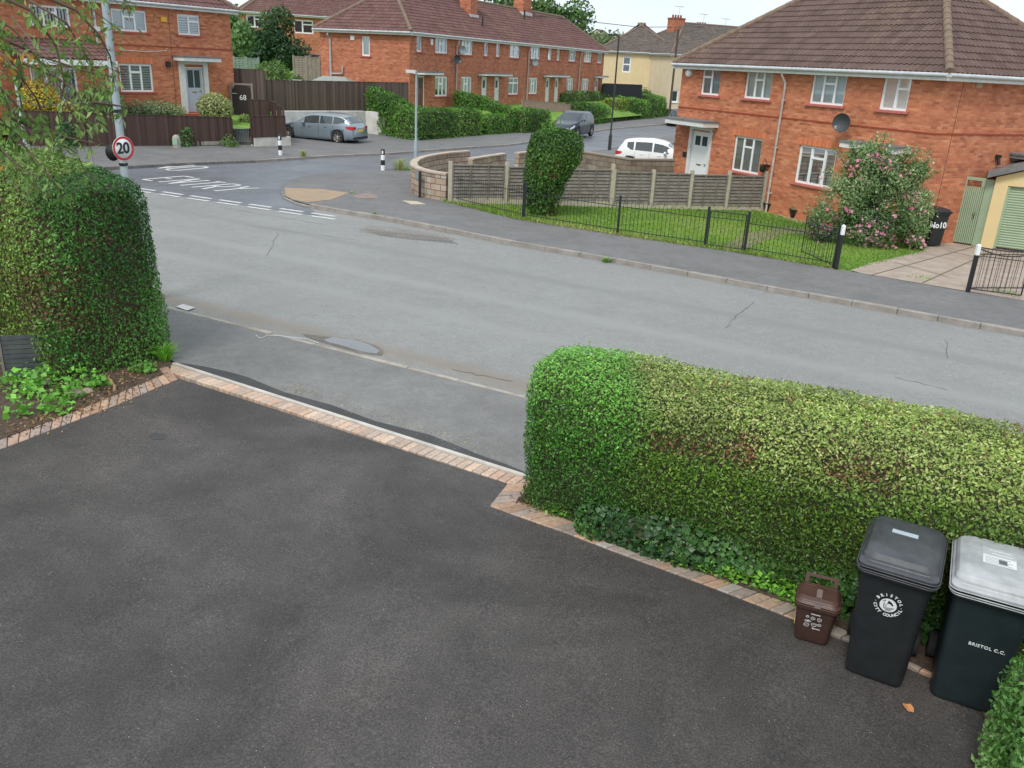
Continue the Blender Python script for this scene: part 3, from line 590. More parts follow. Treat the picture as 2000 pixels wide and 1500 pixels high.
# ================================================================== BUILDINGS
def uvbuild(name, quads, m, parent):
    """quads: (p0,p1,p2,p3,(u,v)x4)"""
    V = []; F = []; UV = []
    for q in quads:
        b = len(V); V += [tuple(p) for p in q[0]]; F.append(tuple(range(b, b + len(q[0])))); UV += q[1]
    me = bpy.data.meshes.new(name); me.from_pydata(V, [], F); uv = me.uv_layers.new(name='UVMap')
    for i, l in enumerate(me.loops): uv.data[i].uv = UV[l.vertex_index]
    return link(name, me, m, parent)
def wall_quads(L, z0, z1, ops, P, U, off=0, rv=.12):
    """wall in plane spanned by U (unit, horizontal) from P; outward = U x Z; openings (s0,s1,z0,z1)"""
    out = []; inn = Vector((-U.y, U.x, 0))
    xs = sorted({0, L} | {v for o in ops for v in o[:2]}); zs = sorted({z0, z1} | {v for o in ops for v in o[2:4]})
    pt = lambda s, z, d=0: P + U * s + inn * d + Vector((0, 0, z))
    for i in range(len(xs) - 1):
        for k in range(len(zs) - 1):
            cx, cz = (xs[i] + xs[i + 1]) / 2, (zs[k] + zs[k + 1]) / 2
            if any(o[0] < cx < o[1] and o[2] < cz < o[3] for o in ops): continue
            a, b, c, d = xs[i], xs[i + 1], zs[k], zs[k + 1]
            out.append(([pt(a, c), pt(b, c), pt(b, d), pt(a, d)], [(a + off, c), (b + off, c), (b + off, d), (a + off, d)]))
    for a, b, c, d in [o[:4] for o in ops]:
        out.append(([pt(a, c), pt(a, d), pt(a, d, rv), pt(a, c, rv)], [(a, c), (a, d), (a + rv, d), (a + rv, c)]))
        out.append(([pt(b, c, rv), pt(b, d, rv), pt(b, d), pt(b, c)], [(b + rv, c), (b + rv, d), (b, d), (b, c)]))
        out.append(([pt(a, d), pt(b, d), pt(b, d, rv), pt(a, d, rv)], [(a, d), (b, d), (b, d + rv), (a, d + rv)]))
        out.append(([pt(a, c, rv), pt(b, c, rv), pt(b, c), pt(a, c)], [(a, c + rv), (b, c + rv), (b, c), (a, c)]))
    return out
def window(parent, x0, x1, z0, z1, cols, trans, sill=None, backing=M_net, fr=.065, M=None, yf=.055, folds=True, sw=.12, frm=None):
    """cols: mullion fractions; trans: columns index -> transom height fraction from the top"""
    M = M or Matrix.Identity(4); mb = MB(); y0, y1 = yf, yf + .06
    mb.box(x0, y0, z0, x0 + fr, y1, z1, M=M); mb.box(x1 - fr, y0, z0, x1, y1, z1, M=M)
    mb.box(x0 + fr, y0 + .001, z0, x1 - fr, y1 - .001, z0 + fr, M=M); mb.box(x0 + fr, y0 + .001, z1 - fr, x1 - fr, y1 - .001, z1, M=M)
    xs = [x0] + [x0 + (x1 - x0) * c for c in cols] + [x1]
    for c in xs[1:-1]: mb.box(c - fr * .55, y0 - .004, z0 + fr, c + fr * .55, y1 - .002, z1 - fr, M=M)
    for i, t in trans.items():
        zt = z1 - (z1 - z0) * t; mb.box(xs[i] + fr * .5, y0 - .006, zt - fr * .5, xs[i + 1] - fr * .5, y1 - .003, zt + fr * .5, M=M)
    w = mb.build('window', frm or M_white, parent)
    g = MB(); g.quad(*[M @ Vector((a, y1 - .03, b)) for a, b in ((x0 + fr * .8, z0 + fr * .8), (x1 - fr * .8, z0 + fr * .8), (x1 - fr * .8, z1 - fr * .8), (x0 + fr * .8, z1 - fr * .8))]); g.build('pane', M_glass, w)
    if backing:
        c = MB(); n = max(8, int((x1 - x0) / .05)); vs = []
        for i in range(n + 1):
            x = x0 + .03 + (x1 - x0 - .06) * i / n; y = y1 + .005 + (.012 if i % 2 else 0) * (1 if folds else 0)
            vs += [M @ Vector((x, y, z0)), M @ Vector((x, y, z1))]
        c.add(vs, [(2 * i, 2 * i + 2, 2 * i + 3, 2 * i + 1) for i in range(n)]); c.build('curtain_or_dark_sheet', backing, w)  # with the darkest material, a sheet that paints an unlit room
    if sill:
        s = MB(); s.box(x0 - sw, -.07, z0 - .075, x1 + sw, yf + .02, z0 - .002, M=M); s.build('sill', sill, w)
    return w
def blind(parent_w, x0, x1, z0, z1, step=.11, M=None, vertical=False):
    mb = MB(); n = int(((x1 - x0) if vertical else (z1 - z0)) / step)
    for i in range(n):
        if vertical: mb.box(x0 + i * step, .10, z0, x0 + i * step + step * .6, .115, z1, M=M)
        else: mb.box(x0, .10, z0 + i * step, x1, .115, z0 + i * step + step * .62, M=M)
    mb.build('blind', M_blind, parent_w)
def door(parent, x0, x1, z0, z1, m, panes=(), M=None, letter=True, y=.05, surround=None, fr=.06):
    M = M or Matrix.Identity(4); mb = MB()
    mb.box(x0 + fr, y, z0 + .02, x1 - fr, y + .045, z1 - fr, M=M)
    w = x1 - x0 - 2 * fr
    for k in range(2):   # lower panels
        a = x0 + fr + w * (.12 + k * .42); mb.box(a, y - .012, z0 + .16, a + w * .34, y - .0005, z0 + (z1 - z0) * .42, M=M)
    d = mb.build('door', m, parent)
    f = MB(); f.box(x0, y - .015, z0, x0 + fr, y + .05, z1, M=M); f.box(x1 - fr, y - .015, z0, x1, y + .05, z1, M=M); f.box(x0 + fr, y - .014, z1 - fr, x1 - fr, y + .049, z1, M=M); f.build('frame', M_white, d)
    if panes:
        g = MB()
        for a, b, c, e in panes: g.box(x0 + fr + w * a, y - .010, z0 + (z1 - z0) * c, x0 + fr + w * b, y - .001, z0 + (z1 - z0) * e, M=M)
        g.build('pane', mat('door_glass', (.05, .07, .08), .08), d)
    h = MB(); h.tube([M @ Vector((x0 + fr + w * .9, y - .04, z0 + 1.0)), M @ Vector((x0 + fr + w * .78, y - .04, z0 + 1.0))], .012, 6); h.box(x0 + fr + w * .88, y - .04, z0 + .97, x0 + fr + w * .92, y, z0 + 1.03, M=M)
    if letter: h.box(x0 + fr + w * .35, y - .014, z0 + .93, x0 + fr + w * .65, y - .0006, z0 + .99, M=M)
    h.build('handle', mat('brass', (.35, .25, .10), .4, metal=.6), d)
    return d
def canopy(parent, x0, x1, z, dep=.6, th=.16, M=None, top=M_lead, fas=M_wood, brackets=True):
    M = M or Matrix.Identity(4); mb = MB(); mb.box(x0, -dep, z, x1, 0, z + th, M=M)
    if brackets:
        for x in (x0 + .2, x1 - .28): mb.prism([(0, 0), (0, -.12), (-dep * .7, 0)], x, x + .07, M=M @ Matrix(((0, 0, 1, 0), (1, 0, 0, 0), (0, 1, 0, z), (0, 0, 0, 1))))
    c = mb.build('canopy', fas, parent); t = MB(); t.box(x0 - .03, -dep - .03, z + th + .001, x1 + .03, 0, z + th + .06, M=M); t.build('lead_cover', top, c); return c
def tiled(name, parent, P, X, Y, L, S, clips, m, period=.165, course=.33, amp=.04):
    """corrugated, lapped roof tiles on the plane through P spanned by X (along eaves) and Y (up the slope)"""
    Nn = X.cross(Y).normalized(); ns = 4; nx = int(L / period * ns) + 1; nc = int(S / course) + 1
    xs = np.arange(nx + 1) * (period / ns); prof = np.array([0, .8, 1, .55])[np.arange(nx + 1) % 4] * amp
    V = []; UV = []; F = []
    for c in range(nc):
        for y, lift in ((c * course - .02, .028), ((c + 1) * course - .02, 0)):
            b = len(V)
            for i in range(nx + 1): V.append(P + X * xs[i] + Y * y + Nn * (prof[i] + lift)); UV.append((xs[i], max(0, c * course + .1)))
        for i in range(nx):
            a = len(V) - 2 * (nx + 1) + i; F.append((a, a + 1, a + nx + 2, a + nx + 1))
            if c: F.append((a - (nx + 1), a - nx, a + 1, a))
    me = bpy.data.meshes.new(name); me.from_pydata([tuple(v) for v in V], [], F); uv = me.uv_layers.new(name='UVMap')
    for l in me.loops: uv.data[l.index].uv = UV[l.vertex_index]
    bm = bmesh.new(); bm.from_mesh(me)
    for co, no in clips: bmesh.ops.bisect_plane(bm, geom=bm.verts[:] + bm.edges[:] + bm.faces[:], plane_co=co, plane_no=no, clear_outer=True)
    bm.to_mesh(me); bm.free(); return link(name, me, m, parent)
def ridge_tiles(parent, a, b, r=.12, m=None, name='ridge'):
    mb = MB(); a, b = Vector(a), Vector(b); L = (b - a).length; n = max(1, int(L / .38)); d = (b - a) / n
    for i in range(n): mb.tube([a + d * i, a + d * (i + 1.04)], [r * 1.12, r], 10)
    return mb.build(name, m or M_ridge, parent)
def hip_roof(parent, L, D, ze, o, pitch, m, x0=0, y0=0, ridge_m=None, period=.165, left=True, right=True, fine=True, name='roof'):
    """hipped roof over x0..x0+L, y0..y0+D; returns (roof object, ridge height)"""
    t = math.tan(R(pitch)); ct, st = math.cos(R(pitch)), math.sin(R(pitch)); X0, X1, Y0, Y1 = x0 - o, x0 + L + o, y0 - o, y0 + D + o; hd = (Y1 - Y0) / 2; zr = ze + hd * t; S = hd / ct
    A, B, Cc, Dd = [Vector(p) for p in ((X0, Y0, ze), (X1, Y0, ze), (X1, Y1, ze), (X0, Y1, ze))]; RA = Vector((X0 + (hd if left else 0), Y0 + hd, zr)); RB = Vector((X1 - (hd if right else 0), Y0 + hd, zr))
    dn = Vector((0, 0, -.05)); deck = uvbuild(name, [([A + dn, B + dn, RB + dn, RA + dn], [(0, 0)] * 4), ([Cc + dn, Dd + dn, RA + dn, RB + dn], [(0, 0)] * 4), ([Dd + dn, A + dn, RA + dn], [(0, 0)] * 3), ([B + dn, Cc + dn, RB + dn], [(0, 0)] * 3), ([A + dn, Dd + dn, Cc + dn, B + dn], [(0, 0)] * 4)], m, parent)
    ex, ey, ez = Vector((1, 0, 0)), Vector((0, 1, 0)), Vector((0, 0, 1)); s2 = Vector((-1, 1, 0)).normalized()
    cl = []
    if left: cl.append((A, Vector((-1, 1, 0))))
    if right: cl.append((B, Vector((1, 1, 0))))
    cl.append((RA, ez))
    tiled('roof_slope', deck, A, ex, Vector((0, ct, st)), X1 - X0, S + .1, cl, m, period)
    if right: tiled('roof_slope', deck, B, ey, Vector((-ct, 0, st)), Y1 - Y0, S + .1, [(B, Vector((-1, -1, 0))), (Cc, Vector((-1, 1, 0))), (RB, ez)], m, period)
    if left: tiled('roof_slope', deck, Dd, -ey, Vector((ct, 0, st)), Y1 - Y0, S + .1, [(A, Vector((1, -1, 0))), (Dd, Vector((1, 1, 0))), (RA, ez)], m, period)
    u = Vector((0, 0, .03))
    ridge_tiles(deck, RA + u, RB + u, .11, ridge_m)
    if left: ridge_tiles(deck, A + u, RA + u, .12, ridge_m, 'hip'); ridge_tiles(deck, Dd + u, RA + u, .12, ridge_m, 'hip')
    if right: ridge_tiles(deck, B + u, RB + u, .12, ridge_m, 'hip'); ridge_tiles(deck, Cc + u, RB + u, .12, ridge_m, 'hip')
    # fascia, soffit and gutter
    g = MB(); f = MB(); q = [A, B, Cc, Dd]
    for i in range(4):
        a, b = q[i], q[(i + 1) % 4]; dd = (b - a).normalized(); n2 = Vector((dd.y, -dd.x, 0)); g.tube([a + n2 * .05 - ez * .05, b + n2 * .05 - ez * .05], .06, 8)
    i_ = .0; f.box(X0 + .01, Y0 + .01, ze - .2, X1 - .01, Y1 - .01, ze - .055)
    f.build('fascia', M_wood, deck); g.build('gutter', M_gutter, deck)
    return deck, zr
def chimney(parent, x, y, z0, z1, w=.9, d=.6, pots=3, m=None):
    q = []; P = Vector((x - w / 2, y - d / 2, 0))
    for U, L_, off in ((Vector((1, 0, 0)), w, 0), (Vector((0, 1, 0)), d, w), (Vector((-1, 0, 0)), w, w + d), (Vector((0, -1, 0)), d, 2 * w + d)):
        q += wall_quads(L_, z0, z1, [], P, U, off); P = P + U * L_
    c = uvbuild('chimney', q, m or M_brick2, parent); k = MB(); k.box(x - w / 2 - .05, y - d / 2 - .05, z1 - .15, x + w / 2 + .05, y + d / 2 + .05, z1); k.build('cap', M_brickcap, c)
    for i in range(pots):
        p = MB(); p.lathe([(.09, 0), (.12, .03), (.10, .3), (.12, .32), (.09, .33)], (x - w / 2 + w * (i + .5) / pots, y, z1), 10); p.build('chimney_pot', M_pot, c)
    f = MB(); f.box(x - w / 2 - .09, y - d / 2 - .09, z0 + .05, x + w / 2 + .09, y + d / 2 + .09, z0 + .3); f.build('flashing', M_gutter, c)
    return c
M_brickcap = mat('chimney_cap', (.30, .10, .06), .9, (.2, .08, .05), 8); M_pot = mat('clay_pot', (.38, .14, .08), .8)
def pipe(parent, x, z0, z1, m=M_pipe, y=-.08, r=.04, hopper=True, box=False, top=.25, M=None):
    M = M or Matrix.Identity(4); mb = MB(); pts = [(x - .05, -top, z1 + .05), (x - .05, -top, z1 - .05), (x, y, z1 - .3), (x, y, z0)]
    mb.tube([M @ Vector(p) for p in pts], r, 8)
    z = z0 + 1
    while z < z1 - .5: mb.box(x - r - .03, y - .01, z, x + r + .03, y + .06, z + .05, M=M); z += 1.6
    if box: mb.box(x - .14, y - .12, z1 - 1.15, x + .14, y + .04, z1 - .95, M=M)
    return mb.build('downpipe', m, parent)
def body(parent, L, D, z0, z1, fops, rops=(), lops=(), m=M_brick, rv=.12):
    q = wall_quads(L, z0, z1, list(fops), Vector((0, 0, 0)), Vector((1, 0, 0)), 0, rv) + wall_quads(D, z0, z1, list(rops), Vector((L, 0, 0)), Vector((0, 1, 0)), L, rv)
    q += wall_quads(L, z0, z1, [], Vector((L, D, 0)), Vector((-1, 0, 0))) + wall_quads(D, z0, z1, list(lops), Vector((0, D, 0)), Vector((0, -1, 0)), 0, rv)
    w = uvbuild('wall', q, m, parent)
    return w
def band(parent, L, D, z, h=.045, m=M_band, dep=.02, sides=True):
    mb = MB(); mb.box(0, -dep, z, L + (dep if sides else 0), 0, z + h)
    if sides: mb.box(L, 0.0, z, L + dep, D, z + h); mb.box(-dep, -dep, z, 0, D, z + h)
    return mb.build('string_course', m, parent)
# ---- right-hand corner pair --------------------------------------------------------------
H = thing('brick_house', 'near orange brick house pair on the right under a big hipped brown roof', 'house', (6.27, 36.56, 0), R(-62.36), 'brick houses')
LH, DH, zE = 12.2, 7.1, 4.25
up_z = (3.19, 4.16); lo_z = (.56, 1.83)
ws = lambda a, b: (12.4 - a, 12.4 - b)
fo = [(*ws(11.1, 10.0), *up_z), (*ws(8.57, 7.18), *up_z), (*ws(5.28, 3.80), *up_z), (*ws(2.36, 1.34), *up_z), (*ws(8.72, 7.22), *lo_z), (*ws(5.38, 3.7), *lo_z), (*ws(11.3, 10.15), -.45, 1.80), (*ws(2.45, 1.3), -.6, 1.80)]
vent_side = [(4.6, 5.6, .9, 1.75)]
body(H, LH, DH, -1.3, zE - .1, fo, vent_side, m=M_brick)
band(H, LH, DH, 2.62)
def soldier(parent, x0, x1, z, h=.22):      # brick-on-end lintel
    mb = MB(); n = int((x1 - x0 + .3) / .075)
    for i in range(n):
        a = x0 - .15 + i * .075; c = random.uniform(.8, 1.15); b = math.sin(math.pi * (i + .5) / n) * .05
        mb.box(a, -.006, z, a + .064, -.0005, z + h + b, col=(.60 * c, .19 * c, .085 * c))
    mb.build('lintel', attr_mat('lintel_brick', .9, 30, .5), parent, True)
for o in fo[4:6]: soldier(H, o[0], o[1], o[3] + .01)
w = window(H, *fo[0], [.5], {0: .33}, M_pink, M_grey); w = window(H, *fo[1], [.36, .66], {1: .33}, M_pink, M_net)
window(H, *fo[2], [.34, .68], {1: .33}, M_pink, mat('pale_blind', (.80, .83, .82), .9), folds=False); window(H, *fo[3], [.52], {1: .36}, M_pink, mat('pale_blind', (.80, .83, .82)), folds=False)
window(H, *fo[4], [.33, .66], {1: .28}, M_pink, mat('cream_curtain', (.55, .50, .38), .9)); window(H, *fo[5], [.34, .70], {1: .3}, M_pink, mat('pale_blind', (.80, .83, .82)))
door(H, *fo[6], M_white, [(.14, .44, .76, .92), (.56, .86, .76, .92)], letter=True)
door(H, *fo[7], M_white, [(.14, .86, .6, .92)])
sm = MB(); x0, x1 = ws(11.42, 10.03); sm.box(x0, -.05, -.5, x0 + .16, .02, 1.85); sm.box(x1 - .12, -.05, -.5, x1, .02, 1.85); sm.box(x0, -.06, 1.85, x1, .02, 1.97); sm.build('door_surround', M_wood, H)
sm = MB(); x0, x1 = ws(2.6, 1.15); sm.box(x0, -.05, -.6, x0 + .12, .02, 1.85); sm.box(x1 - .12, -.05, -.6, x1, .02, 1.85); sm.build('door_surround', M_wood, H)
canopy(H, *ws(12.2, 9.75), 2.02, .75, .17); canopy(H, *ws(2.95, .85), 2.0, .75, .15)
pipe(H, 12.4 - 6.43, -1, 4.1)
hip_roof(H, LH, DH, 4.30, .28, 37, M_roof, period=.2)
mb = MB(); mb.lathe([(0, -.16), (.10, -.15), (.15, -.1), (.15, 0)], (12.4 - 11.9, 0, 3.95), 14, axis='y'); mb.build('alarm_box', M_white, H)
mb = MB(); mb.box(12.2, 1.35, 3.95, 12.225, 1.6, 4.12); mb.build('air_vent', mat('clay_vent', (.40, .32, .24), .9), H)
mb = MB(); mb.box(12.201, .78, -1, 12.206, .795, 4.1); mb.build('movement_joint', mat('dark_joint', (.10, .04, .03), .9), H)
MS = Matrix.Translation((LH, 0, 0)) @ Matrix.Rotation(R(90), 4, 'Z')
window(H, *vent_side[0], [.5], {0: .3}, None, M_net, M=MS); canopy(H, 3.7, 6.2, 1.95, .5, .1, M=MS, fas=M_lead)
mb = MB(); mb.box(3.0, -.12, 1.95, 3.14, 0, 2.05, M=MS); mb.tube([MS @ Vector((3.07, -.08, 1.95)), MS @ Vector((3.07, -.14, 1.75))], .05, 8); mb.build('wall_lamp', M_black, H)
mb = MB(); ps = 12.4 - 6.75; mb.box(ps - .12, -.16, .95, ps + .12, 0, .99); mb.tube([(ps, -.03, .97), (ps, -.2, 1.2), (ps, -.26, 1.0)], .012, 5); mb.lathe([(.10, .98), (.12, .8), (.05, .72)], (ps, -.24, 0), 10); mb.build('hanging_basket_bracket', M_black, H)
mb = MB(); mb.box(12.4 - 11.75, -.02, .72, 12.4 - 11.5, -.001, .92); mb.build('number_plaque', M_black, H)
mb = MB(); mb.box(2.1, 2.4, 0, 3.1, 3.2, .04, M=Matrix.Translation((3.6, 0, 4.30)) @ Matrix.Rotation(R(37), 4, 'X')); mb.build('rooflight', M_gutter, H)
HM = Matrix.Translation((6.27, 36.56, 0)) @ Matrix.Rotation(R(-62.36), 4, 'Z')
def dish(label, M, x, z, r=.3, m=None, ang=0, group='satellite dishes on house walls'):
    p = M @ Vector((x, 0, z)); a = math.atan2(M[1][0], M[0][0]); t = thing('satellite_dish', label, 'dish', p, a + ang, group)
    mb = MB(); mb.lathe([(0, -.34), (r * .5, -.35), (r * .85, -.38), (r, -.42), (r * 1.02, -.425), (r * .9, -.38), (0, -.33)], (0, 0, .15), 20, axis='y'); mb.build('reflector', m or mat('dark_dish', (.05, .055, .06), .6), t)
    mb = MB(); mb.tube([(0, 0, 0), (0, -.2, 0), (0, -.33, .12)], .02, 6); mb.tube([(0, -.36, -.1), (0, -.75, .02)], .012, 5); mb.box(-.04, -.82, -.02, .04, -.72, .07); mb.box(-.06, -.02, -.1, .06, 0, .1); mb.build('bracket', M_galv, t)
dish('round dark satellite dish on the near brick wall above the pink-flowered bush', HM, 12.4 - 3.5, 2.55, .29, ang=.35)
# ---- long terrace --------------------------------------------------------------------------
TO = Vector((-7.39, 56.17, 0)); TA = R(65.87); TM = Matrix.Translation(TO) @ Matrix.Rotation(TA, 4, 'Z')
Tn = thing('brick_terrace', 'long red brick terrace of six homes with one unbroken maroon-brown roof across the side street', 'terrace', TO, TA, 'brick houses')
LT, DT, tE = 36.4, 6.8, 5.45
U = (4.38, 5.32); Lo = (1.68, 2.95)
tu = [(.85, 1.5, 'n'), (3.2, 4.85, 'w'), (6.8, 8.45, 'w'), (10.25, 10.87, 'n'), (12.22, 12.85, 'n'), (14.6, 16.4, 'x'), (18.6, 20.4, 'w'), (22.2, 22.95, 'n'), (24.15, 24.8, 'n'), (26.9, 28.65, 'w'), (30.8, 32.8, 'w'), (34.5, 35.8, 'n')]
tl = [(3.2, 4.9, 'w'), (6.8, 8.45, 'w'), (14.6, 16.45, 'x'), (18.5, 20.25, 'w'), (26.8, 28.5, 'w'), (30.7, 32.55, 'w')]
td_ = [(1.0, 1.85), (10.0, 10.85), (12.15, 12.95), (22.0, 22.85), (24.05, 24.9), (34.3, 35.3)]
fo = [(a, b, *U) for a, b, k in tu] + [(a, b, *Lo) for a, b, k in tl] + [(a, b, .95, 2.95) for a, b in td_]
gw = [(4.35, 5.05, 4.45, 5.3)]   # gable window on the left side (measured from the back)
body(Tn, LT, DT, -.6, tE - .1, fo, (), [(DT - 3.55, DT - 2.95, 3.98, 5.15)], m=M_brick2)
for (a, b, k), o in zip(tu + tl, fo):
    lay = {'n': ([], {}), 'w': ([.36, .64], {1: .38}), 'x': ([.5], {0: .33, 1: .33})}[k]
    window(Tn, a, b, o[2], o[3], *lay, M_sillr, [M_net, M_grey, M_dark][int(a * 7) % 3] if k != 'w' else [M_net, M_grey][int(a) % 2], fr=.10, sw=.1)
DMs = [mat('brown_door', (.16, .05, .03), .5), M_wood, M_wood, M_wood, M_wood, M_wood]
for (a, b), dm in zip(td_, DMs): door(Tn, a, b, .95, 2.95, dm, [(.25, .75, .62, .88)], letter=False, fr=.09)
for x0, x1 in ((.5, 3.0), (9.3, 13.6), (21.3, 25.6), (33.9, 35.9)): canopy(Tn, x0, x1, 3.05, .8, .13)
for x in (5.99, 17.99, 29.63): pipe(Tn, x, 1, 5.2, r=.06)
MT = Matrix.Translation((0, DT, 0)) @ Matrix.Rotation(R(-90), 4, 'Z')
window(Tn, DT - 3.55, DT - 2.95, 3.98, 5.15, [], {}, M_sillr, M_net, M=MT, fr=.09)
pipe(Tn, DT - 5.95, 1.0, 5.2, M=MT, r=.07, m=M_gutter); mb = MB(); mb.tube([MT @ Vector(p) for p in ((DT - 5.9, -.1, 2.8), (DT - 5.0, -.1, 2.85), (DT - 5.0, -.1, 3.3))], .05, 6); mb.box(DT - 6.2, -.25, 1.2, DT - 5.8, 0, 2.0, M=MT); mb.build('waste_pipe', M_gutter, Tn)
mb = MB(); mb.box(DT - 4.4, -.03, 4.9, DT - 4.1, 0, 5.15, M=MT); mb.box(2.55, -.05, 4.85, 2.8, 0, 5.2); mb.build('wall_vent', M_white, Tn)
rf, zr = hip_roof(Tn, LT, DT, 5.5, .3, 37, M_roofr, period=.33)
for x, w_, h_ in ((11.8, 1.1, 1.6), (23.5, 1.7, 1.9), (.0, 0, 0)):
    if w_: chimney(rf, x, DT / 2 - (1.2 if x < 20 else .2), zr - (1.4 if x < 20 else .5), zr + h_, w_, .9, 3)
mb = MB(); mb.tube([(11.6, .9, 6.1), (11.6, .9, 7.0)], .06, 6); mb.build('vent_pipe', M_black, rf)
mb = MB(); mb.tube([(22.0, 2.3, 7.2), (22.0, 2.3, 8.2)], .07, 6); mb.build('vent_pipe', M_black, rf)
for i, (x, z, l) in enumerate(((6.5, 4.5, 'grey satellite dish beside the terrace\'s second upstairs window'), (5.75, 3.9, 'dark satellite dish on the terrace wall beside the first downpipe'), (18.9, 4.0, 'grey satellite dish on the terrace wall beside the second downpipe'), (31.5, 4.0, None))):
    if l: dish(l, TM, x, z, .28, M_galv if i != 1 else None, -.5)
# ---- house 68 and its left neighbour -------------------------------------------------------
S0 = Vector((-15.02, 46.20, 0)) ; SA = R(55.94); dS = Vector((math.cos(SA), math.sin(SA), 0)); SO = S0 - dS * 14.6; SM = Matrix.Translation(SO) @ Matrix.Rotation(SA, 4, 'Z')
S8 = thing('brick_house', 'orange brick pair with grey-blue door and white surround behind the low brown fence', 'house', SO, SA, 'brick houses')
sx = lambda s: s + 14.6
LS, DS, sE = 14.4, 7.0, 5.78
fo = [(sx(-6.6), sx(-4.87), 4.53, 5.45), (sx(-3.24), sx(-2.0), 4.53, 5.45), (sx(-6.52), sx(-4.83), 1.92, 3.15), (sx(-3.08), sx(-2.06), .95, 3.08), (sx(-10.2), sx(-8.5), 4.53, 5.35), (sx(-9.9), sx(-8.3), 1.85, 3.2)]
body(S8, LS, DS, -.6, sE - .1, fo, m=M_brick)
band(S8, LS, DS, 3.93)
w = window(S8, *fo[0], [.34, .66], {1: .33}, M_sillr, M_grey, fr=.08); w = window(S8, *fo[1], [.5], {1: .33}, M_sillr, None, fr=.08); blind(w, fo[1][0], fo[1][1], fo[1][2], fo[1][3]); 
w = window(S8, *fo[2], [.34, .66], {1: .3}, M_sillr, None, fr=.08); blind(w, *fo[2][:2], *fo[2][2:4]); soldier(S8, fo[2][0], fo[2][1], fo[2][3] + .01, .25)
w = window(S8, *fo[4], [.33, .66], {1: .33}, M_sillr, None, fr=.08); blind(w, *fo[4][:2], *fo[4][2:4], .14, vertical=True)
w = window(S8, *fo[5], [.33, .66], {}, M_sillr, None, fr=.08); blind(w, *fo[5][:2], *fo[5][2:4], .14, vertical=True)
door(S8, *fo[3], mat('blue_grey_door', (.45, .50, .58), .5), [(.12, .46, .55, .93), (.54, .88, .55, .93)])
mb = MB(); x0, x1 = sx(-3.42), sx(-1.8); mb.box(x0, -.08, .9, x0 + .3, .02, 3.2); mb.box(x1 - .26, -.08, .9, x1, .02, 3.2); mb.box(x0, -.09, 3.2, x1, .02, 3.35); mb.build('door_surround', M_wood, S8)
canopy(S8, sx(-3.65), sx(-1.5), 3.36, .8, .16); mb = MB(); mb.box(x0 - .1, -.6, .5, x1 + .1, 0, .93); mb.build('door_step', M_sillr, S8)
pipe(S8, sx(-7.45), .8, 5.6, m=mat('white_pipe', (.65, .66, .66), .5), box=True, r=.05)
mb = MB(); mb.box(sx(-4.15), -.06, 5.05, sx(-3.85), 0, 5.25); mb.build('alarm_box', mat('yellow_box', (.75, .42, .03), .5), S8)
mb = MB(); mb.box(sx(-4.1), -.1, 3.05, sx(-3.88), 0, 3.3); mb.build('wall_lamp', M_black, S8)
mb = MB(); mb.tube([(sx(-6.4), -.02, 3.72), (sx(-5.0), -.02, 3.70), (sx(-4.0), -.02, 3.78), (sx(-3.95), -.02, 3.9)], .012, 4); mb.build('cable', M_white, S8)
mb = MB(); mb.box(sx(-3.72), -.006, 1, sx(-3.70), -.0005, 5.6); mb.build('movement_joint', mat('dark_joint', (.1, .04, .03)), S8)
rf, zr = hip_roof(S8, LS, DS, 5.83, .3, 37, M_roofr, period=.25)
# lean-to porch of the neighbour
mb = MB(); y0 = -1.2; q = wall_quads(3.7, .3, 3.25, [], Vector((sx(-11.4), y0, 0)), Vector((1, 0, 0))) + wall_quads(1.2, .3, 3.3, [], Vector((sx(-7.7), y0, 0)), Vector((0, 1, 0)), 1)
A_ = Vector((sx(-11.6), y0 - .3, 3.3)); B_ = Vector((sx(-7.5), y0 - .3, 3.3))
pr = uvbuild('porch', wall_quads(3.7, .3, 3.3, [(.25, 2.2, 1.5, 2.95)], Vector((sx(-11.4), y0, 0)), Vector((1, 0, 0))) + wall_quads(1.2, .3, 3.3, [], Vector((sx(-7.7), y0, 0)), Vector((0, 1, 0)), 1), M_brick, S8)
w = window(pr, sx(-11.15), sx(-9.2), 1.5, 2.95, [.33, .66], {}, M_white, None, fr=.08, M=Matrix.Translation((0, y0, 0))); blind(w, sx(-11.15), sx(-9.2), 1.5, 2.95, .14, M=Matrix.Translation((0, y0, 0)), vertical=True)
tiled('porch_roof', pr, A_, Vector((1, 0, 0)), Vector((0, .9, .43)).normalized(), 4.1, 1.7, [], M_roofr, .25)
mb = MB(); mb.box(sx(-11.6), y0 - .36, 3.05, sx(-7.5), y0 - .28, 3.27); mb.build('fascia', M_white, pr)
# ---- brick house far up behind -------------------------------------------------------------
B1 = AT(476, 22, 92); BA = R(24)
Bk = thing('brick_house', 'far brick house with red roof showing behind the dark round tree', 'house', (B1.x, B1.y, 0), BA, 'brick houses'); BM = Matrix.Translation((B1.x, B1.y, 0)) @ Matrix.Rotation(BA, 4, 'Z')
zb = B1.z; LB = 19
fo = [(.2, 2.0, zb - 1.45, zb - .25), (4.9, 6.9, zb - 1.75, zb - .45), (9.0, 11.0, zb - 1.75, zb - .45)]
body(Bk, LB, 8, 0, zb - .05, fo, m=M_brick2)
for o in fo: window(Bk, *o, [.45], {1: .33}, None, M_dark, fr=.13)
rf, zr = hip_roof(Bk, LB, 8, zb, .4, 34, M_roofr, period=.33)
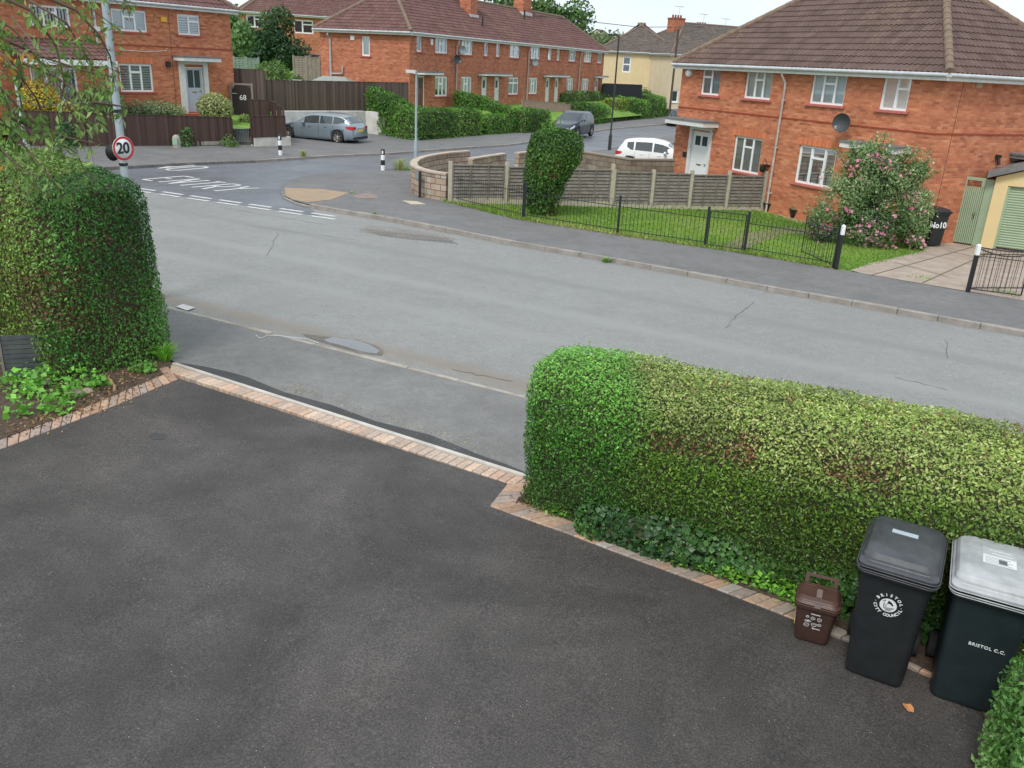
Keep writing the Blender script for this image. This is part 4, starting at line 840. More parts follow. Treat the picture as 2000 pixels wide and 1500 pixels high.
# ---- cream house -----------------------------------------------------------------------------
M_cream = mat('cream_render', (.66, .52, .30), .9, (.70, .57, .35), 1.5, .1, 30)
C1 = AT(1170, 101, 103); CA = R(-6)
Cr = thing('cream_house', 'cream rendered house with white porch gable and brown tiled roof beyond the black fence', 'house', (C1.x, C1.y, 0), CA, 'houses beyond the side street')
zc = C1.z; LC = 9.2
fo = [(2.75, 3.7, zc - 2.05 - .0, zc - .35)]
q = wall_quads(LC, 0, zc - .05, fo + [(2.9, 4.3, zc - 5.9, zc - 4.3)], Vector((0, 0, 0)), Vector((1, 0, 0))) + wall_quads(10, 0, zc - .05, [], Vector((LC, 0, 0)), Vector((0, 1, 0))) + wall_quads(10, 0, zc - .05, [], Vector((0, 10, 0)), Vector((0, -1, 0))) + wall_quads(LC, 0, zc - .05, [], Vector((LC, 10, 0)), Vector((-1, 0, 0)))
uvbuild('wall', q, M_cream, Cr)
window(Cr, *fo[0], [], {0: .5}, None, M_dark, fr=.14)
door(Cr, 2.9, 4.3, zc - 5.9, zc - 4.3, M_wood, [(.3, .7, .5, .95)], letter=False, fr=.2)
mb = MB(); mb.box(0, -.03, zc - 3.6, LC, -.001, zc - 3.52); mb.build('string_course', mat('cream_band', (.45, .34, .22), .9), Cr)
pipe(Cr, 7.4, 1, zc, m=M_black, r=.07)
hip_roof(Cr, LC, 10, zc + .15, .3, 31, M_roofg, period=.33)
g = MB(); gm = Matrix.Translation((3.6, 0, zc - 4.5))
for s_ in (-1, 1): g.add([(3.6 + s_ * 2.1, -1.2, zc - 4.55), (3.6, -1.2, zc - 3.45), (3.6, 0, zc - 3.45), (3.6 + s_ * 2.1, 0, zc - 4.55)] + [(3.6 + s_ * 2.1, -1.2, zc - 4.65), (3.6, -1.2, zc - 3.57), (3.6, 0, zc - 3.57), (3.6 + s_ * 2.1, 0, zc - 4.65)], [(0, 1, 2, 3), (4, 5, 6, 7), (0, 1, 5, 4), (0, 3, 7, 4)])
pc = g.build('porch', mat('porch_tile', (.26, .13, .08), .9), Cr); g = MB()
g.prism([(-1.6, -1.0), (1.6, -1.0), (0, -.12)], -1.1, -1.0, M=Matrix.Translation((3.6, 0, zc - 3.6)) @ Matrix(((1, 0, 0, 0), (0, 0, 1, 0), (0, 1, 0, 0), (0, 0, 0, 1)))); g.build('gable_panel', M_cream, pc)
g = MB()
for s_ in (-1, 1): g.box(3.6 + s_ * 1.8 - .06, -1.15, zc - 6.5, 3.6 + s_ * 1.8 + .06, -1.03, zc - 4.6)
g.build('porch_post', M_bark, pc)
# second cream block to the right with three chimneys
C2 = AT(1312, 107, 99); CB = R(28)
Cs = thing('cream_house', 'farther cream house showing three brick chimneys behind the near brown roof', 'house', (C2.x, C2.y, 0), CB, 'houses beyond the side street')
zc2 = C2.z; q = []
for L_, P_, U_ in ((26, Vector((0, 0, 0)), Vector((1, 0, 0))), (11, Vector((26, 0, 0)), Vector((0, 1, 0))), (26, Vector((26, 11, 0)), Vector((-1, 0, 0))), (11, Vector((0, 11, 0)), Vector((0, -1, 0)))):
    q += wall_quads(L_, 0, zc2 - .05, [(.6, 1.5, zc2 - 4.9, zc2 - 3.6), (2.0, 2.9, zc2 - 4.9, zc2 - 3.6)] if P_.length == 0 else [], P_, U_)
uvbuild('wall', q, mat('pale_render', (.60, .50, .34), .9, (.66, .56, .40), 1.5), Cs)
window(Cs, .6, 1.5, zc2 - 4.9, zc2 - 3.6, [], {}, M_white, M_dark, fr=.13); window(Cs, 2.0, 2.9, zc2 - 4.9, zc2 - 3.6, [], {}, M_white, M_dark, fr=.13)
rf, zr = hip_roof(Cs, 26, 11, zc2 + .1, .3, 31, M_roofg, period=.33)
Ci = (Matrix.Translation((C2.x, C2.y, 0)) @ Matrix.Rotation(CB, 4, 'Z')).inverted()
for px, py0, py1, dist in ((1319, 35, 62, 106), (1367, 49, 72, 112), (1410, 57, 78, 118)):
    a = Ci @ AT(px, py1, dist); b = Ci @ AT(px, py0, dist); c = chimney(rf, a.x, a.y, a.z - 1, b.z, 1.5, 1.3, 4)
    m_ = MB(); x, y, z = b.x + .5, b.y, b.z; m_.tube([(x, y, z - 1), (x, y, z + 1.3)], .02, 4); m_.tube([(x - .7, y, z + 1.25), (x + .5, y, z + 1.2)], .015, 4)
    for k in range(5): m_.tube([(x - .6 + k * .25, y - .25, z + 1.23), (x - .6 + k * .25, y + .25, z + 1.23)], .012, 4)
    m_.build('aerial', M_galv, c)
# ================================================================== FENCES, WALLS, STREET FURNITURE
def line_M(a, b):
    a, b = Vector((a[0], a[1], 0)), Vector((b[0], b[1], 0)); return math.atan2(b.y - a.y, b.x - a.x), (b - a).length
def brownmat(name, c1, c2):
    """stained timber: every board its own tone (by its place along x) with grain"""
    m = mat(name, c1, .8); n, p = nodes(m); t = n.nodes.new('ShaderNodeTexCoord').outputs['Object']; sp = n.nodes.new('ShaderNodeSeparateXYZ'); n.links.new(t, sp.inputs[0])
    w = n.nodes.new('ShaderNodeTexWhiteNoise'); w.noise_dimensions = '1D'; n.links.new(mth(n, 'FLOOR', mth(n, 'DIVIDE', sp.outputs[0], .1)), w.inputs['W'])
    mp = n.nodes.new('ShaderNodeMapping'); mp.inputs['Scale'].default_value = (14, 14, 1.2); n.links.new(t, mp.inputs[0])
    c = mixc(n, mth(n, 'ADD', mth(n, 'MULTIPLY', w.outputs['Value'], .7), mth(n, 'MULTIPLY', noise(n, mp.outputs[0], 1, 4, .7), .4)), tuple(v * .62 for v in c1), tuple(v * 1.25 for v in c2)); n.links.new(c, p.inputs['Base Color']); return m
M_fb = brownmat('dark_brown_stain', (.050, .028, .022), (.080, .046, .037)); M_fb2 = brownmat('dark_brown_boards', (.065, .042, .035), (.115, .082, .070))
def board_fence(name, label, a, b, za, zb, ha, hb=None, m=M_fb, bw=.10, posts=2.4, group=None, cat='fence'):
    """close-boarded fence: posts, rails and narrow lapped boards; za/zb foot heights, ha/hb top heights above them"""
    ang, L = line_M(a, b); hb = ha if hb is None else hb; r = thing(name, label, cat, (a[0], a[1], za), ang, group); bd = MB(); n = max(1, int(L / bw))
    for i in range(n):
        x0, x1 = L * i / n, L * (i + 1) / n; f = (x0 + x1) / 2 / L; z0 = (zb - za) * f; h = ha + (hb - ha) * f + random.uniform(-.008, .008)
        bd.box(x0 + .002, -.012 - (.010 if i % 2 else 0), z0, x1 - .002 + .012, .0 - (.010 if i % 2 else 0), z0 + h)
    bd.build('boards', m, r); p = MB()
    k = max(1, round(L / posts))
    for i in range(k + 1):
        q = MB(); x = L * i / k; f = i / k; z0 = (zb - za) * f; h = ha + (hb - ha) * f; q.box(x - .05, .025, z0 - .3, x + .05, .12, z0 + h - .05); q.build('post', m, r)
    for f in (.15, .8):
        p.add([(0, .001, f * ha), (L, .001, zb - za + f * hb), (L, .04, zb - za + f * hb), (0, .04, f * ha), (0, .001, f * ha + .08), (L, .001, zb - za + f * hb + .08), (L, .04, zb - za + f * hb + .08), (0, .04, f * ha + .08)], [(0, 1, 2, 3), (4, 5, 6, 7), (0, 1, 5, 4), (2, 3, 7, 6)])
    c = MB(); c.add([(0, -.035, ha), (L, -.035, zb - za + hb), (L, .03, zb - za + hb), (0, .03, ha), (0, -.035, ha + .03), (L, -.035, zb - za + hb + .03), (L, .03, zb - za + hb + .03), (0, .03, ha + .03)], [(0, 1, 2, 3), (4, 5, 6, 7), (0, 1, 5, 4), (2, 3, 7, 6), (0, 3, 7, 4), (1, 2, 6, 5)]); c.build('capping', m, r)
    return r
def rail_z(p): return T(p[0], p[1]) + PH
# low brown fence in front of 68
A_ = G2(35, 289); B_ = G2(150, 290); C_ = G2(456, 288)
board_fence('garden_fence', 'low dark brown board fence along the pavement in front of the white-surround door', B_, C_, rail_z(B_), rail_z(C_) + .02, topz(*B_, 220) - rail_z(B_), topz(*C_, 231) - rail_z(C_), group='brown timber fences')
board_fence('garden_fence', 'low brown fence length half hidden by the hanging leaves, left of the lamp post', A_, B_, rail_z(A_), rail_z(B_), topz(*A_, 215) - rail_z(A_), topz(*B_, 220) - rail_z(B_), group='brown timber fences')
mb = MB(); ang, L = line_M(A_, C_); r = thing('low_wall', 'thin worn concrete footing under the low brown fence', 'wall', (A_[0], A_[1], T(*A_)), ang); mb.box(0, -.07, 0, L, .06, .16); mb.build('footing', M_kerb, r)
# raised gardens (earth held up behind fence, wall and hedges)
def raised(name, pts, m):
    bm = bmesh.new(); vs = [bm.verts.new(p) for p in pts]; f = bm.faces.new(vs); bmesh.ops.triangulate(bm, faces=[f]); bm.normal_update()
    me = bpy.data.meshes.new(name); bm.to_mesh(me); bm.free(); o = link(name, me, m); o['kind'] = 'structure'; return o
h1 = SM @ Vector((0, 0, 0)); h2 = SM @ Vector((14.4, 0, 0))
q = MB(); rows = [[(-30, 28, .35), (h1.x, h1.y, .75)], [(A_[0], A_[1] + .1, .35), (SO + dS * 4).to_tuple()[:2] + (.8,)], [(B_[0] - .1, B_[1] + .1, .4), (SO + dS * 8).to_tuple()[:2] + (.85,)], [(C_[0] - .1, C_[1] + .1, .5), (h2.x, h2.y, .85)], [(-12.6, 42.6, .5), (-13.6, 49.5, .9)]]
vs = [v for r_ in rows for v in r_]; q.add(vs, [(2 * i, 2 * i + 2, 2 * i + 3, 2 * i + 1) for i in range(4)]); tag(q.build('garden_bank', M_grass), kind='structure')
# gate post, metal gate, brown panels and white wall beside the car space
wl = Vector(gp(497, 290)); wr = Vector(gp(569, 288)); ang, L = line_M(wl, wr)
M_whitewall = mat('white_render', (.62, .61, .57), .9, (.46, .44, .40), 1.6, .5, 12)
r = thing('low_wall', 'short low white rendered wall by the pavement, beneath a dark brown panel', 'wall', (wl.x, wl.y, T(wl.x, wl.y)), ang); mb = MB(); mb.box(0, 0, -.1, L, .3, topz(wl.x, wl.y, 269) - T(wl.x, wl.y)); mb.build('render', M_whitewall, r, bevel=.02)
z1 = topz(wl.x, wl.y, 269); wl2 = wl + (wr - wl) * -.02; wr2 = wl + (wr - wl) * .86; ht = topz(wl.x, wl.y, 227) - z1
board_fence('fence_panel', 'dark brown board panel standing on the short white wall', wl2, wr2, z1, z1, ht, m=M_fb)
bq = Vector((-13.1, 43.6, 0)); pa = Z(489, 240, .9); pb = Z(540, 240, .9)
pa2 = AT(490, 231, 43.4); pb2 = AT(527, 231, 43.9)
board_fence('fence_panel', 'brown panel behind the white wall with a pale bag on its foot', pa2, pb2, .55, .55, topz(pa2.x, pa2.y, 195) - .55, m=M_fb)
for i, (px, py, d) in enumerate(((529, 198, 44.6), (540, 205, 44.0))):
    a = AT(px, py, d); b = AT(px + 10, py + 8, d - 1.2); board_fence('fence_panel', ['higher short brown panel stepping down beside the silver car', 'lower short brown panel stepping down beside the silver car'][i], a, b, .4, .4, topz(a.x, a.y, py) - .4, m=M_fb)
ga = AT(457, 281, 40.9); gb = AT(489, 281, 41.2); ang, L = line_M(ga, gb); zg = T(ga.x, ga.y) + PH
r = thing('garden_gate', 'small thin metal-bar gate between the low brown fence and the white wall', 'gate', (ga.x, ga.y, zg), ang)
mb = MB(); hg = topz(ga.x, ga.y, 250) - zg
for k in range(10): x = .05 + (L - .1) * k / 9; mb.tube([(x, 0, .06), (x, 0, hg)], .012, 4)
mb.build('bars', M_galv, r); mb = MB(); mb.tube([(0, 0, .1), (L, 0, .1)], .016, 4); mb.tube([(0, 0, hg - .05), (L, 0, hg - .05)], .016, 4); mb.tube([(0, 0, 0), (0, 0, hg)], .02, 4); mb.tube([(L, 0, 0), (L, 0, hg)], .02, 4); mb.build('gate_frame', M_black, r)
mb = MB(); mb.box(-.10, -.05, 0, -.02, .05, hg + .2); mb.build('post', M_fb, r)
# steps up to the door behind the gate
r = thing('garden_steps', 'weathered steps behind the small metal gate', 'steps', (ga.x, ga.y + .5, zg), ang)
for k in range(5): mb = MB(); mb.box(0, k * .45, 0, L, k * .45 + .45, .17 * (k + 1)); mb.build('step', M_conc, r)
# tall gate 68 and tall fences
a = AT(453, 230, 45.6); b = AT(497, 236, 45.7); ang, L = line_M(a, b); z0 = .75; zt = topz(a.x, a.y, 161)
r = thing('side_gate', 'dark arched timber gate bearing the white number 68', 'gate', (a.x, a.y, z0), ang)
mb = MB(); n = 12; ar = []; 
for k in range(n + 1): f = k / n; x = .08 + (L - .16) * f; ar.append((x, zt - z0 - .38 + .36 * math.sin(math.pi * f) ** .7))
mb.add([(x, 0, 0) for x, z in ar] + [(x, 0, z) for x, z in ar] + [(x, .05, 0) for x, z in ar] + [(x, .05, z) for x, z in ar], [(i, i + 1, n + 2 + i, n + 1 + i) for i in range(n)] + [(n + 1 + i, n + 2 + i, 3 * n + 4 + i, 3 * n + 3 + i) for i in range(n)])
lf = mb.build('gate_leaf', mat('near_black_stain', (.022, .013, .012), .7), r)
mb = MB(); put_text(mb, '68', .36, Matrix.Translation((L * .55, -.012, zt - z0 - .72)) @ Matrix.Rotation(R(90), 4, 'X')); mb.build('number', M_white, lf)
mb = MB(); mb.box(.1, -.04, 1.1, .35, -.001, 1.14); mb.build('latch', M_galv, lf)
mb = MB(); mb.box(0, -.02, 0, .08, .08, zt - z0); mb.box(L - .08, -.02, 0, L, .08, zt - z0); mb.box(.08, -.019, zt - z0 - .10, L - .08, .079, zt - z0 - .02); mb.build('gate_frame', mat('grey_timber', (.22, .19, .17), .85), r)
a2 = AT(452, 160, 46.6); b2 = AT(516, 163, 46.8); board_fence('tall_fence', 'tall dark brown fence end above the numbered gate', a2, b2, .8, .8, topz(a2.x, a2.y, 134) - .8, m=M_fb2, group='brown timber fences')
fa = AT(518, 210, 49.2); fb = AT(797, 215, 55.6)
zr_ = .85; board_fence('tall_fence', 'long tall dark brown fence on top of the white retaining wall behind the silver car', fa, fb, .75, .55, topz(fa.x, fa.y, 156.5) - .75, topz(fb.x, fb.y, 162) - .55, m=M_fb2, group='brown timber fences')
# white retaining wall round the car space
w0 = AT(548, 262, 46.3); w1 = AT(714, 262, 51.6); w2 = Vector(gp(806, 273))
def wallseg(parent, a, b, za, zb, ta, tb, th, m, name='render'):
    ang, L = line_M(a, b); d = Vector((math.cos(ang), math.sin(ang))); n = Vector((-d.y, d.x)) * th; o = parent.location; mb = MB(); q = [(a[0], a[1]), (b[0], b[1]), (b[0] + n.x, b[1] + n.y), (a[0] + n.x, a[1] + n.y)]
    Z0 = [za, zb, zb, za]; Z1 = [ta, tb, tb, ta]
    mb.add([(p[0] - o.x, p[1] - o.y, z - o.z) for p, z in zip(q, Z0)] + [(p[0] - o.x, p[1] - o.y, z - o.z) for p, z in zip(q, Z1)], [(3, 2, 1, 0), (4, 5, 6, 7)] + [(i, (i + 1) % 4, (i + 1) % 4 + 4, i + 4) for i in range(4)]); return mb.build(name, m, parent, bevel=.015)
r = thing('retaining_wall', 'white painted retaining wall stepping down beside the silver car', 'wall', (w0.x, w0.y, -.4))
t0 = topz(w0.x, w0.y, 217); t1 = topz(w1.x, w1.y, 217)
wallseg(r, w0, w1, -.6, -.6, t0, t1, .35, M_whitewall)
Ls = [(0, 217), (.28, 226), (.62, 237), (1, 246)]
for i in range(3):
    a = w1.lerp(w2, Ls[i][0]); b = w1.lerp(w2, Ls[i + 1][0]); ta = topz(a.x, a.y, Ls[i][1] + (2 if i else 0)); wallseg(r, a, b, -.6, -.6, ta, ta - .05 * i, .3, M_whitewall)
# raised terrace gardens
t_ = lambda s, d, z: tuple((TM @ Vector((s, d, 0))).to_tuple()[:2]) + (z,)
q = MB(); vs = []
F0 = [(-6.5, 51.6), (-5.3, 50.3), (-2.5, 56.5), (-.2, 60.9), (3.6, 68.5), (7.3, 78), (12, 89)]
for i, p in enumerate(F0): s = [-3, 0, 6, 12, 20, 29, 40][i]; vs += [(p[0] - .25, p[1] + .1, [.15, -.1, -.15, -.2, -.2, -.2, -.3][i]), t_(s, -2.5, .85), t_(s, .02, .95)]
q.add(vs, [(3 * i + j, 3 * i + 3 + j, 3 * i + 4 + j, 3 * i + 1 + j) for i in range(6) for j in (0, 1)]); q.add([(-16, 49.5, .8), (fa.x, fa.y + .2, .8), (-11, 53, .8), (-7.8, 56, .85), (-13, 64, 1.0), (-25, 62, 1.2)], [(0, 1, 2, 3, 4, 5)])
q.add([(w0.x, w0.y + .2, .6), (w1.x, w1.y + .2, .6), (-7.4, 56.1, .8), (-16, 50, .8)], [(0, 1, 2, 3)]); q.add([(w1.x, w1.y + .2, .6), (w2.x - .2, w2.y + .3, .1), (-5.3, 53.5, .7), (-7.4, 56.1, .8)], [(0, 1, 2, 3)])
tag(q.build('garden_bank', M_grass), kind='structure')
# hill behind everything
def hill(x, y): d = max(0, y - 58); return 1.0 + .045 * d - (0 if x < 0 else min(d * .03, x * .03))
q = MB(); nx, ny = 14, 10; vs = []
for j in range(ny + 1):
    for i in range(nx + 1):
        y = 56 + (j / ny) ** 1.6 * 340; x = -14 - y * .55 * (1 - i / nx) * 1.6 + (i / nx) * (y * .10 - 8) ; vs.append((x, y + (4 if i == nx else 0), hill(x, y) - .2 * (j == 0)))
q.add(vs, [(j * (nx + 1) + i, j * (nx + 1) + i + 1, (j + 1) * (nx + 1) + i + 1, (j + 1) * (nx + 1) + i) for j in range(ny) for i in range(nx)], 0, True); tag(q.build('hillside', M_grass), kind='structure')
# things standing in the back gardens
def panel_fence(name, label, a, b, h, z, m, posts=None, n=3, group=None, pm=None, gravel=True, slat=.11, cat='fence'):
    ang, L = line_M(a, b); r = thing(name, label, cat, (a[0], a[1], z), ang, group); w = L / n
    for k in range(n):
        x0, x1 = k * w + .06, (k + 1) * w - .06; pz = (T(a[0] + (b[0] - a[0]) * (k + .5) / n, a[1] + (b[1] - a[1]) * (k + .5) / n) - T(a[0], a[1])) if z < 0 else 0
        mb = MB(); ns = int((h - .2) / slat)
        for i in range(ns):
            zz = pz + .18 + i * (h - .2) / ns; wob = random.uniform(-.008, .008)
            mb.add([(x0, -.005, zz), (x1, -.005, zz + wob), (x1, -.035, zz + .01 + wob), (x0, -.035, zz + .01), (x0, .0, zz + slat * 1.1), (x1, .0, zz + slat * 1.1)], [(3, 2, 5, 4), (0, 1, 2, 3)])
        mb.build('panel', m, r); fb = MB()
        for x in (x0, x0 + (x1 - x0) / 3, x0 + (x1 - x0) * 2 / 3, x1 - .05): fb.box(x, -.05, pz + .15, x + .045, -.036, pz + h - .02)
        fb.box(x0, -.055, pz + h - .02, x1, .03, pz + h + .02); fb.build('batten', m, r)
        if gravel: g = MB(); g.box(x0 - .02, -.03, pz - .05, x1 + .02, .02, pz + .16); g.build('gravel_board', pm or M_conc, r)
    for k in range(n + 1):
        x = min(max(k * w, 0), L); pz = 0; g = MB(); g.box(x - .055, -.06, -.2, x + .055, .05, h + .09); g.build('post', pm or m, r)
    return r
M_panel = mat('weathered_larch', (.155, .135, .118), .9, (.24, .215, .19), 5, .6, 25)
M_cpost = mat('concrete_post', (.40, .35, .27), .9, (.50, .45, .36), 6)
a = AT(575, 150, 62); b = AT(626, 152, 61); panel_fence('garden_fence', 'pale woven fence panel in the back garden left of the terrace', a, b, topz(a.x, a.y, 110) - 1.0, 1.0, mat('pale_larch', (.30, .26, .20), .9, (.22, .20, .16), 4), n=2, gravel=False, group='back garden fences')
a = AT(458, 135, 58); b = AT(506, 137, 58); panel_fence('garden_fence', 'faded green painted fence over the tall brown fence beside the orange house', a, b, topz(a.x, a.y, 112) - 1.2, 1.2, mat('faded_green', (.16, .24, .18), .9, (.24, .30, .24), 4), n=2, gravel=False, group='back garden fences')
a = AT(598, 160, 56.5); b = AT(683, 160, 56.0); ang, L = line_M(a, b); zs = topz(a.x, a.y, 161)
r = thing('garden_shed', 'low felt-roofed garden shed peeping over the tall brown fence', 'shed', (a.x, a.y, .8), ang)
mb = MB(); mb.box(.15, .1, 0, L - .15, 2, zs - .8); mb.build('wall', M_fb2, r); mb = MB(); zz = zs - .8; hh = topz((a.x + b.x) / 2, (a.y + b.y) / 2, 149) - zs
mb.add([(0, 0, zz), (L * .25, 1, zz + hh), (L * .75, 1, zz + hh), (L, 0, zz), (0, 2.2, zz), (L, 2.2, zz)], [(0, 1, 2, 3), (1, 4, 5, 2), (0, 4, 1), (3, 2, 5)]); mb.build('roof', mat('grey_felt', (.30, .33, .30), .9, (.24, .27, .25), 3), r)
a = AT(521, 160, 56); b = AT(598, 160, 57); ang, L = line_M(a, b); r = thing('outbuilding', 'flat white roof edge behind the tall brown fence', 'outbuilding', (a.x, a.y, .8), ang); zz = topz(a.x, a.y, 156) - .8
mb = MB(); mb.box(0, 0, 0, L, 2.5, zz - .15); mb.build('wall', M_block, r); bpy.data.objects  # walls
r.children[0].data.uv_layers.new(name='UVMap'); mb = MB(); mb.box(-.1, -.1, zz - .15, L + .1, 2.6, zz); mb.build('roof', M_white, r)
p0 = AT(578, 98, 66); p1 = AT(628, 106, 66); r = thing('washing_line', 'washing line in the back garden with light blue and white washing', 'washing line', (p0.x, p0.y, p0.z)); v = p1 - p0
mb = MB(); mb.tube([(0, 0, 0), (v.x * .5, v.y * .5, v.z * .5 - .15), tuple(v)], .02, 4); mb.tube([(0, 0, .1), (0, 0, -1.7)], .04, 5); mb.build('line', M_galv, r)
for k in range(7):
    f = .12 + k * .12; q = Vector(v) * f; mb = MB(); w_ = .36; mb.add([(q.x - w_ / 2, 0, q.z - .1), (q.x + w_ / 2, 0, q.z - .1), (q.x + w_ * .6, .05, q.z - .75 - .1 * (k % 2)), (q.x - w_ * .3, -.04, q.z - .8)], [(0, 1, 2, 3)])
    c = mb.build('hanging_cloth', mat(['cloth_blue', 'cloth_white', 'cloth_dark'][k % 3 if k < 5 else 2], [(.30, .42, .62), (.62, .66, .72), (.10, .05, .08)][k % 3 if k < 5 else 2], .9), r)
# curved block walls
def path_wall(name, label, pts, zt, th, m, capm, group=None):
    """wall of blocks along a curve: pts (x, y); zt list of top heights"""
    o = Vector((pts[0][0], pts[0][1], T(*pts[0]))); r = thing(name, label, 'wall', o, 0, group); Q = []; s = 0; P = [Vector(p) for p in pts]; nrm = []
    for i in range(len(P)):
        d = (P[min(i + 1, len(P) - 1)] - P[max(i - 1, 0)]).normalized(); nrm.append(Vector((-d.y, d.x)) * th)
    cap = MB()
    for i in range(len(P) - 1):
        a, b = P[i], P[i + 1]; L = (b - a).length; a2, b2 = a + nrm[i], b + nrm[i + 1]; z0 = -.2; za, zb_ = zt[i] - o.z, zt[i + 1] - o.z
        f = lambda p, z: Vector((p.x - o.x, p.y - o.y, z))
        Q.append(([f(a, z0), f(b, z0), f(b, zb_), f(a, za)], [(s, z0), (s + L, z0), (s + L, zb_), (s, za)])); Q.append(([f(b2, z0), f(a2, z0), f(a2, za), f(b2, zb_)], [(s, z0), (s + L, z0), (s + L, zb_), (s, za)]))
        e = nrm[i].normalized() * .03; e2 = nrm[i + 1].normalized() * .03
        cap.add([f(a - e, za), f(b - e2, zb_), f(b2 + e2, zb_), f(a2 + e, za), f(a - e, za + .06), f(b - e2, zb_ + .06), f(b2 + e2, zb_ + .06), f(a2 + e, za + .06)], [(0, 1, 2, 3), (4, 5, 6, 7), (0, 1, 5, 4), (2, 3, 7, 6)] + ([(0, 3, 7, 4)] if i == 0 else []) + ([(1, 2, 6, 5)] if i == len(P) - 2 else [])); s += L
    for i, e in ((0, 1), (len(P) - 1, -1)):
        a, a2 = P[i], P[i] + nrm[i]; z = zt[i] - o.z; f = lambda p, z: Vector((p.x - o.x, p.y - o.y, z)); Q.append(([f(a, -.2), f(a2, -.2), f(a2, z), f(a, z)], [(0, -.2), (th, -.2), (th, z), (0, z)]))
    uvbuild('blockwork', Q, m, r); cap.build('coping', capm, r); return r
M_cop = mat('buff_coping', (.40, .31, .25), .9, (.50, .42, .34), 3)
wp = [(-2.50, 28.25), (-2.85, 28.45), (-3.2, 28.75), (-3.55, 29.2), (-3.85, 29.9), (-4.0, 30.8), (-4.02, 31.8), (-3.9, 32.8), (-3.6, 33.8), (-3.1, 34.9), (-2.35, 35.9)]
path_wall('block_wall', 'curved buff concrete block wall round the street corner', wp, [.46 + .003 * i for i in range(11)], -.2, M_block, M_cop, 'buff block garden walls')
path_wall('block_wall', 'straight buff block wall piece just behind the curved corner wall', [(-2.1, 33.1), (-.87, 35.5)], [.48, .5], -.2, M_block, M_cop, 'buff block garden walls')
a = Z(1006, 300, .45); path_wall('block_wall', 'small stub of block wall left of the wedge-shaped bush', [(a.x, a.y), (a.x + 1.3, a.y + 1.8)], [.45, .45], -.2, M_block, M_cop, 'buff block garden walls')
a = Z(1130, 297, .62); b = Z(1232, 313, .62); c = Z(1318, 314, .62); path_wall('block_wall', 'brown block wall behind the grey panel fence, in front of the white car', [(a.x, a.y), (b.x, b.y), (c.x, c.y)], [.62, .62, .62], .2, M_block2, mat('brown_coping', (.27, .22, .17), .9), 'buff block garden walls')
# grey panel fence
panel_fence('panel_fence', 'weathered grey timber panel fence with pale concrete posts across the lawn', (-2.35, 28.05), (3.1, 29.75), 1.22, T(-2.35, 28.05) + PH, M_panel, n=3, pm=M_cpost)
panel_fence('panel_fence', 'grey timber panel fence with pale posts running up to the near brick house', (3.15, 29.77), (8.85, 31.5), 1.25, T(6, 30.5) + PH, M_panel, n=4, pm=M_cpost)
# bow-top railings
def railing(label, pts, first_post=True, hz=.98):
    a = pts[0]; r = thing('metal_railing', label, 'railing', (a[0], a[1], rail_z(a)), 0, 'black bow-top railings'); o = r.location
    for i, p in enumerate(pts):
        mb = MB(); z = rail_z(p) - o.z; mb.box(p[0] - o.x - .03, p[1] - o.y - .03, z - .1, p[0] - o.x + .03, p[1] - o.y + .03, z + 1.08); mb.build('post', M_black, r)
    for i in range(len(pts) - 1):
        a, b = Vector(pts[i]), Vector(pts[i + 1]); L = (b - a).length; n = 2 * max(1, round(L / .22)); mb = MB(); za, zb_ = rail_z(a) - o.z, rail_z(b) - o.z
        P = lambda f, z: (a.x + (b.x - a.x) * f - o.x, a.y + (b.y - a.y) * f - o.y, za + (zb_ - za) * f + z)
        for zz in (.14, .78): mb.tube([P(0, zz), P(1, zz)], .011, 4)
        for k in range(1, n):
            f = k / n
            if k % 2: mb.tube([P(f, .06), P(f, .90), P(f + .08 / n * 2, .955), P(min(1, f + .5 / n), .985), P(min(1, f + .92 / n), .955), P(min(1, f + 1 / n), .90)], 0.006, 4, cap=False)
            else: mb.tube([P(f, .06), P(f, .90)], 0.006, 4, cap=False)
        mb.build('bars', M_black, r)
    return r
railing('black bow-top railing from the block wall corner to the wedge-shaped bush', [(-2.35, 28.35), (.07, 25.45)])
railing('black bow-top railing across the lawn, in front of the wedge-shaped bush', [(.12, 25.4), (2.76, 23.80), (5.0, 22.65)])
railing('black bow-top railing in front of the pink-flowered bush, up to the white-topped post', [(5.95, 22.15), (7.86, 20.80)])
def bar_gate(label, a, b, h=1.0, swag=True, zoff=.08):
    ang, L = line_M(a, b); r = thing('metal_gate', label, 'gate', (a[0], a[1], rail_z(a)), ang, 'black bar gates'); mb = MB()
    hz = lambda f: h - (.10 * math.sin(math.pi * f) if swag else 0); n = max(4, round(L / .11))
    for k in range(1, n): f = k / n; mb.tube([(L * f, 0, zoff), (L * f, 0, hz(f))], 0.006, 4)
    mb.build('bars', M_black, r); mb = MB(); mb.tube([(0, 0, zoff), (L, 0, zoff)], .014, 4); mb.tube([(L * k / 8, 0, hz(k / 8)) for k in range(9)], .014, 4); mb.tube([(0, 0, zoff), (0, 0, h)], .016, 4); mb.tube([(L, 0, zoff), (L, 0, h)], .016, 4); mb.tube([(0, 0, h - .16), (L, 0, h - .16)], .010, 4); mb.build('gate_frame', M_black, r); return r
bar_gate('narrow black garden gate in the railing at the start of the brown path', (5.05, 22.62), (5.9, 22.2), .98, False)
def wpost(label, p, lean=0):
    r = thing('gate_post', label, 'post', (p[0], p[1], rail_z(p)), 0, 'white-topped gate posts'); mb = MB(); mb.box(-.038, -.038, -.1, .038, .038, .86); mb.build('shaft', M_black, r)
    mb = MB(); mb.box(-.040, -.040, .861, .040, .040, 1.08); mb.add([(-.04, -.04, 1.081), (.04, -.04, 1.081), (.04, .04, 1.081), (-.04, .04, 1.081), (0, 0, 1.115)], [(0, 1, 4), (1, 2, 4), (2, 3, 4), (3, 0, 4)]); mb.build('top', M_white, r)
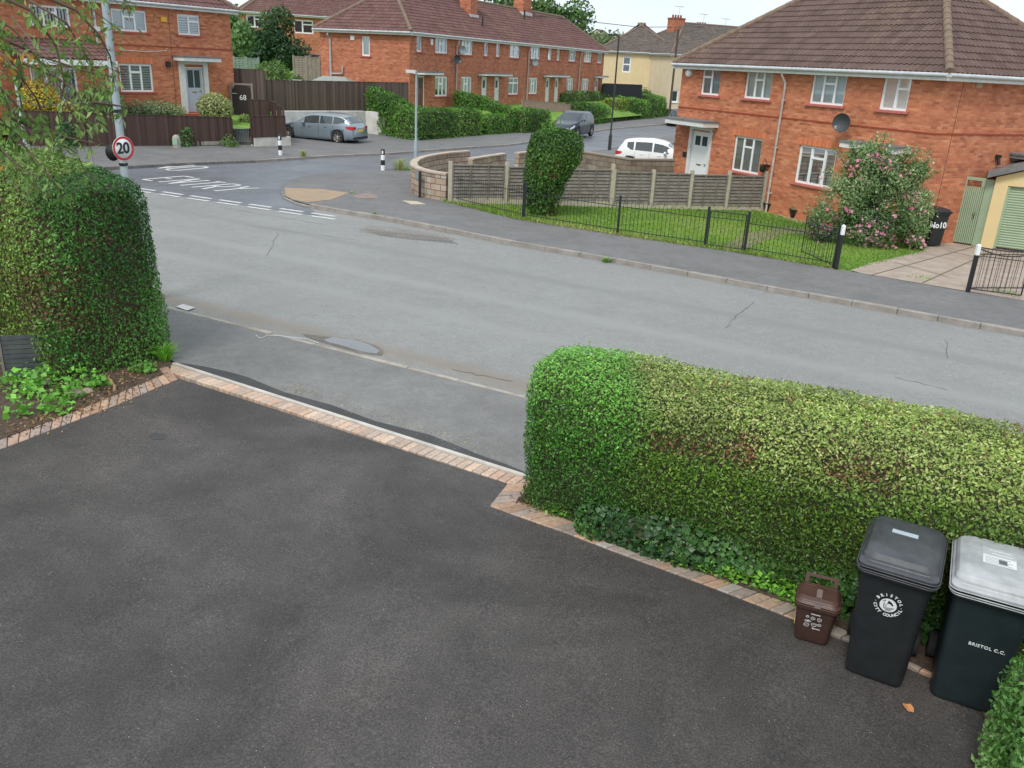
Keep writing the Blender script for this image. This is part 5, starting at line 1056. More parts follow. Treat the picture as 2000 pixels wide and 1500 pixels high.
wpost('black gate post with white top left of the pink concrete drive', G2(1631, 533)); wpost('black gate post with white top right of the pink concrete drive', G2(1888, 578))
q0 = Vector(G2(1631, 533)); q1 = Vector(G2(1563, 505)); bar_gate('open black bar gate folded back under the pink-flowered bush', q0 + Vector((-.03, .07)), q1, 1.0)
q0 = Vector(G2(1888, 578)); bar_gate('open black bar gate beside the right-hand white-topped post', q0 + Vector((.06, .03)), Vector(G2(1990, 592)), 1.0); bar_gate('black bar gate leaf swung in towards the cream garage', q0 + Vector((.10, .12)), q0 + Vector((2.3, .55)), 1.02)
# lamp columns, poles, bollards
lp = Vector((-6.33, 13.62, 0)); lp.z = T(lp.x, lp.y); 
L1 = thing('lamp_post', 'thick grey steel lamp post carrying the 20 sign, rising behind the tall left hedge', 'lamp post', lp, 0, 'lamp posts')
mb = MB(); mb.tube([(0, 0, -.2), (0, 0, 1.2), (0, 0, 1.25), (0, 0, 7)], [.085, .085, .062, .045], 14); mb.build('column', M_galv, L1); mb = MB(); mb.tube([(0, 0, 6.9), (0, .1, 7.3), (.5, .9, 7.5)], .03, 8); mb.build('arm', M_galv, L1)
mb = MB(); mb.tube([(0, 0, 3.05), (0, 0, 3.1)], .062, 14); mb.tube([(0, 0, 2.25), (0, 0, 2.29)], .068, 14); mb.build('band', M_black, L1)
sp = AT(241, 290, 13.42); sg = thing('speed_sign', 'round 20 speed limit sign with red ring on the grey lamp post', 'sign', sp, R(60))
def disc(r0, r1, y, n=40):
    m_ = MB(); vs = [(r * math.cos(2 * math.pi * i / n), y, r * math.sin(2 * math.pi * i / n)) for r in (r0, r1) for i in range(n)]
    m_.add(vs, [(i, (i + 1) % n, n + (i + 1) % n, n + i) for i in range(n)] if r0 > 0 else [tuple(range(n, 2 * n))]); return m_
rs = .185; mb = MB(); mb.lathe([(0, .004), (rs, .004), (rs, 0), (0, 0)], (0, 0, 0), 40, axis='y'); mb.build('plate', M_white, sg)
disc(rs * .80, rs * .985, -.003).build('red_ring', mat('sign_red', (.62, .02, .03), .4), sg)
mb = MB(); put_text(mb, '20', .235, Matrix.Translation((-.006, -.005, 0)) @ Matrix.Rotation(R(90), 4, 'X'), bold=.006, spacing=.95); mb.build('number', M_black, sg)
mb = MB(); mb.box(-.03, .006, -.03, .03, .12, .03); mb.build('clamp', M_black, sg)
sb = thing('speed_sign', 'black back of a second round sign facing away on the grey lamp post', 'sign', AT(219, 298, 13.72), R(-15)); mb = MB(); mb.lathe([(0, .004), (.13, .004), (.13, 0), (0, 0)], (0, 0, 0), 32, axis='y'); mb.build('plate', M_black, sb)
def column(name, label, p, py, r0, r1, m, cat='lamp post', group='lamp posts', base=None, head=None, hm=None):
    z = T(p[0], p[1]); t = thing(name, label, cat, (p[0], p[1], z), 0, group); h = topz(p[0], p[1], py) - z; mb = MB(); b = base or .9
    mb.tube([(0, 0, -.2), (0, 0, b), (0, 0, b + .12), (0, 0, h)], [r0, r0, r1, r1 * .8], 12); mb.build('column', m, t)
    if head == 'arm': mb = MB(); mb.box(-.42, -.10, h - .12, -.02, .10, h); mb.build('lamp_head', mat('lamp_plastic', (.55, .58, .58), .4), t)
    if head == 'led': mb = MB(); mb.tube([(0, 0, h - .03), (-.15, 0, h + .02)], .035, 6); mb.box(-.62, -.12, h - .01, -.12, .12, h + .07); mb.build('lamp_head', m, t)
    return t
c1 = G2(812, 333); column('lamp_post', 'slim pale grey lamp post standing at the curved block wall', c1, 137, .10, .05, M_galv, head='arm', base=1.2)
c2 = G2(1190, 296); column('lamp_post', 'slim black lamp post beyond the white car', c2, 70, .10, .055, mat('black_paint', (.02, .022, .025), .4), head='led')
c3 = G2(1305, 243); column('telegraph_pole', 'brown wooden telegraph pole rising in front of the cream house', c3, 58, .13, .11, M_bark, 'pole', 'poles')
c4 = AT(46, 262, 34); column('street_pole', 'pale thin pole among the hanging leaves at far left', (c4.x, c4.y), 150, .07, .06, mat('pale_pole', (.48, .53, .55), .5), 'pole', 'poles', base=.3)
def bollard(label, px, py, top):
    p = G2(px, py); z = T(*p) + PH; t = thing('bollard', label, 'bollard', (p[0], p[1], z), 0, 'black and white bollards'); h = topz(*p, top) - z; r = .085
    n = 4
    for k in range(n):
        mb = MB(); a, b = h * k / n, h * (k + 1) / n; mb.lathe([(r, a + .001), (r, b - .001)] + ([(r * .8, b + .02), (0, b + .03)] if k == n - 1 else []), (0, 0, 0), 14); mb.build('band', M_white if k % 2 == 0 else M_black, t)
    mb = MB(); mb.box(-.03, -r - .004, h * .80, .03, -r + .01, h * .95); mb.build('reflector', M_white, t)
bollard('black and white banded bollard at the far kerb near the white wall', 548, 307, 264); bollard('black and white banded bollard on the near corner pavement, taller in view', 748, 337, 292)
np0 = G2(808, 381); np1 = G2(820, 391); t = thing('street_nameplate', 'street nameplate on two black posts seen edge-on beside the block wall', 'sign', (np0[0], np0[1], rail_z(np0))); dx, dy = np1[0] - np0[0], np1[1] - np0[1]
for x, y, tp in ((0, 0, 326), (dx, dy, 334)): mb = MB(); hh = topz(np0[0] + x, np0[1] + y, tp) - rail_z(np0); mb.box(x - .045, y - .045, -.1, x + .045, y + .045, hh); mb.build('post', M_black, t)
mb = MB(); mb.add([(0, -.05, .55), (dx, dy - .05, .55), (dx, dy - .05, .8), (0, -.05, .8), (0, -.03, .55), (dx, dy - .03, .55), (dx, dy - .03, .8), (0, -.03, .8)], [(0, 1, 2, 3), (7, 6, 5, 4), (0, 4, 5, 1), (3, 2, 6, 7)]); mb.build('plate', mat('plate_back', (.25, .27, .27), .6), t)
p = G2(346, 292); t = thing('marker_post', 'short round-topped stone marker with a green face at the foot of the low brown fence', 'marker', (p[0], p[1], rail_z(p))); mb = MB(); mb.lathe([(.17, -.1), (.17, .35), (.14, .47), (.07, .53), (0, .55)], (0, 0, 0), 14); mb.build('stone', M_kerbl, t)
mb = MB(); mb.box(-.10, -.19, .12, .10, -.15, .4); mb.build('green_plate', mat('pale_green', (.25, .42, .28), .7), t)
# wooden picket run and black fence by the cream house
a = AT(1021, 222, 66); b = AT(1131, 226, 74); board_fence('picket_fence', 'low pale board fence in front of the terrace beside the hedges', a, b, T(a.x, a.y) + .25, T(b.x, b.y) + .25, topz(a.x, a.y, 195) - T(a.x, a.y) - .25, topz(b.x, b.y, 206) - T(b.x, b.y) - .25, m=mat('pale_boards', (.30, .20, .15), .9, (.38, .28, .22), 4), bw=.16)
a = AT(1176, 190, 88); b = AT(1252, 190, 92); board_fence('tall_fence', 'black vertical board fence below the cream house', a, b, .6, .6, topz(a.x, a.y, 163) - .6, topz(b.x, b.y, 166) - .6, m=mat('black_boards', (.016, .018, .022), .8), bw=.18)
# overhead wire
mb = MB(); a = TM @ Vector((26, 3, 8)); b = AT(1400, 52, 110); mb.tube([a, a.lerp(b, .5) - Vector((0, 0, .5)), b], .03, 4); w_ = thing('overhead_wire', 'thin telephone wire crossing the sky between terrace and chimneys', 'wire'); mb.build('wire', M_black, w_)
for i, (p, q, z) in enumerate((((22, 30), (130, 115), .3), ((25, 36), (205, 150), .5), ((-10, 186), (230, 196), .2))):
    a = AT(p[0], p[1], 27); b = AT(q[0] + 10, q[1], 13.7); w_ = thing('overhead_wire', ['upper black cable passing behind the hanging leaves', 'lower black cable drooping to the grey lamp post behind the leaves', 'near-level dark cable across the hanging leaves'][i], 'wire'); mb = MB(); mb.tube([a, a.lerp(b, .5) - Vector((0, 0, z)), b], .012, 4); mb.build('wire', M_black, w_)
# cream garage, green gate
gp0 = AT(1914, 479, 26.1); gz = gp0.z; gp0 = gp0.xy; GA = R(-27.6); g_ = thing('garage', 'cream garage with green roller door at the right edge', 'garage', (gp0.x, gp0.y, gz), GA)
gh = topz(gp0.x, gp0.y, 346) - gz; GW = 3.4
q = wall_quads(GW, -.1, gh, [(.36, GW - .36, -.1, gh - .22)], Vector((0, 0, 0)), Vector((1, 0, 0)), 0, .25) + wall_quads(5, -.1, gh, [], Vector((0, 5, 0)), Vector((0, -1, 0)))
q += [([Vector((0, 0, gh)), Vector((GW, 0, gh)), Vector((GW / 2, 0, gh + .6))], [(0, 0)] * 3)]
M_gc = mat('cream_paint', (.70, .54, .26), .8, (.62, .50, .28), 2); uvbuild('wall', q, M_gc, g_)
mb = MB(); k = 0; z = 0
while z < gh - .24: mb.add([(.36, .10, z), (GW - .36, .10, z), (GW - .36, .085, z + .035), (.36, .085, z + .035), (GW - .36, .10, z + .07), (.36, .10, z + .07)], [(0, 1, 2, 3), (3, 2, 4, 5)]); z += .075
M_sage = mat('sage_paint', (.26, .35, .22), .6, (.30, .39, .26), 1.5); mb.build('roller_door', M_sage, g_); mb = MB(); mb.box(.36, .04, -.05, .43, .12, gh - .23); mb.build('door_frame', M_sage, g_)
mb = MB(); mb.add([(-.25, -.2, gh - .03), (GW / 2, -.2, gh + .66), (GW / 2, 5, gh + .66), (-.25, 5, gh - .03), (-.25, -.2, gh + .09), (GW / 2, -.2, gh + .78), (GW / 2, 5, gh + .78), (-.25, 5, gh + .09)], [(0, 1, 2, 3), (4, 5, 6, 7), (0, 1, 5, 4), (0, 3, 7, 4)]); mb.add([(GW + .25, -.2, gh - .03), (GW / 2, -.2, gh + .66), (GW / 2, 5, gh + .66), (GW + .25, 5, gh - .03), (GW + .25, -.2, gh + .09), (GW / 2, -.2, gh + .78), (GW / 2, 5, gh + .78), (GW + .25, 5, gh + .09)], [(0, 1, 2, 3), (4, 5, 6, 7), (0, 1, 5, 4)]); mb.build('roof', M_lead, g_)
ga = AT(1856, 473, 26.7); gb = AT(1908, 481, 26.25); ang, L = line_M(ga, gb); z0 = ga.z; r = thing('side_gate', 'tall sage green boarded gate between near brick house and cream garage', 'gate', (ga.x, ga.y, z0), ang); hg = topz(ga.x, ga.y, 344) - z0
mb = MB(); n = 11; lo_, hi_ = 0, L * .78
for i in range(n):
    x0 = hi_ * i / n; mb.box(x0 + .006, -.02, .04, x0 + hi_ / n - .006, 0, hg - .28)
mb.box(.0, -.03, hg - .09, hi_, -.001, hg); mb.box(0, -.03, hg - .28, .09, -.001, hg - .09); mb.box(hi_ - .1, -.03, hg - .28, hi_, -.001, hg - .09); lf = mb.build('gate_leaf', M_sage, r)
mb = MB(); mb.box(hi_ + .01, -.03, 0, L + .25, .02, hg - .02); mb.build('side_panel', M_sage, r); mb = MB(); mb.lathe([(.055, -.035), (.055, -.022)], (hi_ - .12, 0, .95), 10, axis='y'); mb.tube([(hi_ - .12, -.04, .95), (hi_ - .12, -.05, .8)], .012, 5); mb.build('latch', M_black, lf)
# ================================================================== VEHICLES
def interp(tab, x):
    for i in range(len(tab) - 1):
        if x <= tab[i + 1][0]:
            f = (x - tab[i][0]) / (tab[i + 1][0] - tab[i][0]); return tab[i][1] + (tab[i + 1][1] - tab[i][1]) * max(0, f)
    return tab[-1][1]
def car(label, loc, ang, paint, kind='hatch', group='parked cars', plate=None, dims=None, rails=False):
    """x = forward; rear at -L/2. Loft of cross-sections with wheel arches cut by cylinders"""
    L, Wd, Hh = dims; hl = L / 2; t = thing('parked_car', label, 'car', loc, ang, group)
    sh = {  # belt line, roof line, half width by fraction of the length (0 rear .. 1 front)
      'estate': dict(belt=[(0, .50), (.02, .60), (.06, .64), (.7, .60), (.78, .59), (.93, .47), (1, .36)], roof=[(0, .50), (.02, .60), (.045, .72), (.13, .95), (.2, .985), (.42, 1), (.52, .975), (.60, .90), (.74, .60), (.78, .59), (.93, .47), (1, .36)]),
      'hatch': dict(belt=[(0, .45), (.02, .55), (.06, .63), (.6, .58), (.75, .55), (.92, .46), (1, .36)], roof=[(0, .45), (.02, .58), (.05, .72), (.10, .93), (.22, .98), (.42, 1), (.55, .95), (.62, .88), (.77, .58), (.92, .46), (1, .36)]),
      'suv': dict(belt=[(0, .50), (.02, .58), (.06, .66), (.7, .64), (.76, .62), (.93, .54), (1, .42)], roof=[(0, .50), (.02, .60), (.05, .76), (.11, .95), (.2, .98), (.42, 1), (.54, .975), (.61, .90), (.74, .65), (.78, .625), (.93, .54), (1, .42)])}[kind]
    hw = [(0, .80), (.03, .90), (.12, .98), (.3, 1), (.7, 1), (.88, .95), (.96, .84), (1, .70)]
    fs = [0, .012, .03, .05, .075, .10, .14, .19, .24, .3, .36, .42, .48, .54, .6, .66, .72, .77, .82, .87, .91, .94, .965, .985, 1]
    gc = .17 if kind != 'suv' else .22
    def ring(f):
        w = interp(hw, f) * Wd / 2; b = interp(sh['belt'], f) * Hh; r = interp(sh['roof'], f) * Hh; r = max(r, b + .012); k = min(1, (r - b) / (.25 * Hh)); zb = (gc if .08 < f < .92 else gc + .05)
        tw = w * (1 - .20 * k) - .02; x = -hl + f * L
        return [(x, w * .90, zb), (x, w * .985, zb + .10), (x, w, b * .55), (x, w * .985, b * .80), (x, w * .955, b), (x, w * .955 + (tw - w * .955) * .82, b + (r - b) * .80), (x, w * .955 + (tw - w * .955) * 1.05 - .02 * k, b + (r - b) * .94), (x, tw * .72, r), (x, 0, r + .015 * k)]
    V = []; F = []; m = 17
    for f in fs:
        q = ring(f); V += q + [(x, -y, z) for x, y, z in q[-2::-1]]
    for i in range(len(fs) - 1):
        for j in range(m - 1): F.append((i * m + j, i * m + j + 1, (i + 1) * m + j + 1, (i + 1) * m + j))
        F.append((i * m + m - 1, i * m, (i + 1) * m, (i + 1) * m + m - 1))
    F.append(tuple(range(m - 1, -1, -1))); F.append(tuple((len(fs) - 1) * m + j for j in range(m)))
    mb = MB(); mb.add(V, F, 0, True); bo = mb.build('body', paint, t); rw = .335 if kind != 'suv' else .37
    wx = (-hl + L * .185, hl - L * .19)
    cuts = MB()
    for x in wx: cuts.lathe([(0, -Wd), (rw + .055, -Wd), (rw + .055, Wd), (0, Wd)], (x, 0, rw), 28, axis='y')
    cu = cuts.build('cutter', None); cu.parent = t; bpy.context.view_layer.update(); md = bo.modifiers.new('b', 'BOOLEAN'); md.object = cu; md.solver = 'EXACT'
    dg = bpy.context.evaluated_depsgraph_get(); nm = bpy.data.meshes.new_from_object(bo.evaluated_get(dg)); bo.modifiers.clear(); bo.data = nm; bpy.data.objects.remove(cu)
    ub = MB(); ub.box(-hl + .35, -Wd / 2 + .25, gc + .02, hl - .35, Wd / 2 - .25, .55); ub.build('underbody', M_rub, t)
    # glass: side windows, screens, slightly proud of the body
    def side(f, v, s):  # v 0 belt .. 1 roof edge
        q = ring(f); a, b, = Vector(q[4]), Vector(q[5]); p = a.lerp(b, v); p.y = (p.y + .006) * s; return p
    P = {'estate': [(.10, .235), (.25, .40), (.415, .60)], 'hatch': [(.14, .22), (.24, .44), (.46, .64)], 'suv': [(.10, .22), (.24, .42), (.44, .62)]}[kind]
    for s in (1, -1):
        for k, (f0, f1) in enumerate(P):
            n = 8; vs = []; 
            for i in range(n + 1):
                f = f0 + (f1 - f0) * i / n; b = interp(sh['belt'], f); r = interp(sh['roof'], f); room = (r - b) / .38; hi = .97
                lo = .14; 
                if k == 2: hi = .97 if room > .6 else .90
                if k == 0: lo = .14 + .5 * max(0, (1 - (f - f0) / (f1 - f0)) - .4); 
                vs += [side(f, lo, s), side(f, hi, s)]
            g = MB(); g.add(vs, [(2 * i, 2 * i + 2, 2 * i + 3, 2 * i + 1) for i in range(n)], 0, True); g.build('side_window', M_carg, t)
    def screen(fa, fb, name):
        vs = []; n = 6
        for i in range(n + 1):
            f = fa + (fb - fa) * i / n; q = ring(f); z = q[7][2]; w = q[7][1]
            for k in range(7):
                y = (k / 3 - 1); ww = (w + (q[5][1] - w) * .75); vs.append((q[0][0] - (.012 if fb < .5 else -.012), y * ww, z + .004 - .035 * y * y + .006))
        g = MB(); g.add(vs, [(i * 7 + j, i * 7 + j + 1, (i + 1) * 7 + j + 1, (i + 1) * 7 + j) for i in range(n) for j in range(6)], 0, True); g.build(name, M_carg, t)
    e = {'estate': (.046, .115), 'hatch': (.05, .095), 'suv': (.05, .10)}[kind]; screen(*e, 'rear_window'); screen(.615, {'estate': .735, 'hatch': .76, 'suv': .735}[kind], 'windscreen')
    # wheels
    for x in wx:
        for s in (1, -1):
            yy = s * (Wd / 2 - .10); w = MB(); w.lathe([(rw * .62, -.095), (rw * .9, -.10), (rw, -.07), (rw, .07), (rw * .9, .10), (rw * .62, .095)], (x, yy, rw), 28, axis='y'); wo = w.build('wheel', M_rub, t)
            r_ = MB(); o_ = s * .075; r_.lathe([(rw * .66, o_), (rw * .60, o_ - s * .03), (rw * .56, o_ - s * .035)], (x, yy, rw), 24, axis='y')
            for k in range(7):
                a = k * 2 * math.pi / 7; c, d = math.cos(a), math.sin(a); n_ = Vector((-d, 0, c)) * .035
                p0 = Vector((x + c * .03, yy + o_ + s * .004, rw + d * .03)); p1 = Vector((x + c * rw * .62, yy + o_, rw + d * rw * .62)); r_.add([p0 - n_ * .8, p1 - n_, p1 + n_, p0 + n_ * .8], [(0, 1, 2, 3)])
            r_.lathe([(0, o_ + s * .008), (.05, o_ + s * .006), (.055, o_)], (x, yy, rw), 12, axis='y'); r_.build('rim', M_alloy, wo)
            d_ = MB(); d_.lathe([(0, s * .02), (rw * .62, s * .02)], (x, yy, rw), 16, axis='y'); d_.build('brake_disc', M_rub, wo)
    # lights, plate, bumpers, mirrors, handles
    zt = interp(sh['belt'], .03) * Hh
    for s in (1, -1):
        g = MB(); xs = [.004, .02, .045, .085]; vs = []
        for f in xs: q = ring(f); z1 = interp(sh['belt'], .05) * Hh * .97; h_ = .16; y_ = q[3][1]; vs += [(q[0][0] - .008, s * (y_ + .010), z1 - h_ * (1 - .5 * (f > .05))), (q[0][0] - .008, s * (y_ * .99 + .008), z1)]
        y0 = ring(.004)[3][1]; vs = [(-hl - .006, s * y0 * .62, vs[0][2] + .03), (-hl - .002, s * y0 * .62, vs[1][2] - .01)] + vs
        g.add(vs, [(2 * i, 2 * i + 2, 2 * i + 3, 2 * i + 1) for i in range(4)]); g.build('tail_light', M_red, t)
        g = MB(); vs = []
        for f in (.998, .985, .96, .90): q = ring(f); z1 = interp(sh['belt'], f) * Hh - .03; vs += [(q[0][0] + .008, s * (q[3][1] + .010), z1 - .13), (q[0][0] + .004, s * (q[4][1] + .010), z1)]
        g.add(vs, [(2 * i, 2 * i + 2, 2 * i + 3, 2 * i + 1) for i in range(3)]); g.add([(hl + .01, s * .35, vs[0][2] + .02), (hl + .01, s * .35, vs[1][2])] + vs[:2], [(0, 2, 3, 1)]); g.build('headlight', M_lens, t)
        g = MB(); xm = -hl + L * .60; g.lathe([(0, -.09), (.06, -.07), (.075, 0), (.06, .08), (0, .09)], (xm, s * (Wd / 2 + .07), interp(sh['belt'], .6) * Hh + .07), 10, axis='y'); g.build('door_mirror', paint, t)
        for f in (.33, .53): g = MB(); z_ = interp(sh['belt'], f) * Hh * .88; y_ = ring(f)[3][1]; g.box(-hl + L * f - .09, s * y_ - .015, z_, -hl + L * f + .09, s * y_ + .022, z_ + .025); g.build('door_handle', paint, t)
        for f in (.24, .415, .62):
            g = MB(); pts = [Vector((ring(f)[j][0], s * (ring(f)[j][1] + .002), ring(f)[j][2])) for j in (1, 2, 3, 4)]; g.tube(pts, .005, 4); g.build('door_seam', M_rub, t)
        if rails: g = MB(); g.tube([(-hl + L * f, s * (ring(f)[6][1] - .05), ring(f)[7][2] + (.035 if 0 < i < 3 else 0)) for i, f in enumerate((.12, .16, .46, .52))], .016, 6); g.build('roof_rail', M_alloy, t)
    g = MB(); g.box(-hl - .018, -.26, zt - .27, -hl + .03, .26, zt - .15); g.build('number_plate', mat('yellow_plate', (.75, .50, .03), .4), t)
    g = MB(); g.box(hl - .04, -.26, .42, hl + .018, .26, .53); g.build('number_plate', M_white, t)
    g = MB(); g.box(-hl - .012, -Wd * .40, gc + .10, -hl + .05, Wd * .40, gc + .20); g.build('bumper', M_rub, t)
    g = MB(); g.box(hl - .05, -Wd * .30, gc + .12, hl + .012, Wd * .30, gc + .24); g.box(hl - .06, -Wd * .28, .58, hl - .002 + .01, Wd * .28, .64); g.build('grille', M_rub, t)
    g = MB(); g.box(-hl - .012, -.35, zt - .12, -hl + .02, .35, zt - .09); g.build('chrome_strip', M_alloy, t)
    return t
M_rub = mat('tyre_rubber', (.018, .018, .019), .85); M_alloy = mat('alloy', (.45, .42, .40), .35, metal=.7); M_red = mat('red_lens', (.45, .015, .02), .15); M_lens = mat('clear_lens', (.55, .58, .6), .1)
M_carg = mat('dark_glass', (.045, .058, .060), .02, spec=1.0)
def carpaint(name, c, metal=.4): return mat(name, c, .32, metal=metal, coat=.6)
cp = Vector((-11.15, 46.75, 0)); a = Vector(gp(665, 281)); b = Vector(gp(565, 268))
cc = Vector((-10.8, 46.45)); car('silver-blue estate car parked before the white retaining wall', (cc.x, cc.y, T(*cc)), R(180 - 19), carpaint('silver_paint', (.25, .31, .35)), 'estate', dims=(4.75, 1.84, 1.47), rails=True)
cc = Vector((3.35, 61.2)); car('dark navy family car parked half on the pavement behind the wedge-shaped bush', (cc.x, cc.y, T(*cc) + .03), R(66 + 180), carpaint('navy_paint', (.03, .04, .06), .3), 'suv', dims=(4.5, 1.84, 1.68), rails=True)
cc = Vector((6.65, 42.8)); car('white hatchback behind the brown block wall beside the near brick house', (cc.x, cc.y, T(*cc)), R(-17), carpaint('white_paint_car', (.75, .76, .76), 0), 'hatch', dims=(4.1, 1.72, 1.56))
cc = Vector(AT(1324, 240, 84)); car('black car at the far end of the side street, mostly behind the near house', (cc.x, cc.y, T(cc.x, cc.y)), R(75 + 180), carpaint('black_car_paint', (.02, .025, .035), .3), 'hatch', dims=(4.2, 1.8, 1.5))
cc = Vector(AT(1328, 212, 105)); car('white vehicle beyond the black car at the far end of the street', (cc.x, cc.y, .0), R(60 + 180), carpaint('white_paint_car', (.75, .76, .76)), 'suv', dims=(4.6, 1.85, 1.9))
# ================================================================== BINS
def rrect(w, d, r, z, n=4, yo=0):
    pts = []
    for cx, cy, a0 in ((w / 2 - r, d / 2 - r, 0), (-w / 2 + r, d / 2 - r, 90), (-w / 2 + r, -d / 2 + r, 180), (w / 2 - r, -d / 2 + r, 270)):
        for i in range(n + 1): a = R(a0 + 90 * i / n); pts.append((cx + r * math.cos(a), cy + r * math.sin(a) + yo, z))
    return pts
def loft(mb, rings, mi=0, smooth=False, cap0=True, cap1=True):
    n = len(rings[0]); V = [p for r_ in rings for p in r_]; F = [(i * n + j, i * n + (j + 1) % n, (i + 1) * n + (j + 1) % n, (i + 1) * n + j) for i in range(len(rings) - 1) for j in range(n)]
    if cap0: F.append(tuple(range(n - 1, -1, -1)))
    if cap1: F.append(tuple((len(rings) - 1) * n + j for j in range(n)))
    return mb.add(V, F, mi, smooth)
def plastic(name, c, r=.45, c2=None):
    m = mat(name, c, r, c2, 7, .15, 180); return m
def wheelie(label, loc, ang, lidm, bodym, s=1.0, w=.50, style='a', logo=None, sticker=None):
    """origin at the centre of the front foot; front faces -y"""
    t = thing('wheelie_bin', label, 'bin', loc, ang, 'black wheelie bins'); H_ = .97 * s; d = .60; mb = MB()
    cy = lambda z: d / 2 - .02 * 0 + .035 * 0
    R_ = []
    for z, ww, dd in ((0, w * .80, .46), (.03, w * .82, .48), (H_ * .5, w * .88, .55), (H_ * .90, w * .94, .60)): R_.append(rrect(ww, dd, .055, z, 5, .28 - (.02 + .04 * z) * .5 - 0))
    loft(mb, R_); bo = mb.build('body', bodym, t, bevel=.004)
    mb = MB(); loft(mb, [rrect(w * .97, .64, .06, H_ * .895, 5, .26), rrect(w * 1.0, .66, .06, H_ * .91, 5, .26), rrect(w * 1.0, .66, .06, H_ * .945, 5, .26), rrect(w * 1.03, .68, .06, H_ * .95, 5, .26), rrect(w * 1.03, .68, .06, H_ * .985, 5, .26)]); mb.build('rim', bodym, t, bevel=.004)
    # lid: domed, with raised centre panel and creases
    mb = MB(); z = H_ * .987
    loft(mb, [rrect(w * 1.06, .72, .06, z, 5, .255), rrect(w * 1.06, .72, .06, z + .022, 5, .255), rrect(w * 1.0, .66, .07, z + .034, 5, .262), rrect(w * .99, .65, .08, z + .055, 5, .265), rrect(w * .93, .60, .08, z + .082, 5, .272), rrect(w * .74, .46, .08, z + .098, 5, .285), rrect(w * .3, .2, .05, z + .102, 5, .29)], smooth=False); lid = mb.build('lid', lidm, t, bevel=.006)
    mb = MB()
    if style == 'a':
        for sx_ in (-1, 1): mb.tube([(sx_ * w * .33, -.01, z + .070), (sx_ * w * .35, .25, z + .100), (sx_ * w * .37, .52, z + .085)], .006, 6)
        mb.tube([(w * .42 * k / 6, -.030 - .012 * math.cos(k / 6 * math.pi), z + .058) for k in range(-6, 7)], .006, 6)
    else:
        for pts in ([(-w * .42, .02, z + .078), (-w * .40, .45, z + .085), (-w * .30, .54, z + .088), (w * .34, .54, z + .088), (w * .40, .42, z + .085), (w * .42, .04, z + .078)],): mb.tube(pts, .008, 6)
        mb.tube([(-w * .30, .02, z + .09), (w * .34, .02, z + .09)], .005, 6)
    mb.build('lid_ridge', lidm, lid)
    mb = MB()
    for zz, k_ in ((z - .012, 1.075), (z - .032, 1.05), (z + .012, 1.085)):
        q = rrect(w * k_, .72 * k_ * .985, .06, zz, 5, .255); mb.tube([Vector(v) for v in q + [q[0]]], .0045, 5, cap=False)
    mb.build('rim_ridge', lidm, lid)  # ridges in the paler lid colour, imitating highlights along the rim
    mb = MB(); mb.tube([(-w * .42, .66, z + .02), (w * .42, .66, z + .02)], .016, 8)
    for sx_ in (-.42, -.14, .14, .42): mb.box(w * sx_ - .02, .58, z - .03, w * sx_ + .02, .67, z + .03)
    mb.build('handle', bodym, t)
    for sx_ in (-1, 1): mb = MB(); mb.lathe([(.03, -.03), (.095, -.03), (.10, -.015), (.10, .015), (.095, .03), (.03, .03)], (0, 0, 0), 20, axis='z'); wv = mb.v; mb.v = [(sx_ * (w * .46) + p[2], .53 + p[0], .10 + p[1]) for p in wv]; mb.build('wheel', M_rub, t)
    mb = MB(); mb.tube([(-w * .42, .53, .10), (w * .42, .53, .10)], .012, 6); mb.build('axle', M_galv, t)
    def face(z_):  # y of the front face at height z
        f = z_ / (H_ * .90); return .28 - (.02 + .04 * z_) * .5 - (.24 + .06 * min(1, f)) - .003
    if logo == 'ring':
        mb = MB(); zc_ = H_ * .70; tilt = math.atan2(face(.9) - face(.3), .6); FM = Matrix.Translation((-.01, face(zc_) - .006, zc_)) @ Matrix.Rotation(R(90) - tilt, 4, 'X'); rr_ = .083
        def arc(txt, a0, a1, up_=True):
            for i, ch in enumerate(txt):
                a = R(a0 + (a1 - a0) * i / max(1, len(txt) - 1))
                if ch != ' ': put_text(mb, ch, .030, FM @ Matrix.Translation((rr_ * math.cos(a), rr_ * math.sin(a), 0)) @ Matrix.Rotation(a - R(90) if up_ else a + R(90), 4, 'Z'), bold=.001)
        arc('BRISTOL', 148, 22); arc('CITY COUNCIL', 192, 348, False)
        for a in (172, 4): mb.add([FM @ Vector((rr_ * math.cos(R(a)) + .003 * math.cos(k), rr_ * math.sin(R(a)) + .003 * math.sin(k), .001)) for k in np.linspace(0, 6.28, 7)[:-1]], [tuple(range(6))])
        mb.build('printed_lettering', M_print, bo)
        mb = MB(); n = 28; mb.add([FM @ Vector((.055 * math.cos(2 * math.pi * i / n), .055 * math.sin(2 * math.pi * i / n), .0005)) for i in range(n)], [tuple(range(n))]); em = mb.build('printed_emblem', M_print, bo)
        mb = MB()      # dark shapes of the emblem: sail, hull lines, ripples
        def poly(pts, z_=.0016): mb.add([FM @ Vector((x * .055, y * .055, z_)) for x, y in pts], [tuple(range(len(pts)))])
        poly([(-.05, .75), (.35, .55), (.62, .15), (.45, .05), (.30, .22), (.05, .30), (-.15, .12), (-.1, .45)]); poly([(-.55, .25), (-.45, .3), (-.40, -.55), (-.48, -.55)]); poly([(-.3, .1), (-.22, .1), (-.18, -.3), (-.26, -.3)])
        for k in range(5): poly([(-.42 + .05 * k, -.42 - .1 * k), (.78 - .1 * k, -.18 - .13 * k), (.78 - .1 * k, -.23 - .13 * k), (-.42 + .05 * k, -.47 - .1 * k)])
        for k in range(4): poly([(-.78 + .1 * k, .42 + .1 * k), (-.35, .55 + .08 * k), (-.35, .51 + .08 * k), (-.78 + .1 * k, .38 + .1 * k)])
        mb.build('emblem_detail', bodym, em)
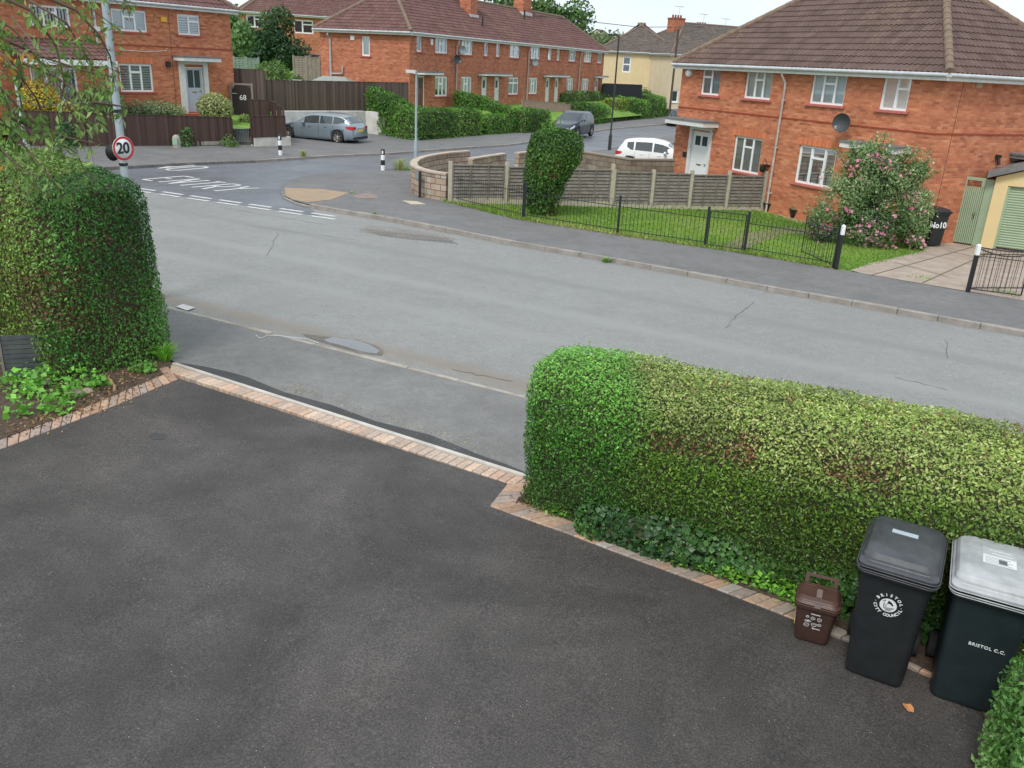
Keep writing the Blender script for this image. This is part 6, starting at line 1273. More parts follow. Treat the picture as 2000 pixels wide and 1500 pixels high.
    if logo == 'line':
        mb = MB(); zc_ = H_ * .56; tilt = math.atan2(face(.9) - face(.3), .6); put_text(mb, 'BRISTOL C.C.', .034, Matrix.Translation((.04, face(zc_) - .006, zc_)) @ Matrix.Rotation(R(90) - tilt, 4, 'X'), bold=.0006, spacing=1.1); mb.build('printed_lettering', M_print, bo)
    if sticker == 'plain':
        mb = MB(); mb.box(-.10, .30, z + .1025, .07, .355, z + .104); mb.build('sticker', mat('pale_sticker', (.42, .48, .52), .6, (.32, .38, .42), 40), lid)
    if sticker == 'notice':
        mb = MB(); mb.box(-.10, .17, z + .1025, .11, .41, z + .104); st = mb.build('sticker', mat('grey_sticker', (.36, .38, .38), .5, (.42, .44, .44), 20), lid)
        mb = MB(); mb.box(-.095, .175, z + .1045, .105, .295, z + .1050); mb.build('sticker_panel', mat('white_sticker', (.62, .64, .64), .6), st)
        mb = MB()
        for k in range(5): mb.box(-.085, .188 + k * .02, z + .1052, (.085, .06, .08, .03, .07)[k], .192 + k * .02, z + .1056)
        mb.box(.0, .20, z + .1057, .05, .26, z + .106); mb.build('small_print', mat('print_grey', (.10, .11, .12), .6), st)
        mb = MB()
        for k, (xa, xb) in enumerate(((-.06, .07), (-.04, .08))):
            x = xa
            while x < xb: mb.box(x, .37 - k * .045, z + .1045, x + .010, .378 - k * .045, z + .1052); x += .014
        mb.build('heading', M_print, st)
    return t
M_print = mat('white_print', (.72, .74, .74), .6)
M_binb = plastic('black_bin_plastic', (.011, .0135, .015), .42, (.018, .021, .024)); M_binl = plastic('grey_lid_plastic', (.040, .043, .049), .40, (.066, .069, .077))
M_bing = plastic('green_black_plastic', (.010, .018, .021), .45, (.016, .026, .029)); M_binw = plastic('pale_lid_plastic', (.30, .31, .32), .35, (.42, .43, .44))  # right bin's lid plastic is paler than its body
wheelie('black wheelie bin with a round council emblem, middle of the three near bins', (2.685, 4.945, T(2.6, 4.9) + .012), R(-29), M_binl, M_binb, w=.48, logo='ring', sticker='plain')
wheelie('black wheelie bin with pale lid, rightmost of the three near bins', (3.235, 4.735, T(3.2, 4.8) + .012), R(-27), M_binw, M_bing, w=.50, style='b', logo='line', sticker='notice')
b10 = AT(1826, 480, 25.5).xy; t = wheelie('black wheelie bin marked No10 standing by the near brick house behind the pink-flowered bush', (b10.x, b10.y, AT(1826, 480, 25.5).z), R(12), M_binb, M_binb, w=.55, s=1.05)
mb = MB(); put_text(mb, 'No10', .24, Matrix.Translation((-.09, -.055, .62)) @ Matrix.Rotation(R(88), 4, 'X'), bold=.008); mb.build('painted_number', M_print, t)
# food caddy
cd = thing('food_caddy', 'small brown food waste caddy with raised handle beside the black bins', 'caddy', (2.375, 5.36, T(2.4, 5.4) + .012), R(-22), None)
M_br = plastic('brown_plastic', (.040, .019, .014), .45, (.060, .029, .022)); M_brl = plastic('brown_lid_plastic', (.070, .036, .027), .38, (.10, .052, .04)); h_ = .36
mb = MB(); loft(mb, [rrect(.235, .20, .035, 0, 4, .11), rrect(.245, .21, .035, .02, 4, .11), rrect(.30, .26, .04, h_ * .86, 4, .11)]); bo = mb.build('body', M_br, cd, bevel=.004)
mb = MB(); loft(mb, [rrect(.33, .29, .045, h_ * .84, 4, .11), rrect(.335, .295, .045, h_ * .93, 4, .11), rrect(.31, .27, .045, h_ * .94, 4, .11)]); mb.build('rim', M_br, cd, bevel=.003)
mb = MB(); z = h_ * .94; loft(mb, [rrect(.325, .285, .05, z, 4, .11), rrect(.325, .285, .05, z + .012, 4, .11), rrect(.30, .26, .05, z + .02, 4, .11), rrect(.29, .25, .05, z + .035, 4, .112), rrect(.25, .20, .04, z + .05, 4, .12)]); lid = mb.build('lid', M_brl, cd, bevel=.004)
mb = MB(); mb.box(-.022, -.035, z - .02, .022, -.028, z + .03); mb.box(-.02, .03, z + .05, .02, .14, z + .056); mb.build('latch', mat('latch_grey', (.20, .16, .15), .4), lid)
mb = MB(); mb.tube([(-.11, .17, z + .053), (-.03, .17, z + .056)], .003, 4); mb.tube([(.03, .17, z + .056), (.11, .17, z + .053)], .003, 4); mb.build('lid_ridge', M_brl, lid)
mb = MB(); pz = z + .02
for sx_ in (-1, 1): mb.box(sx_ * .105 - .014, .235, pz - .02, sx_ * .105 + .014, .255, pz + .10)
mb.box(-.091, .239, pz + .075, .091, .252, pz + .095); mb.build('handle', mat('caddy_handle', (.13, .075, .065), .5), cd)
mb = MB(); mb.box(-.152, .05, .10, -.149, .10, h_ * .80); 
mb.v = [(v[0] + .012 + (v[2] - .1) * -.045, v[1], v[2]) for v in mb.v]; mb.build('yellow_sticker', mat('yellow_sticker', (.70, .62, .10), .6), cd)
fy = lambda z_: .11 - (.105 + .025 * z_ / .31) - .0035
mb = MB(); FM = lambda x, z_: Matrix.Translation((x, fy(z_), z_)) @ Matrix.Rotation(R(90) + .08, 4, 'X')
for k in range(7): mb.add([FM(-.032 + k * .0095, .262) @ Vector(p) for p in ((0, 0, 0), (.007, 0, 0), (.007, .009, 0), (0, .009, 0))], [(0, 1, 2, 3)])
rr_ = random.Random(9)
for (x, z_, r_) in ((-.055, .235, .011), (-.015, .228, .016), (.032, .228, .018), (-.055, .195, .012), (-.038, .196, .011), (-.052, .158, .020), (0, .172, .02), (.037, .18, .014), (0, .138, .008)):
    n = 10; pts = [(math.cos(k * .628) * r_ * rr_.uniform(.75, 1.15), math.sin(k * .628) * r_ * rr_.uniform(.6, 1.0)) for k in range(n)]
    for k in range(n):
        a, b = Vector(pts[k] + (0,)), Vector(pts[(k + 1) % n] + (0,)); d = (b - a).normalized(); nn = Vector((-d.y, d.x, 0)) * .0016; mb.add([FM(x, z_) @ (a - nn), FM(x, z_) @ (b - nn), FM(x, z_) @ (b + nn), FM(x, z_) @ (a + nn)], [(0, 1, 2, 3)])
    mb.add([FM(x, z_) @ Vector(p) for p in ((-r_ * .5, -.001, 0), (r_ * .4, .002, 0), (r_ * .4, .005, 0), (-r_ * .5, .002, 0))], [(0, 1, 2, 3)])
for k in range(4): mb.add([FM(.010 + k * .010, .134) @ Vector(p) for p in ((0, 0, 0), (.007, 0, 0), (.007, .008, 0), (0, .008, 0))], [(0, 1, 2, 3)])
mb.build('printed_pictures', M_print, bo)
# ================================================================== VEGETATION
# near hedges
nr = thing('hedge', 'clipped green-gold hedge running right behind the bins along the driveway edge', 'hedge', (.5, 7.5, T(.5, 7.5)), 0, 'clipped hedges')
V, F = sweep([(.31, 7.64), (1.9, 6.85), (3.6, 5.98), (5.5, 5.0), (7.6, 3.9)], [1.16, 1.34, 1.50, 1.60, 1.6], [1.50, 1.54, 1.54, 1.53, 1.52], e=.33, step=.2, endr=.30, uc=.72)
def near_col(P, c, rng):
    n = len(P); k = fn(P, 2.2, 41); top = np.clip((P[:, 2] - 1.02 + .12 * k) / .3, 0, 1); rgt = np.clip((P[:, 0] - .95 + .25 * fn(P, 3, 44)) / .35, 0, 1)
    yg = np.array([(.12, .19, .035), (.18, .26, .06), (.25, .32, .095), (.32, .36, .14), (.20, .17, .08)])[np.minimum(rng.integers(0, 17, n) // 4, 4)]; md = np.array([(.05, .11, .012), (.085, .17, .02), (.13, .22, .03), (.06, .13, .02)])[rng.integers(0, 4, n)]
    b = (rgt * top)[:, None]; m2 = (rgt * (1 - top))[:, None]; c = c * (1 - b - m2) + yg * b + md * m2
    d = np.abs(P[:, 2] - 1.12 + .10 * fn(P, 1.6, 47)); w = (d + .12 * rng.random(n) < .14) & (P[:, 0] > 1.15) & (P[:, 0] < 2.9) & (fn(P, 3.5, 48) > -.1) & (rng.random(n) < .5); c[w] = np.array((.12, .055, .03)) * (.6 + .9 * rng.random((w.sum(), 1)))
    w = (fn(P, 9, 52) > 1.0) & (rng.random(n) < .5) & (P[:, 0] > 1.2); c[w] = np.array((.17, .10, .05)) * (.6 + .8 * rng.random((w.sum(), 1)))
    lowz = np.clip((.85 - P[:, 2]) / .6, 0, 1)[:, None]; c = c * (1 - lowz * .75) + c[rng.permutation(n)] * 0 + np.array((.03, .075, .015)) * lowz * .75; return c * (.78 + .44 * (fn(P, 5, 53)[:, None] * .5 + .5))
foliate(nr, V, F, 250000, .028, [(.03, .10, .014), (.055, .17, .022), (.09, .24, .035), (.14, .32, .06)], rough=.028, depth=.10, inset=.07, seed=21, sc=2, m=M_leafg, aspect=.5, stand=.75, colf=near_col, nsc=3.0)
rs_ = np.random.default_rng(404); sh = MB()
for k in range(260):      # stray shoots left since the last clipping
    f = rs_.random(); x = .7 + 6.2 * f ** .8; y = 7.78 - .52 * x + max(-.4, min(.38, rs_.normal() * .3)); z = 1.5 + rs_.normal() * .02; l = .04 + .09 * rs_.random() ** 2; tx, ty = rs_.normal() * .03, rs_.normal() * .03; p = Vector((x, y, z - .04)) - nr.location; c = [(.16, .24, .04), (.24, .30, .07), (.12, .20, .04), (.20, .10, .05)][rs_.integers(4)]
    sh.add([p, p + Vector((.003, 0, 0)), p + Vector((tx, ty, l))], [(0, 1, 2)], 0, False, c)
    for j in range(5): q = p + Vector((tx, ty, l)) * (.3 + .15 * j); b = rs_.random() * 6.28; d = Vector((math.cos(b), math.sin(b), .5)).normalized() * .028; e_ = Vector((-math.sin(b), math.cos(b), 0)) * .008; sh.add([q, q + d * .5 + e_, q + d, q + d * .5 - e_], [(0, 1, 2, 3)], 0, False, c)
sh.build('shoots', M_leaf, nr, True)
nl = thing('hedge', 'tall dark glossy privet hedge at left with a brown bare patch', 'hedge', (-5.2, 10.2, T(-5, 10)), 0, 'clipped hedges')
V, F = sweep([(-5.10, 10.34), (-6.6, 11.2), (-8.2, 12.1), (-10.5, 13.4)], [1.85, 1.9, 1.9, 1.9], [2.42, 2.56, 2.66, 2.66], e=.40, step=.25, endr=.55)
bp_ = [AT(130, 540, 9.75), AT(60, 620, 9.5), AT(150, 640, 9.75), AT(170, 470, 9.9)]
def left_col(P, c, rng):
    n = len(P); d = np.min([np.linalg.norm((P - np.array(q)) * (1, .5, 1), axis=1) for q in bp_], axis=0) + .25 * fn(P, 4, 60)
    w = (d < .25) & (rng.random(n) < .4); c[w] = np.array((.10, .055, .03)) * (.5 + 1.0 * rng.random((w.sum(), 1)))
    l = np.clip((-5.55 - P[:, 0] + .15 * fn(P, 3, 61)) / .3, 0, 1)[:, None]; o = np.array([(.06, .14, .02), (.11, .22, .03), (.17, .29, .06), (.12, .12, .04)])[rng.integers(0, 4, n)]; o[w] = c[w]
    return c * (1 - l) + o * l
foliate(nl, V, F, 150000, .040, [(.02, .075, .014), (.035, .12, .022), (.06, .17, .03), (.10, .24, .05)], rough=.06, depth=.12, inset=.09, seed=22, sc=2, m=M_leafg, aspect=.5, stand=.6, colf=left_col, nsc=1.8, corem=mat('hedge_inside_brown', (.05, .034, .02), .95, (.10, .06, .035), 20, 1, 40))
h2 = thing('hedge', 'bright large-leaved hedge in the bottom right corner beside the bin', 'hedge', (3.7, 4.2, T(3.7, 4.2)), 0, 'clipped hedges')
V, F = sweep([(2.54, 2.15), (3.13, 3.24), (3.58, 4.14)], .92, 1.10, e=.5, step=.2, endr=.25); foliate(h2, V, F, 34000, .042, [(.05, .13, .03), (.09, .20, .05), (.16, .30, .09), (.24, .38, .15)], rough=.05, depth=.14, inset=.12, seed=23, sc=3, aspect=.5, stand=.9, m=M_leafg)
# ivy and bright creepers at the foot of the near hedge
iv = thing('ivy', 'dark ivy mat at the foot of the near clipped hedge', 'ivy', (1.5, 6.6, T(1.5, 6.6)))
V, F = sweep([(.80, 6.98), (1.5, 6.60), (2.3, 6.14), (3.1, 5.68), (3.9, 5.2)], [.34, .44, .46, .46, .46], [.30, .48, .52, .50, .45], e=.9, step=.15, endr=.3)
foliate(iv, V, F, 8500, .044, [(.014, .045, .012), (.022, .065, .016), (.035, .095, .022), (.07, .16, .04)], rough=.13, depth=.06, inset=.08, seed=24, sc=4, aspect=.95, stand=.35, m=M_leafg)
rng = np.random.default_rng(5)
def creeper(name, label, pts, n, size, cols, spread, seed, hz=.03, kind=None, cat=None):
    rng = np.random.default_rng(seed); P = []; pts = [np.array(p[:2]) for p in pts]
    cl = [pts[i] + (pts[i + 1] - pts[i]) * rng.random() + rng.normal(size=2) * spread * .5 for i in rng.integers(0, len(pts) - 1, max(4, n // 60))]
    for c in cl: q = c + rng.normal(size=(n // len(cl), 2)) * spread * .35; P += [(x, y, T(x, y) + .02 + hz * rng.random() ** 1.5) for x, y in q]
    P = np.array(P); N = np.tile([0, 0, 1.0], (len(P), 1)) + rng.normal(size=(len(P), 3)) * .35; o = leaves(name, P, N, size, pal(P, cols, rng, 6, seed), None, None, .85, .25, rng); tag(o, label, cat, kind=kind); return o
BG = [(.10, .24, .03), (.16, .34, .05), (.24, .44, .08)]
creeper('creeping_plants', None, [gp(*q) for q in ((1075, 985), (1130, 1012), (1200, 1045), (1300, 1080), (1400, 1115), (1480, 1145), (1552, 1175))], 1500, .042, BG, .15, 31, .13, kind='stuff')
creeper('creeping_plants', None, [gp(*q) for q in ((20, 830), (100, 805), (140, 790), (60, 770), (10, 750), (90, 760), (200, 745))], 700, .07, [(.07, .20, .03), (.12, .30, .05), (.18, .38, .08)], .25, 32, .22, kind='stuff')
rng = np.random.default_rng(8)
def litter(name, pts, n, size, cols, spread, seed, dz=.022):
    rng = np.random.default_rng(seed); k = rng.integers(0, len(pts) - 1, n); f = rng.random((n, 1)); A_ = np.array([p[:2] for p in pts]); Q = A_[k] * (1 - f) + A_[k + 1] * f + rng.normal(size=(n, 2)) * spread
    P = np.array([(x, y, T(x, y) + dz) for x, y in Q]); N = np.tile([0, 0, 1.0], (n, 1)) + rng.normal(size=(n, 3)) * .3; o = leaves(name, P, N, size, pal(P, cols, rng, 5, seed), None, None, .6, .1, rng); tag(o, kind='stuff')
LC = [(.10, .055, .03), (.20, .12, .06), (.30, .20, .11), (.06, .04, .03)]
litter('leaf_litter', [gp(*q) for q in ((20, 850), (110, 815), (180, 790), (240, 760), (300, 720), (200, 740), (120, 780))], 1500, .035, LC, .16, 33)
litter('leaf_litter', [gp(*q) for q in ((1015, 975), (1045, 990), (1075, 1000), (1050, 965))], 260, .03, LC, .05, 34)
litter('grit', [gp(*q) for q in ((560, 760), (600, 768), (760, 822), (860, 850), (960, 890))], 500, .016, [(.30, .24, .17), (.20, .15, .10), (.40, .34, .26)], .09, 35, .02)
litter('grit', [gp(*q) for q in ((560, 645), (650, 665), (760, 700), (900, 740), (1040, 775))], 330, .014, [(.30, .24, .17), (.16, .12, .08), (.40, .34, .26)], .06, 36, .005)
rr = random.Random(12)
for i, (px, py, s_, l) in enumerate(((78, 752, .14, 'pale flat stone lying under the left hedge'), (148, 772, .09, 'small brown stone in the soil right of the pale flat stone'), (172, 768, .08, 'rounded stone nearest the twisted root in the left soil bed'))):
    p = gp(px, py); V, F = ball((0, 0, 0), (s_, s_ * .8, s_ * .55), 6); V = V * (1 + .18 * fn(V, 14, i))[:, None]; mb = MB(); mb.add([tuple(v) for v in V], F); o = mb.build('stone', mat('soil_stone', (.26, .20, .15), .9, (.36, .29, .23), 12), None); o.location = (p.x, p.y, p.z + s_ * .3); tag(o, l, 'stone', 'stones in the soil bed')
p = gp(222, 765); mb = MB(); mb.tube([(0, 0, -.03), (.02, 0, .08), (-.02, .02, .14), (-.06, .02, .17), (-.04, .03, .20)], [.02, .018, .016, .013, .006], 7); o = mb.build('tree_root', mat('pale_wood', (.42, .28, .13), .8), None); o.location = p; tag(o, 'twisted pale root end sticking up from the left soil bed', 'root')
p = Vector(gp(52, 745)); r = thing('louvred_panel', 'dark weathered slatted panel half hidden in the foot of the left hedge', 'panel', (p.x - .25, p.y + .02, p.z), R(20)); mb = MB()
for k in range(9): mb.box(0, -.02, .04 + k * .06, .62, 0, .04 + k * .06 + .052)
mb.build('slats', mat('slate_boards', (.05, .06, .065), .8, (.09, .10, .10), 6), r); mb = MB(); mb.box(-.03, -.03, 0, .0, .02, .6); mb.box(.62, -.03, 0, .65, .02, .6); mb.build('frame', M_panel, r)
tuft('grass_clump', 'bright green grass clump at the corner of the driveway edging under the left hedge', 'grass', gp(322, 706), 130, .26, .20, [(.12, .30, .03), (.18, .38, .05), (.10, .24, .03)], 3, .007)
tuft('weed', 'low ferny green weed beside the grass clump at the left bed corner', 'weed', gp(283, 728), 260, .16, .17, [(.07, .20, .04), (.12, .27, .06)], 4, leafy=True, size=.05, group='weeds')
tuft('weed', 'rosette weed in the middle of the left soil bed', 'weed', gp(193, 750), 60, .10, .12, [(.10, .24, .06), (.14, .30, .08)], 5, leafy=True, size=.09, group='weeds')
tuft('weed', 'green weed tuft growing from the far kerb below the railings', 'weed', gp(1183, 512), 60, .12, .16, [(.08, .20, .03), (.14, .28, .05)], 6, .012, group='weeds')
tuft('weed', 'small weed at the kerb beside the brown patched tarmac', 'weed', gp(731, 424), 40, .16, .10, [(.10, .18, .04)], 7, .012, group='weeds')
tuft('weed', 'yellowing grass between the tactile paving and the rusty cover', 'weed', gp(688, 382), 60, .14, .25, [(.20, .28, .06), (.14, .22, .05)], 8, .015, group='weeds')
tuft('weed', 'tall dry weed beside the left bollard on the far kerb', 'weed', gp(592, 310), 70, .42, .22, [(.28, .28, .08), (.18, .22, .06)], 9, .009, group='weeds')
tuft('weed', 'tall dry weeds between near bollard and lamp post', 'weed', gp(780, 336), 110, .6, .5, [(.25, .26, .10), (.16, .22, .06)], 10, .010, group='weeds')
tuft('weed', 'low green weeds at the foot of the slim grey lamp post', 'weed', gp(800, 336), 120, .18, .3, [(.10, .22, .05), (.18, .30, .08)], 11, leafy=True, size=.1, group='weeds')
tuft('weed', 'dark leafy weed at the low brown fence right of the stone marker', 'weed', gp(366, 290), 260, .85, .32, [(.03, .09, .03), (.06, .14, .05)], 12, leafy=True, size=.12, group='weeds')
tuft('weed', 'leafy weed at the small metal gate', 'weed', gp(450, 291), 260, .55, .38, [(.06, .14, .03), (.12, .20, .06)], 13, leafy=True, size=.10, group='weeds')
tuft('weed', 'bushy weed rising behind the top of the left hedge by the fence', 'weed', gp(128, 292), 400, 1.15, .55, [(.03, .10, .04), (.06, .16, .06)], 14, leafy=True, size=.13, group='weeds')
tuft('weed', 'green weeds growing in the pink concrete drive', 'weed', gp(1795, 552), 160, .10, .30, [(.12, .24, .04), (.18, .30, .06)], 15, leafy=True, size=.05, group='weeds')
tuft('weed', 'green weeds under the right black gate', 'weed', gp(1960, 582), 160, .12, .35, [(.10, .20, .04), (.18, .26, .07)], 16, leafy=True, size=.05, group='weeds')
p = gp(1773, 1386); r_ = thing('fallen_leaf', 'single orange-brown fallen leaf on the tarmac in front of the bins', 'leaf', (p.x, p.y, p.z + .012), R(30)); mb = MB()
mb.add([(0, -.045, 0), (.03, -.02, .008), (.035, .012, .016), (.018, .03, .006), (0, .045, .012), (-.022, .03, .014), (-.03, .005, .012), (-.028, -.02, .002), (0, 0, .004)], [(i, (i + 1) % 8, 8) for i in range(8)]); mb.build('blade', mat('orange_leaf', (.50, .22, .08), .7), r_)
sheet('kerb', [G2(*q) for q in ((343, 601), (358, 596), (381, 603), (366, 609))], .022, M_mark)
# string on the near pavement
mb = MB(); pts = [gp(*q) + Vector((0, 0, .02)) for q in ((500, 656), (506, 662), (515, 661), (521, 657), (545, 658), (570, 661), (600, 664), (622, 672))]; mb.tube(pts, .004, 4); tag(mb.build('string', M_white, None), 'loose white string lying across the near kerb line', 'string')
# lumpy grass growing through the railings and on the lawn edges
def grass_stuff(name, poly, n, size, cols, seed, z0):
    rng = np.random.default_rng(seed); P = np.array([p[:2] for p in poly]); lo, hi = P.min(0), P.max(0); out = []
    def inside(x, y):
        c = False; j = len(P) - 1
        for i in range(len(P)):
            if (P[i][1] > y) != (P[j][1] > y) and x < (P[j][0] - P[i][0]) * (y - P[i][1]) / (P[j][1] - P[i][1]) + P[i][0]: c = not c
            j = i
        return c
    while len(out) < n:
        x, y = lo + (hi - lo) * rng.random(2)
        if inside(x, y): out.append((x, y, T(x, y) + z0))
    Q = np.array(out); N = rng.normal(size=(n, 3)) * .3 + [0, 0, .15]; t = leaves(name, Q, np.tile([0, 0, 1.], (n, 1)), size, pal(Q, cols, rng, .8, seed), None, None, .16, 2.4, rng); tag(t, kind='stuff')
GC = [(.075, .14, .022), (.115, .20, .033), (.16, .25, .05), (.22, .27, .08)]
lawnp = [(-2.35, 28.3), (.07, 25.4), (2.76, 23.78), (5.74, 22.27), (7.91, 20.75), (8.3, 20.7)] + [G2(*q) for q in ((1690, 528), (1800, 500), (1825, 482))] + [(13, 25.8), (10.5, 28.4), (8.6, 31.3), (3, 29.6)]
grass_stuff('lawn_grass', lawnp, 70000, .07, GC, 51, PH - .03)
edge = [(-2.5, 28.3), (.07, 25.45), (2.76, 23.85), (5.74, 22.35), (7.91, 20.85), (8.0, 20.6), (5.7, 22.1), (2.70, 23.6), (.0, 25.15), (-2.6, 28.1)]
grass_stuff('verge_grass', edge, 5000, .11, [(.10, .18, .03), (.18, .26, .06), (.28, .28, .12)], 52, PH - .02)
# wedge-shaped bush
bx, by = .72, 26.7; bs = thing('topiary_bush', 'large clipped bush, wide above and narrow below, before the grey panel fence', 'bush', (bx, by, T(bx, by) + PH)); z0 = T(bx, by) + PH
rg = [(-.05, .30, -.0), (.3, .42, .0), (.8, .60, .05), (1.3, .76, .15), (1.75, .84, .24), (2.1, .82, .28), (2.38, .66, .28), (2.5, .40, .28), (2.54, .02, .28)]; V = []; F = []
for z, r_, ox in rg:
    for j in range(18): a = j * math.pi / 9; V.append((bx + ox + math.cos(a) * r_, by + math.sin(a) * r_ * .9, z0 + z))
for i in range(len(rg) - 1):
    for j in range(18): F.append((i * 18 + j, i * 18 + (j + 1) % 18, (i + 1) * 18 + (j + 1) % 18, (i + 1) * 18 + j))
F.append(tuple(range(17, -1, -1))); F.append(tuple((len(rg) - 1) * 18 + j for j in range(18)))
foliate(bs, np.array(V), F, 15000, .085, [(.022, .065, .013), (.04, .10, .02), (.07, .15, .028), (.11, .20, .045)], rough=.10, depth=.24, inset=.16, seed=25, sc=2, patches=[(71, 2.5, .8, (.14, .09, .04))], aspect=.5, stand=.8, nsc=2.2)
rng = np.random.default_rng(77); sp = MB()
for k in range(16):
    a = rng.random() * 6.28; q = rng.random() * .6; x, y = .32 + math.cos(a) * q - .25, math.sin(a) * q; l = .2 + .35 * rng.random(); sp.tube([(x, y, 2.3), (x + .03, y, 2.4 + l)], .006, 4)
    for j in range(9): f = j / 9; b = rng.random() * 6.28; c = Vector((x + .02, y, 2.4 + l * f)); d = Vector((math.cos(b), math.sin(b), .6)).normalized() * .09; e_ = Vector((-math.sin(b), math.cos(b), 0)) * .028; sp.add([c, c + d * .5 + e_, c + d, c + d * .5 - e_], [(0, 1, 2, 3)], 0, False, (.10, .22, .04))
sp.vc = [(.10, .20, .04) if c == (1, 1, 1) else c for c in sp.vc]; sp.build('shoots', M_leaf, bs, True)
# pink-flowered bush
fx, fy_ = G2(1690, 488); fx += .1; fy_ += .5; zf = T(fx, fy_) + PH
fb_ = thing('flowering_bush', 'big loose grey-green bush dotted with pink flowers before the near brick house', 'bush', (fx, fy_, zf))
Ps = []; Ns = []; mb = MB(); rng = np.random.default_rng(91)
bl = [(-.9, 0, .9, .8), (.7, .1, .9, .85), (0, 0, 1.1, 1.0), (-.35, 0, 1.8, .75), (.45, .1, 1.8, .8), (1.25, 0, 1.2, .55), (-1.15, .1, .6, .55), (.1, -.3, .6, .8), (-.45, 0, 2.4, .5), (.95, .1, 1.95, .45), (-.7, -.1, 1.5, .6), (1.2, -.1, .55, .5)]
for x, y, z, r_ in bl:
    V, F = ball((x, y, z), (r_, r_ * .8, r_), 8); V2, N2, F2 = outward(V, F); V2 = V2 + N2 * (fn(V2, 3.5, 3) * .12)[:, None]; V2 = V2 + N2 * (fn(V2, 9, 8) * .14)[:, None]; P, NN = tri_sample(V2, F2, 3300, rng); P = P + NN * (-.5 * rng.random(len(P)) ** 1.4 + .35 * rng.random(len(P)) ** 5)[:, None] * r_; P[:, 2] = np.maximum(P[:, 2], .04); Ps.append(P); Ns.append(NN)
    mb.tube([(0, 0, -.1), (x * .4, y * .4, z * .5), (x * .8, y * .8, z)], [.03, .02, .01], 5)
for k in range(60):
    a = rng.random() * 3.14; q = .5 + 1.1 * rng.random(); x = math.cos(a) * q; z = 1.4 + math.sin(a) * 1.25 * rng.random() + .4; mb.tube([(x * .4, 0, z * .6), (x * .9, -.1, z), (x * 1.15, -.15, z + .28)], .006, 4)
    P = np.array([(x * (.9 + .25 * f) + rng.normal() * .06, -.12 + rng.normal() * .06, z + .28 * f + rng.normal() * .04) for f in rng.random(40)]); Ps.append(P); Ns.append(rng.normal(size=P.shape))
P = np.concatenate(Ps); NN = np.concatenate(Ns); k = fn(P, 6, 5) > .62; P, NN = P[~k], NN[~k]; NN /= np.linalg.norm(NN, axis=1)[:, None] + 1e-9
leaves('foliage', P, NN, .085, pal(P, [(.055, .105, .04), (.095, .16, .065), (.15, .225, .105), (.24, .30, .18)], rng, 2.5, 4, patches=[(8, 4, 1.35, (.36, .20, .08))]), fb_, None, .42, .9, rng); mb.build('stems', M_bark, fb_)
k = rng.choice(len(P), 7000); Q = P[k]; cl = (fn(Q, 5.5, 12) + .25 * (1.2 - Q[:, 2]) > .28) & (rng.random(len(Q)) < .7) & (NN[k][:, 1] < .3); Q = Q[cl]; QN = np.tile([0.0, -.75, .4], (len(Q), 1)) + rng.normal(size=(len(Q), 3)) * .5; QN /= np.linalg.norm(QN, axis=1)[:, None]
leaves('flowers', Q + QN * .07, QN, .085, pal(Q, [(.34, .09, .19), (.42, .17, .27), (.46, .28, .34)], rng, 3, 5), fb_, None, .95, .3, rng)
# garden plants by house 68
def shrub(name, label, px, py, d, w, h, n, size, cols, seed, cat='shrub', group=None, z=None, **k):
    a = AT(px, py, d); r = thing(name, label, cat, (a.x, a.y, z if z is not None else a.z), 0, group); zz = r.location.z; V, F = ball((a.x, a.y, zz + h * .5), (w / 2, w / 2, h * .55), 8); V[:, 2] = np.maximum(V[:, 2], zz); foliate(r, V, F, n, size, cols, rough=w * .06, depth=w * .15, inset=w * .1, seed=seed, sc=1.5, stand=.9, nsc=3 / w, **k); return r
shrub('shrub', 'yellow leafed shrub behind the low brown fence among the hanging leaves', 84, 217, 36.6, 1.5, 1.6, 4500, .10, [(.30, .24, .03), (.46, .36, .05), (.55, .45, .09)], 61, group='shrubs in the raised garden', z=.75)
shrub('shrub', 'second yellow leafed shrub, nearer the grey lamp post', 124, 219, 37.0, 1.2, 1.0, 2500, .10, [(.30, .26, .03), (.46, .38, .05)], 62, group='shrubs in the raised garden', z=.55)
shrub('shrub', 'leafy rose bush left of the ground floor window blinds', 192, 218, 38.2, 2.0, 1.6, 3500, .11, [(.05, .11, .03), (.09, .18, .05), (.14, .24, .07)], 63, group='shrubs in the raised garden', z=.55)
shrub('shrub', 'low grey-green shrub left half of the row under the window', 262, 222, 41, 2.4, .9, 3000, .09, [(.14, .18, .12), (.20, .25, .16), (.10, .15, .08)], 64, group='shrubs in the raised garden', z=.65)
shrub('shrub', 'low grey-green shrub right half of the row near the door step', 318, 224, 42, 2.2, .8, 3000, .09, [(.10, .17, .08), (.16, .23, .12), (.22, .27, .18)], 65, group='shrubs in the raised garden', z=.65)
shrub('shrub', 'pale variegated bush by the blue-grey door', 423, 230, 42.3, 1.75, 1.3, 4500, .11, [(.13, .17, .06), (.21, .24, .11), (.30, .31, .18)], 66, group='shrubs in the raised garden', z=.62)
shrub('shrub', 'small green bush on the steps behind the metal gate', 481, 240, 43.6, .8, .6, 900, .08, [(.12, .20, .05), (.2, .28, .08)], 67, group='shrubs in the raised garden', z=.4)
shrub('shrub', 'loose green shrub behind the tall brown fence near the faded green fence', 530, 152, 57, 2.6, 2.3, 3000, .16, [(.05, .11, .03), (.10, .19, .05), (.18, .26, .09)], 68, group='shrubs in the back gardens', z=1.0)
shrub('shrub', 'shrub below the washing line by the pale fence panel', 568, 150, 60, 2.0, 1.4, 1500, .16, [(.06, .12, .04), (.10, .18, .06)], 69, group='shrubs in the back gardens', z=1.2)
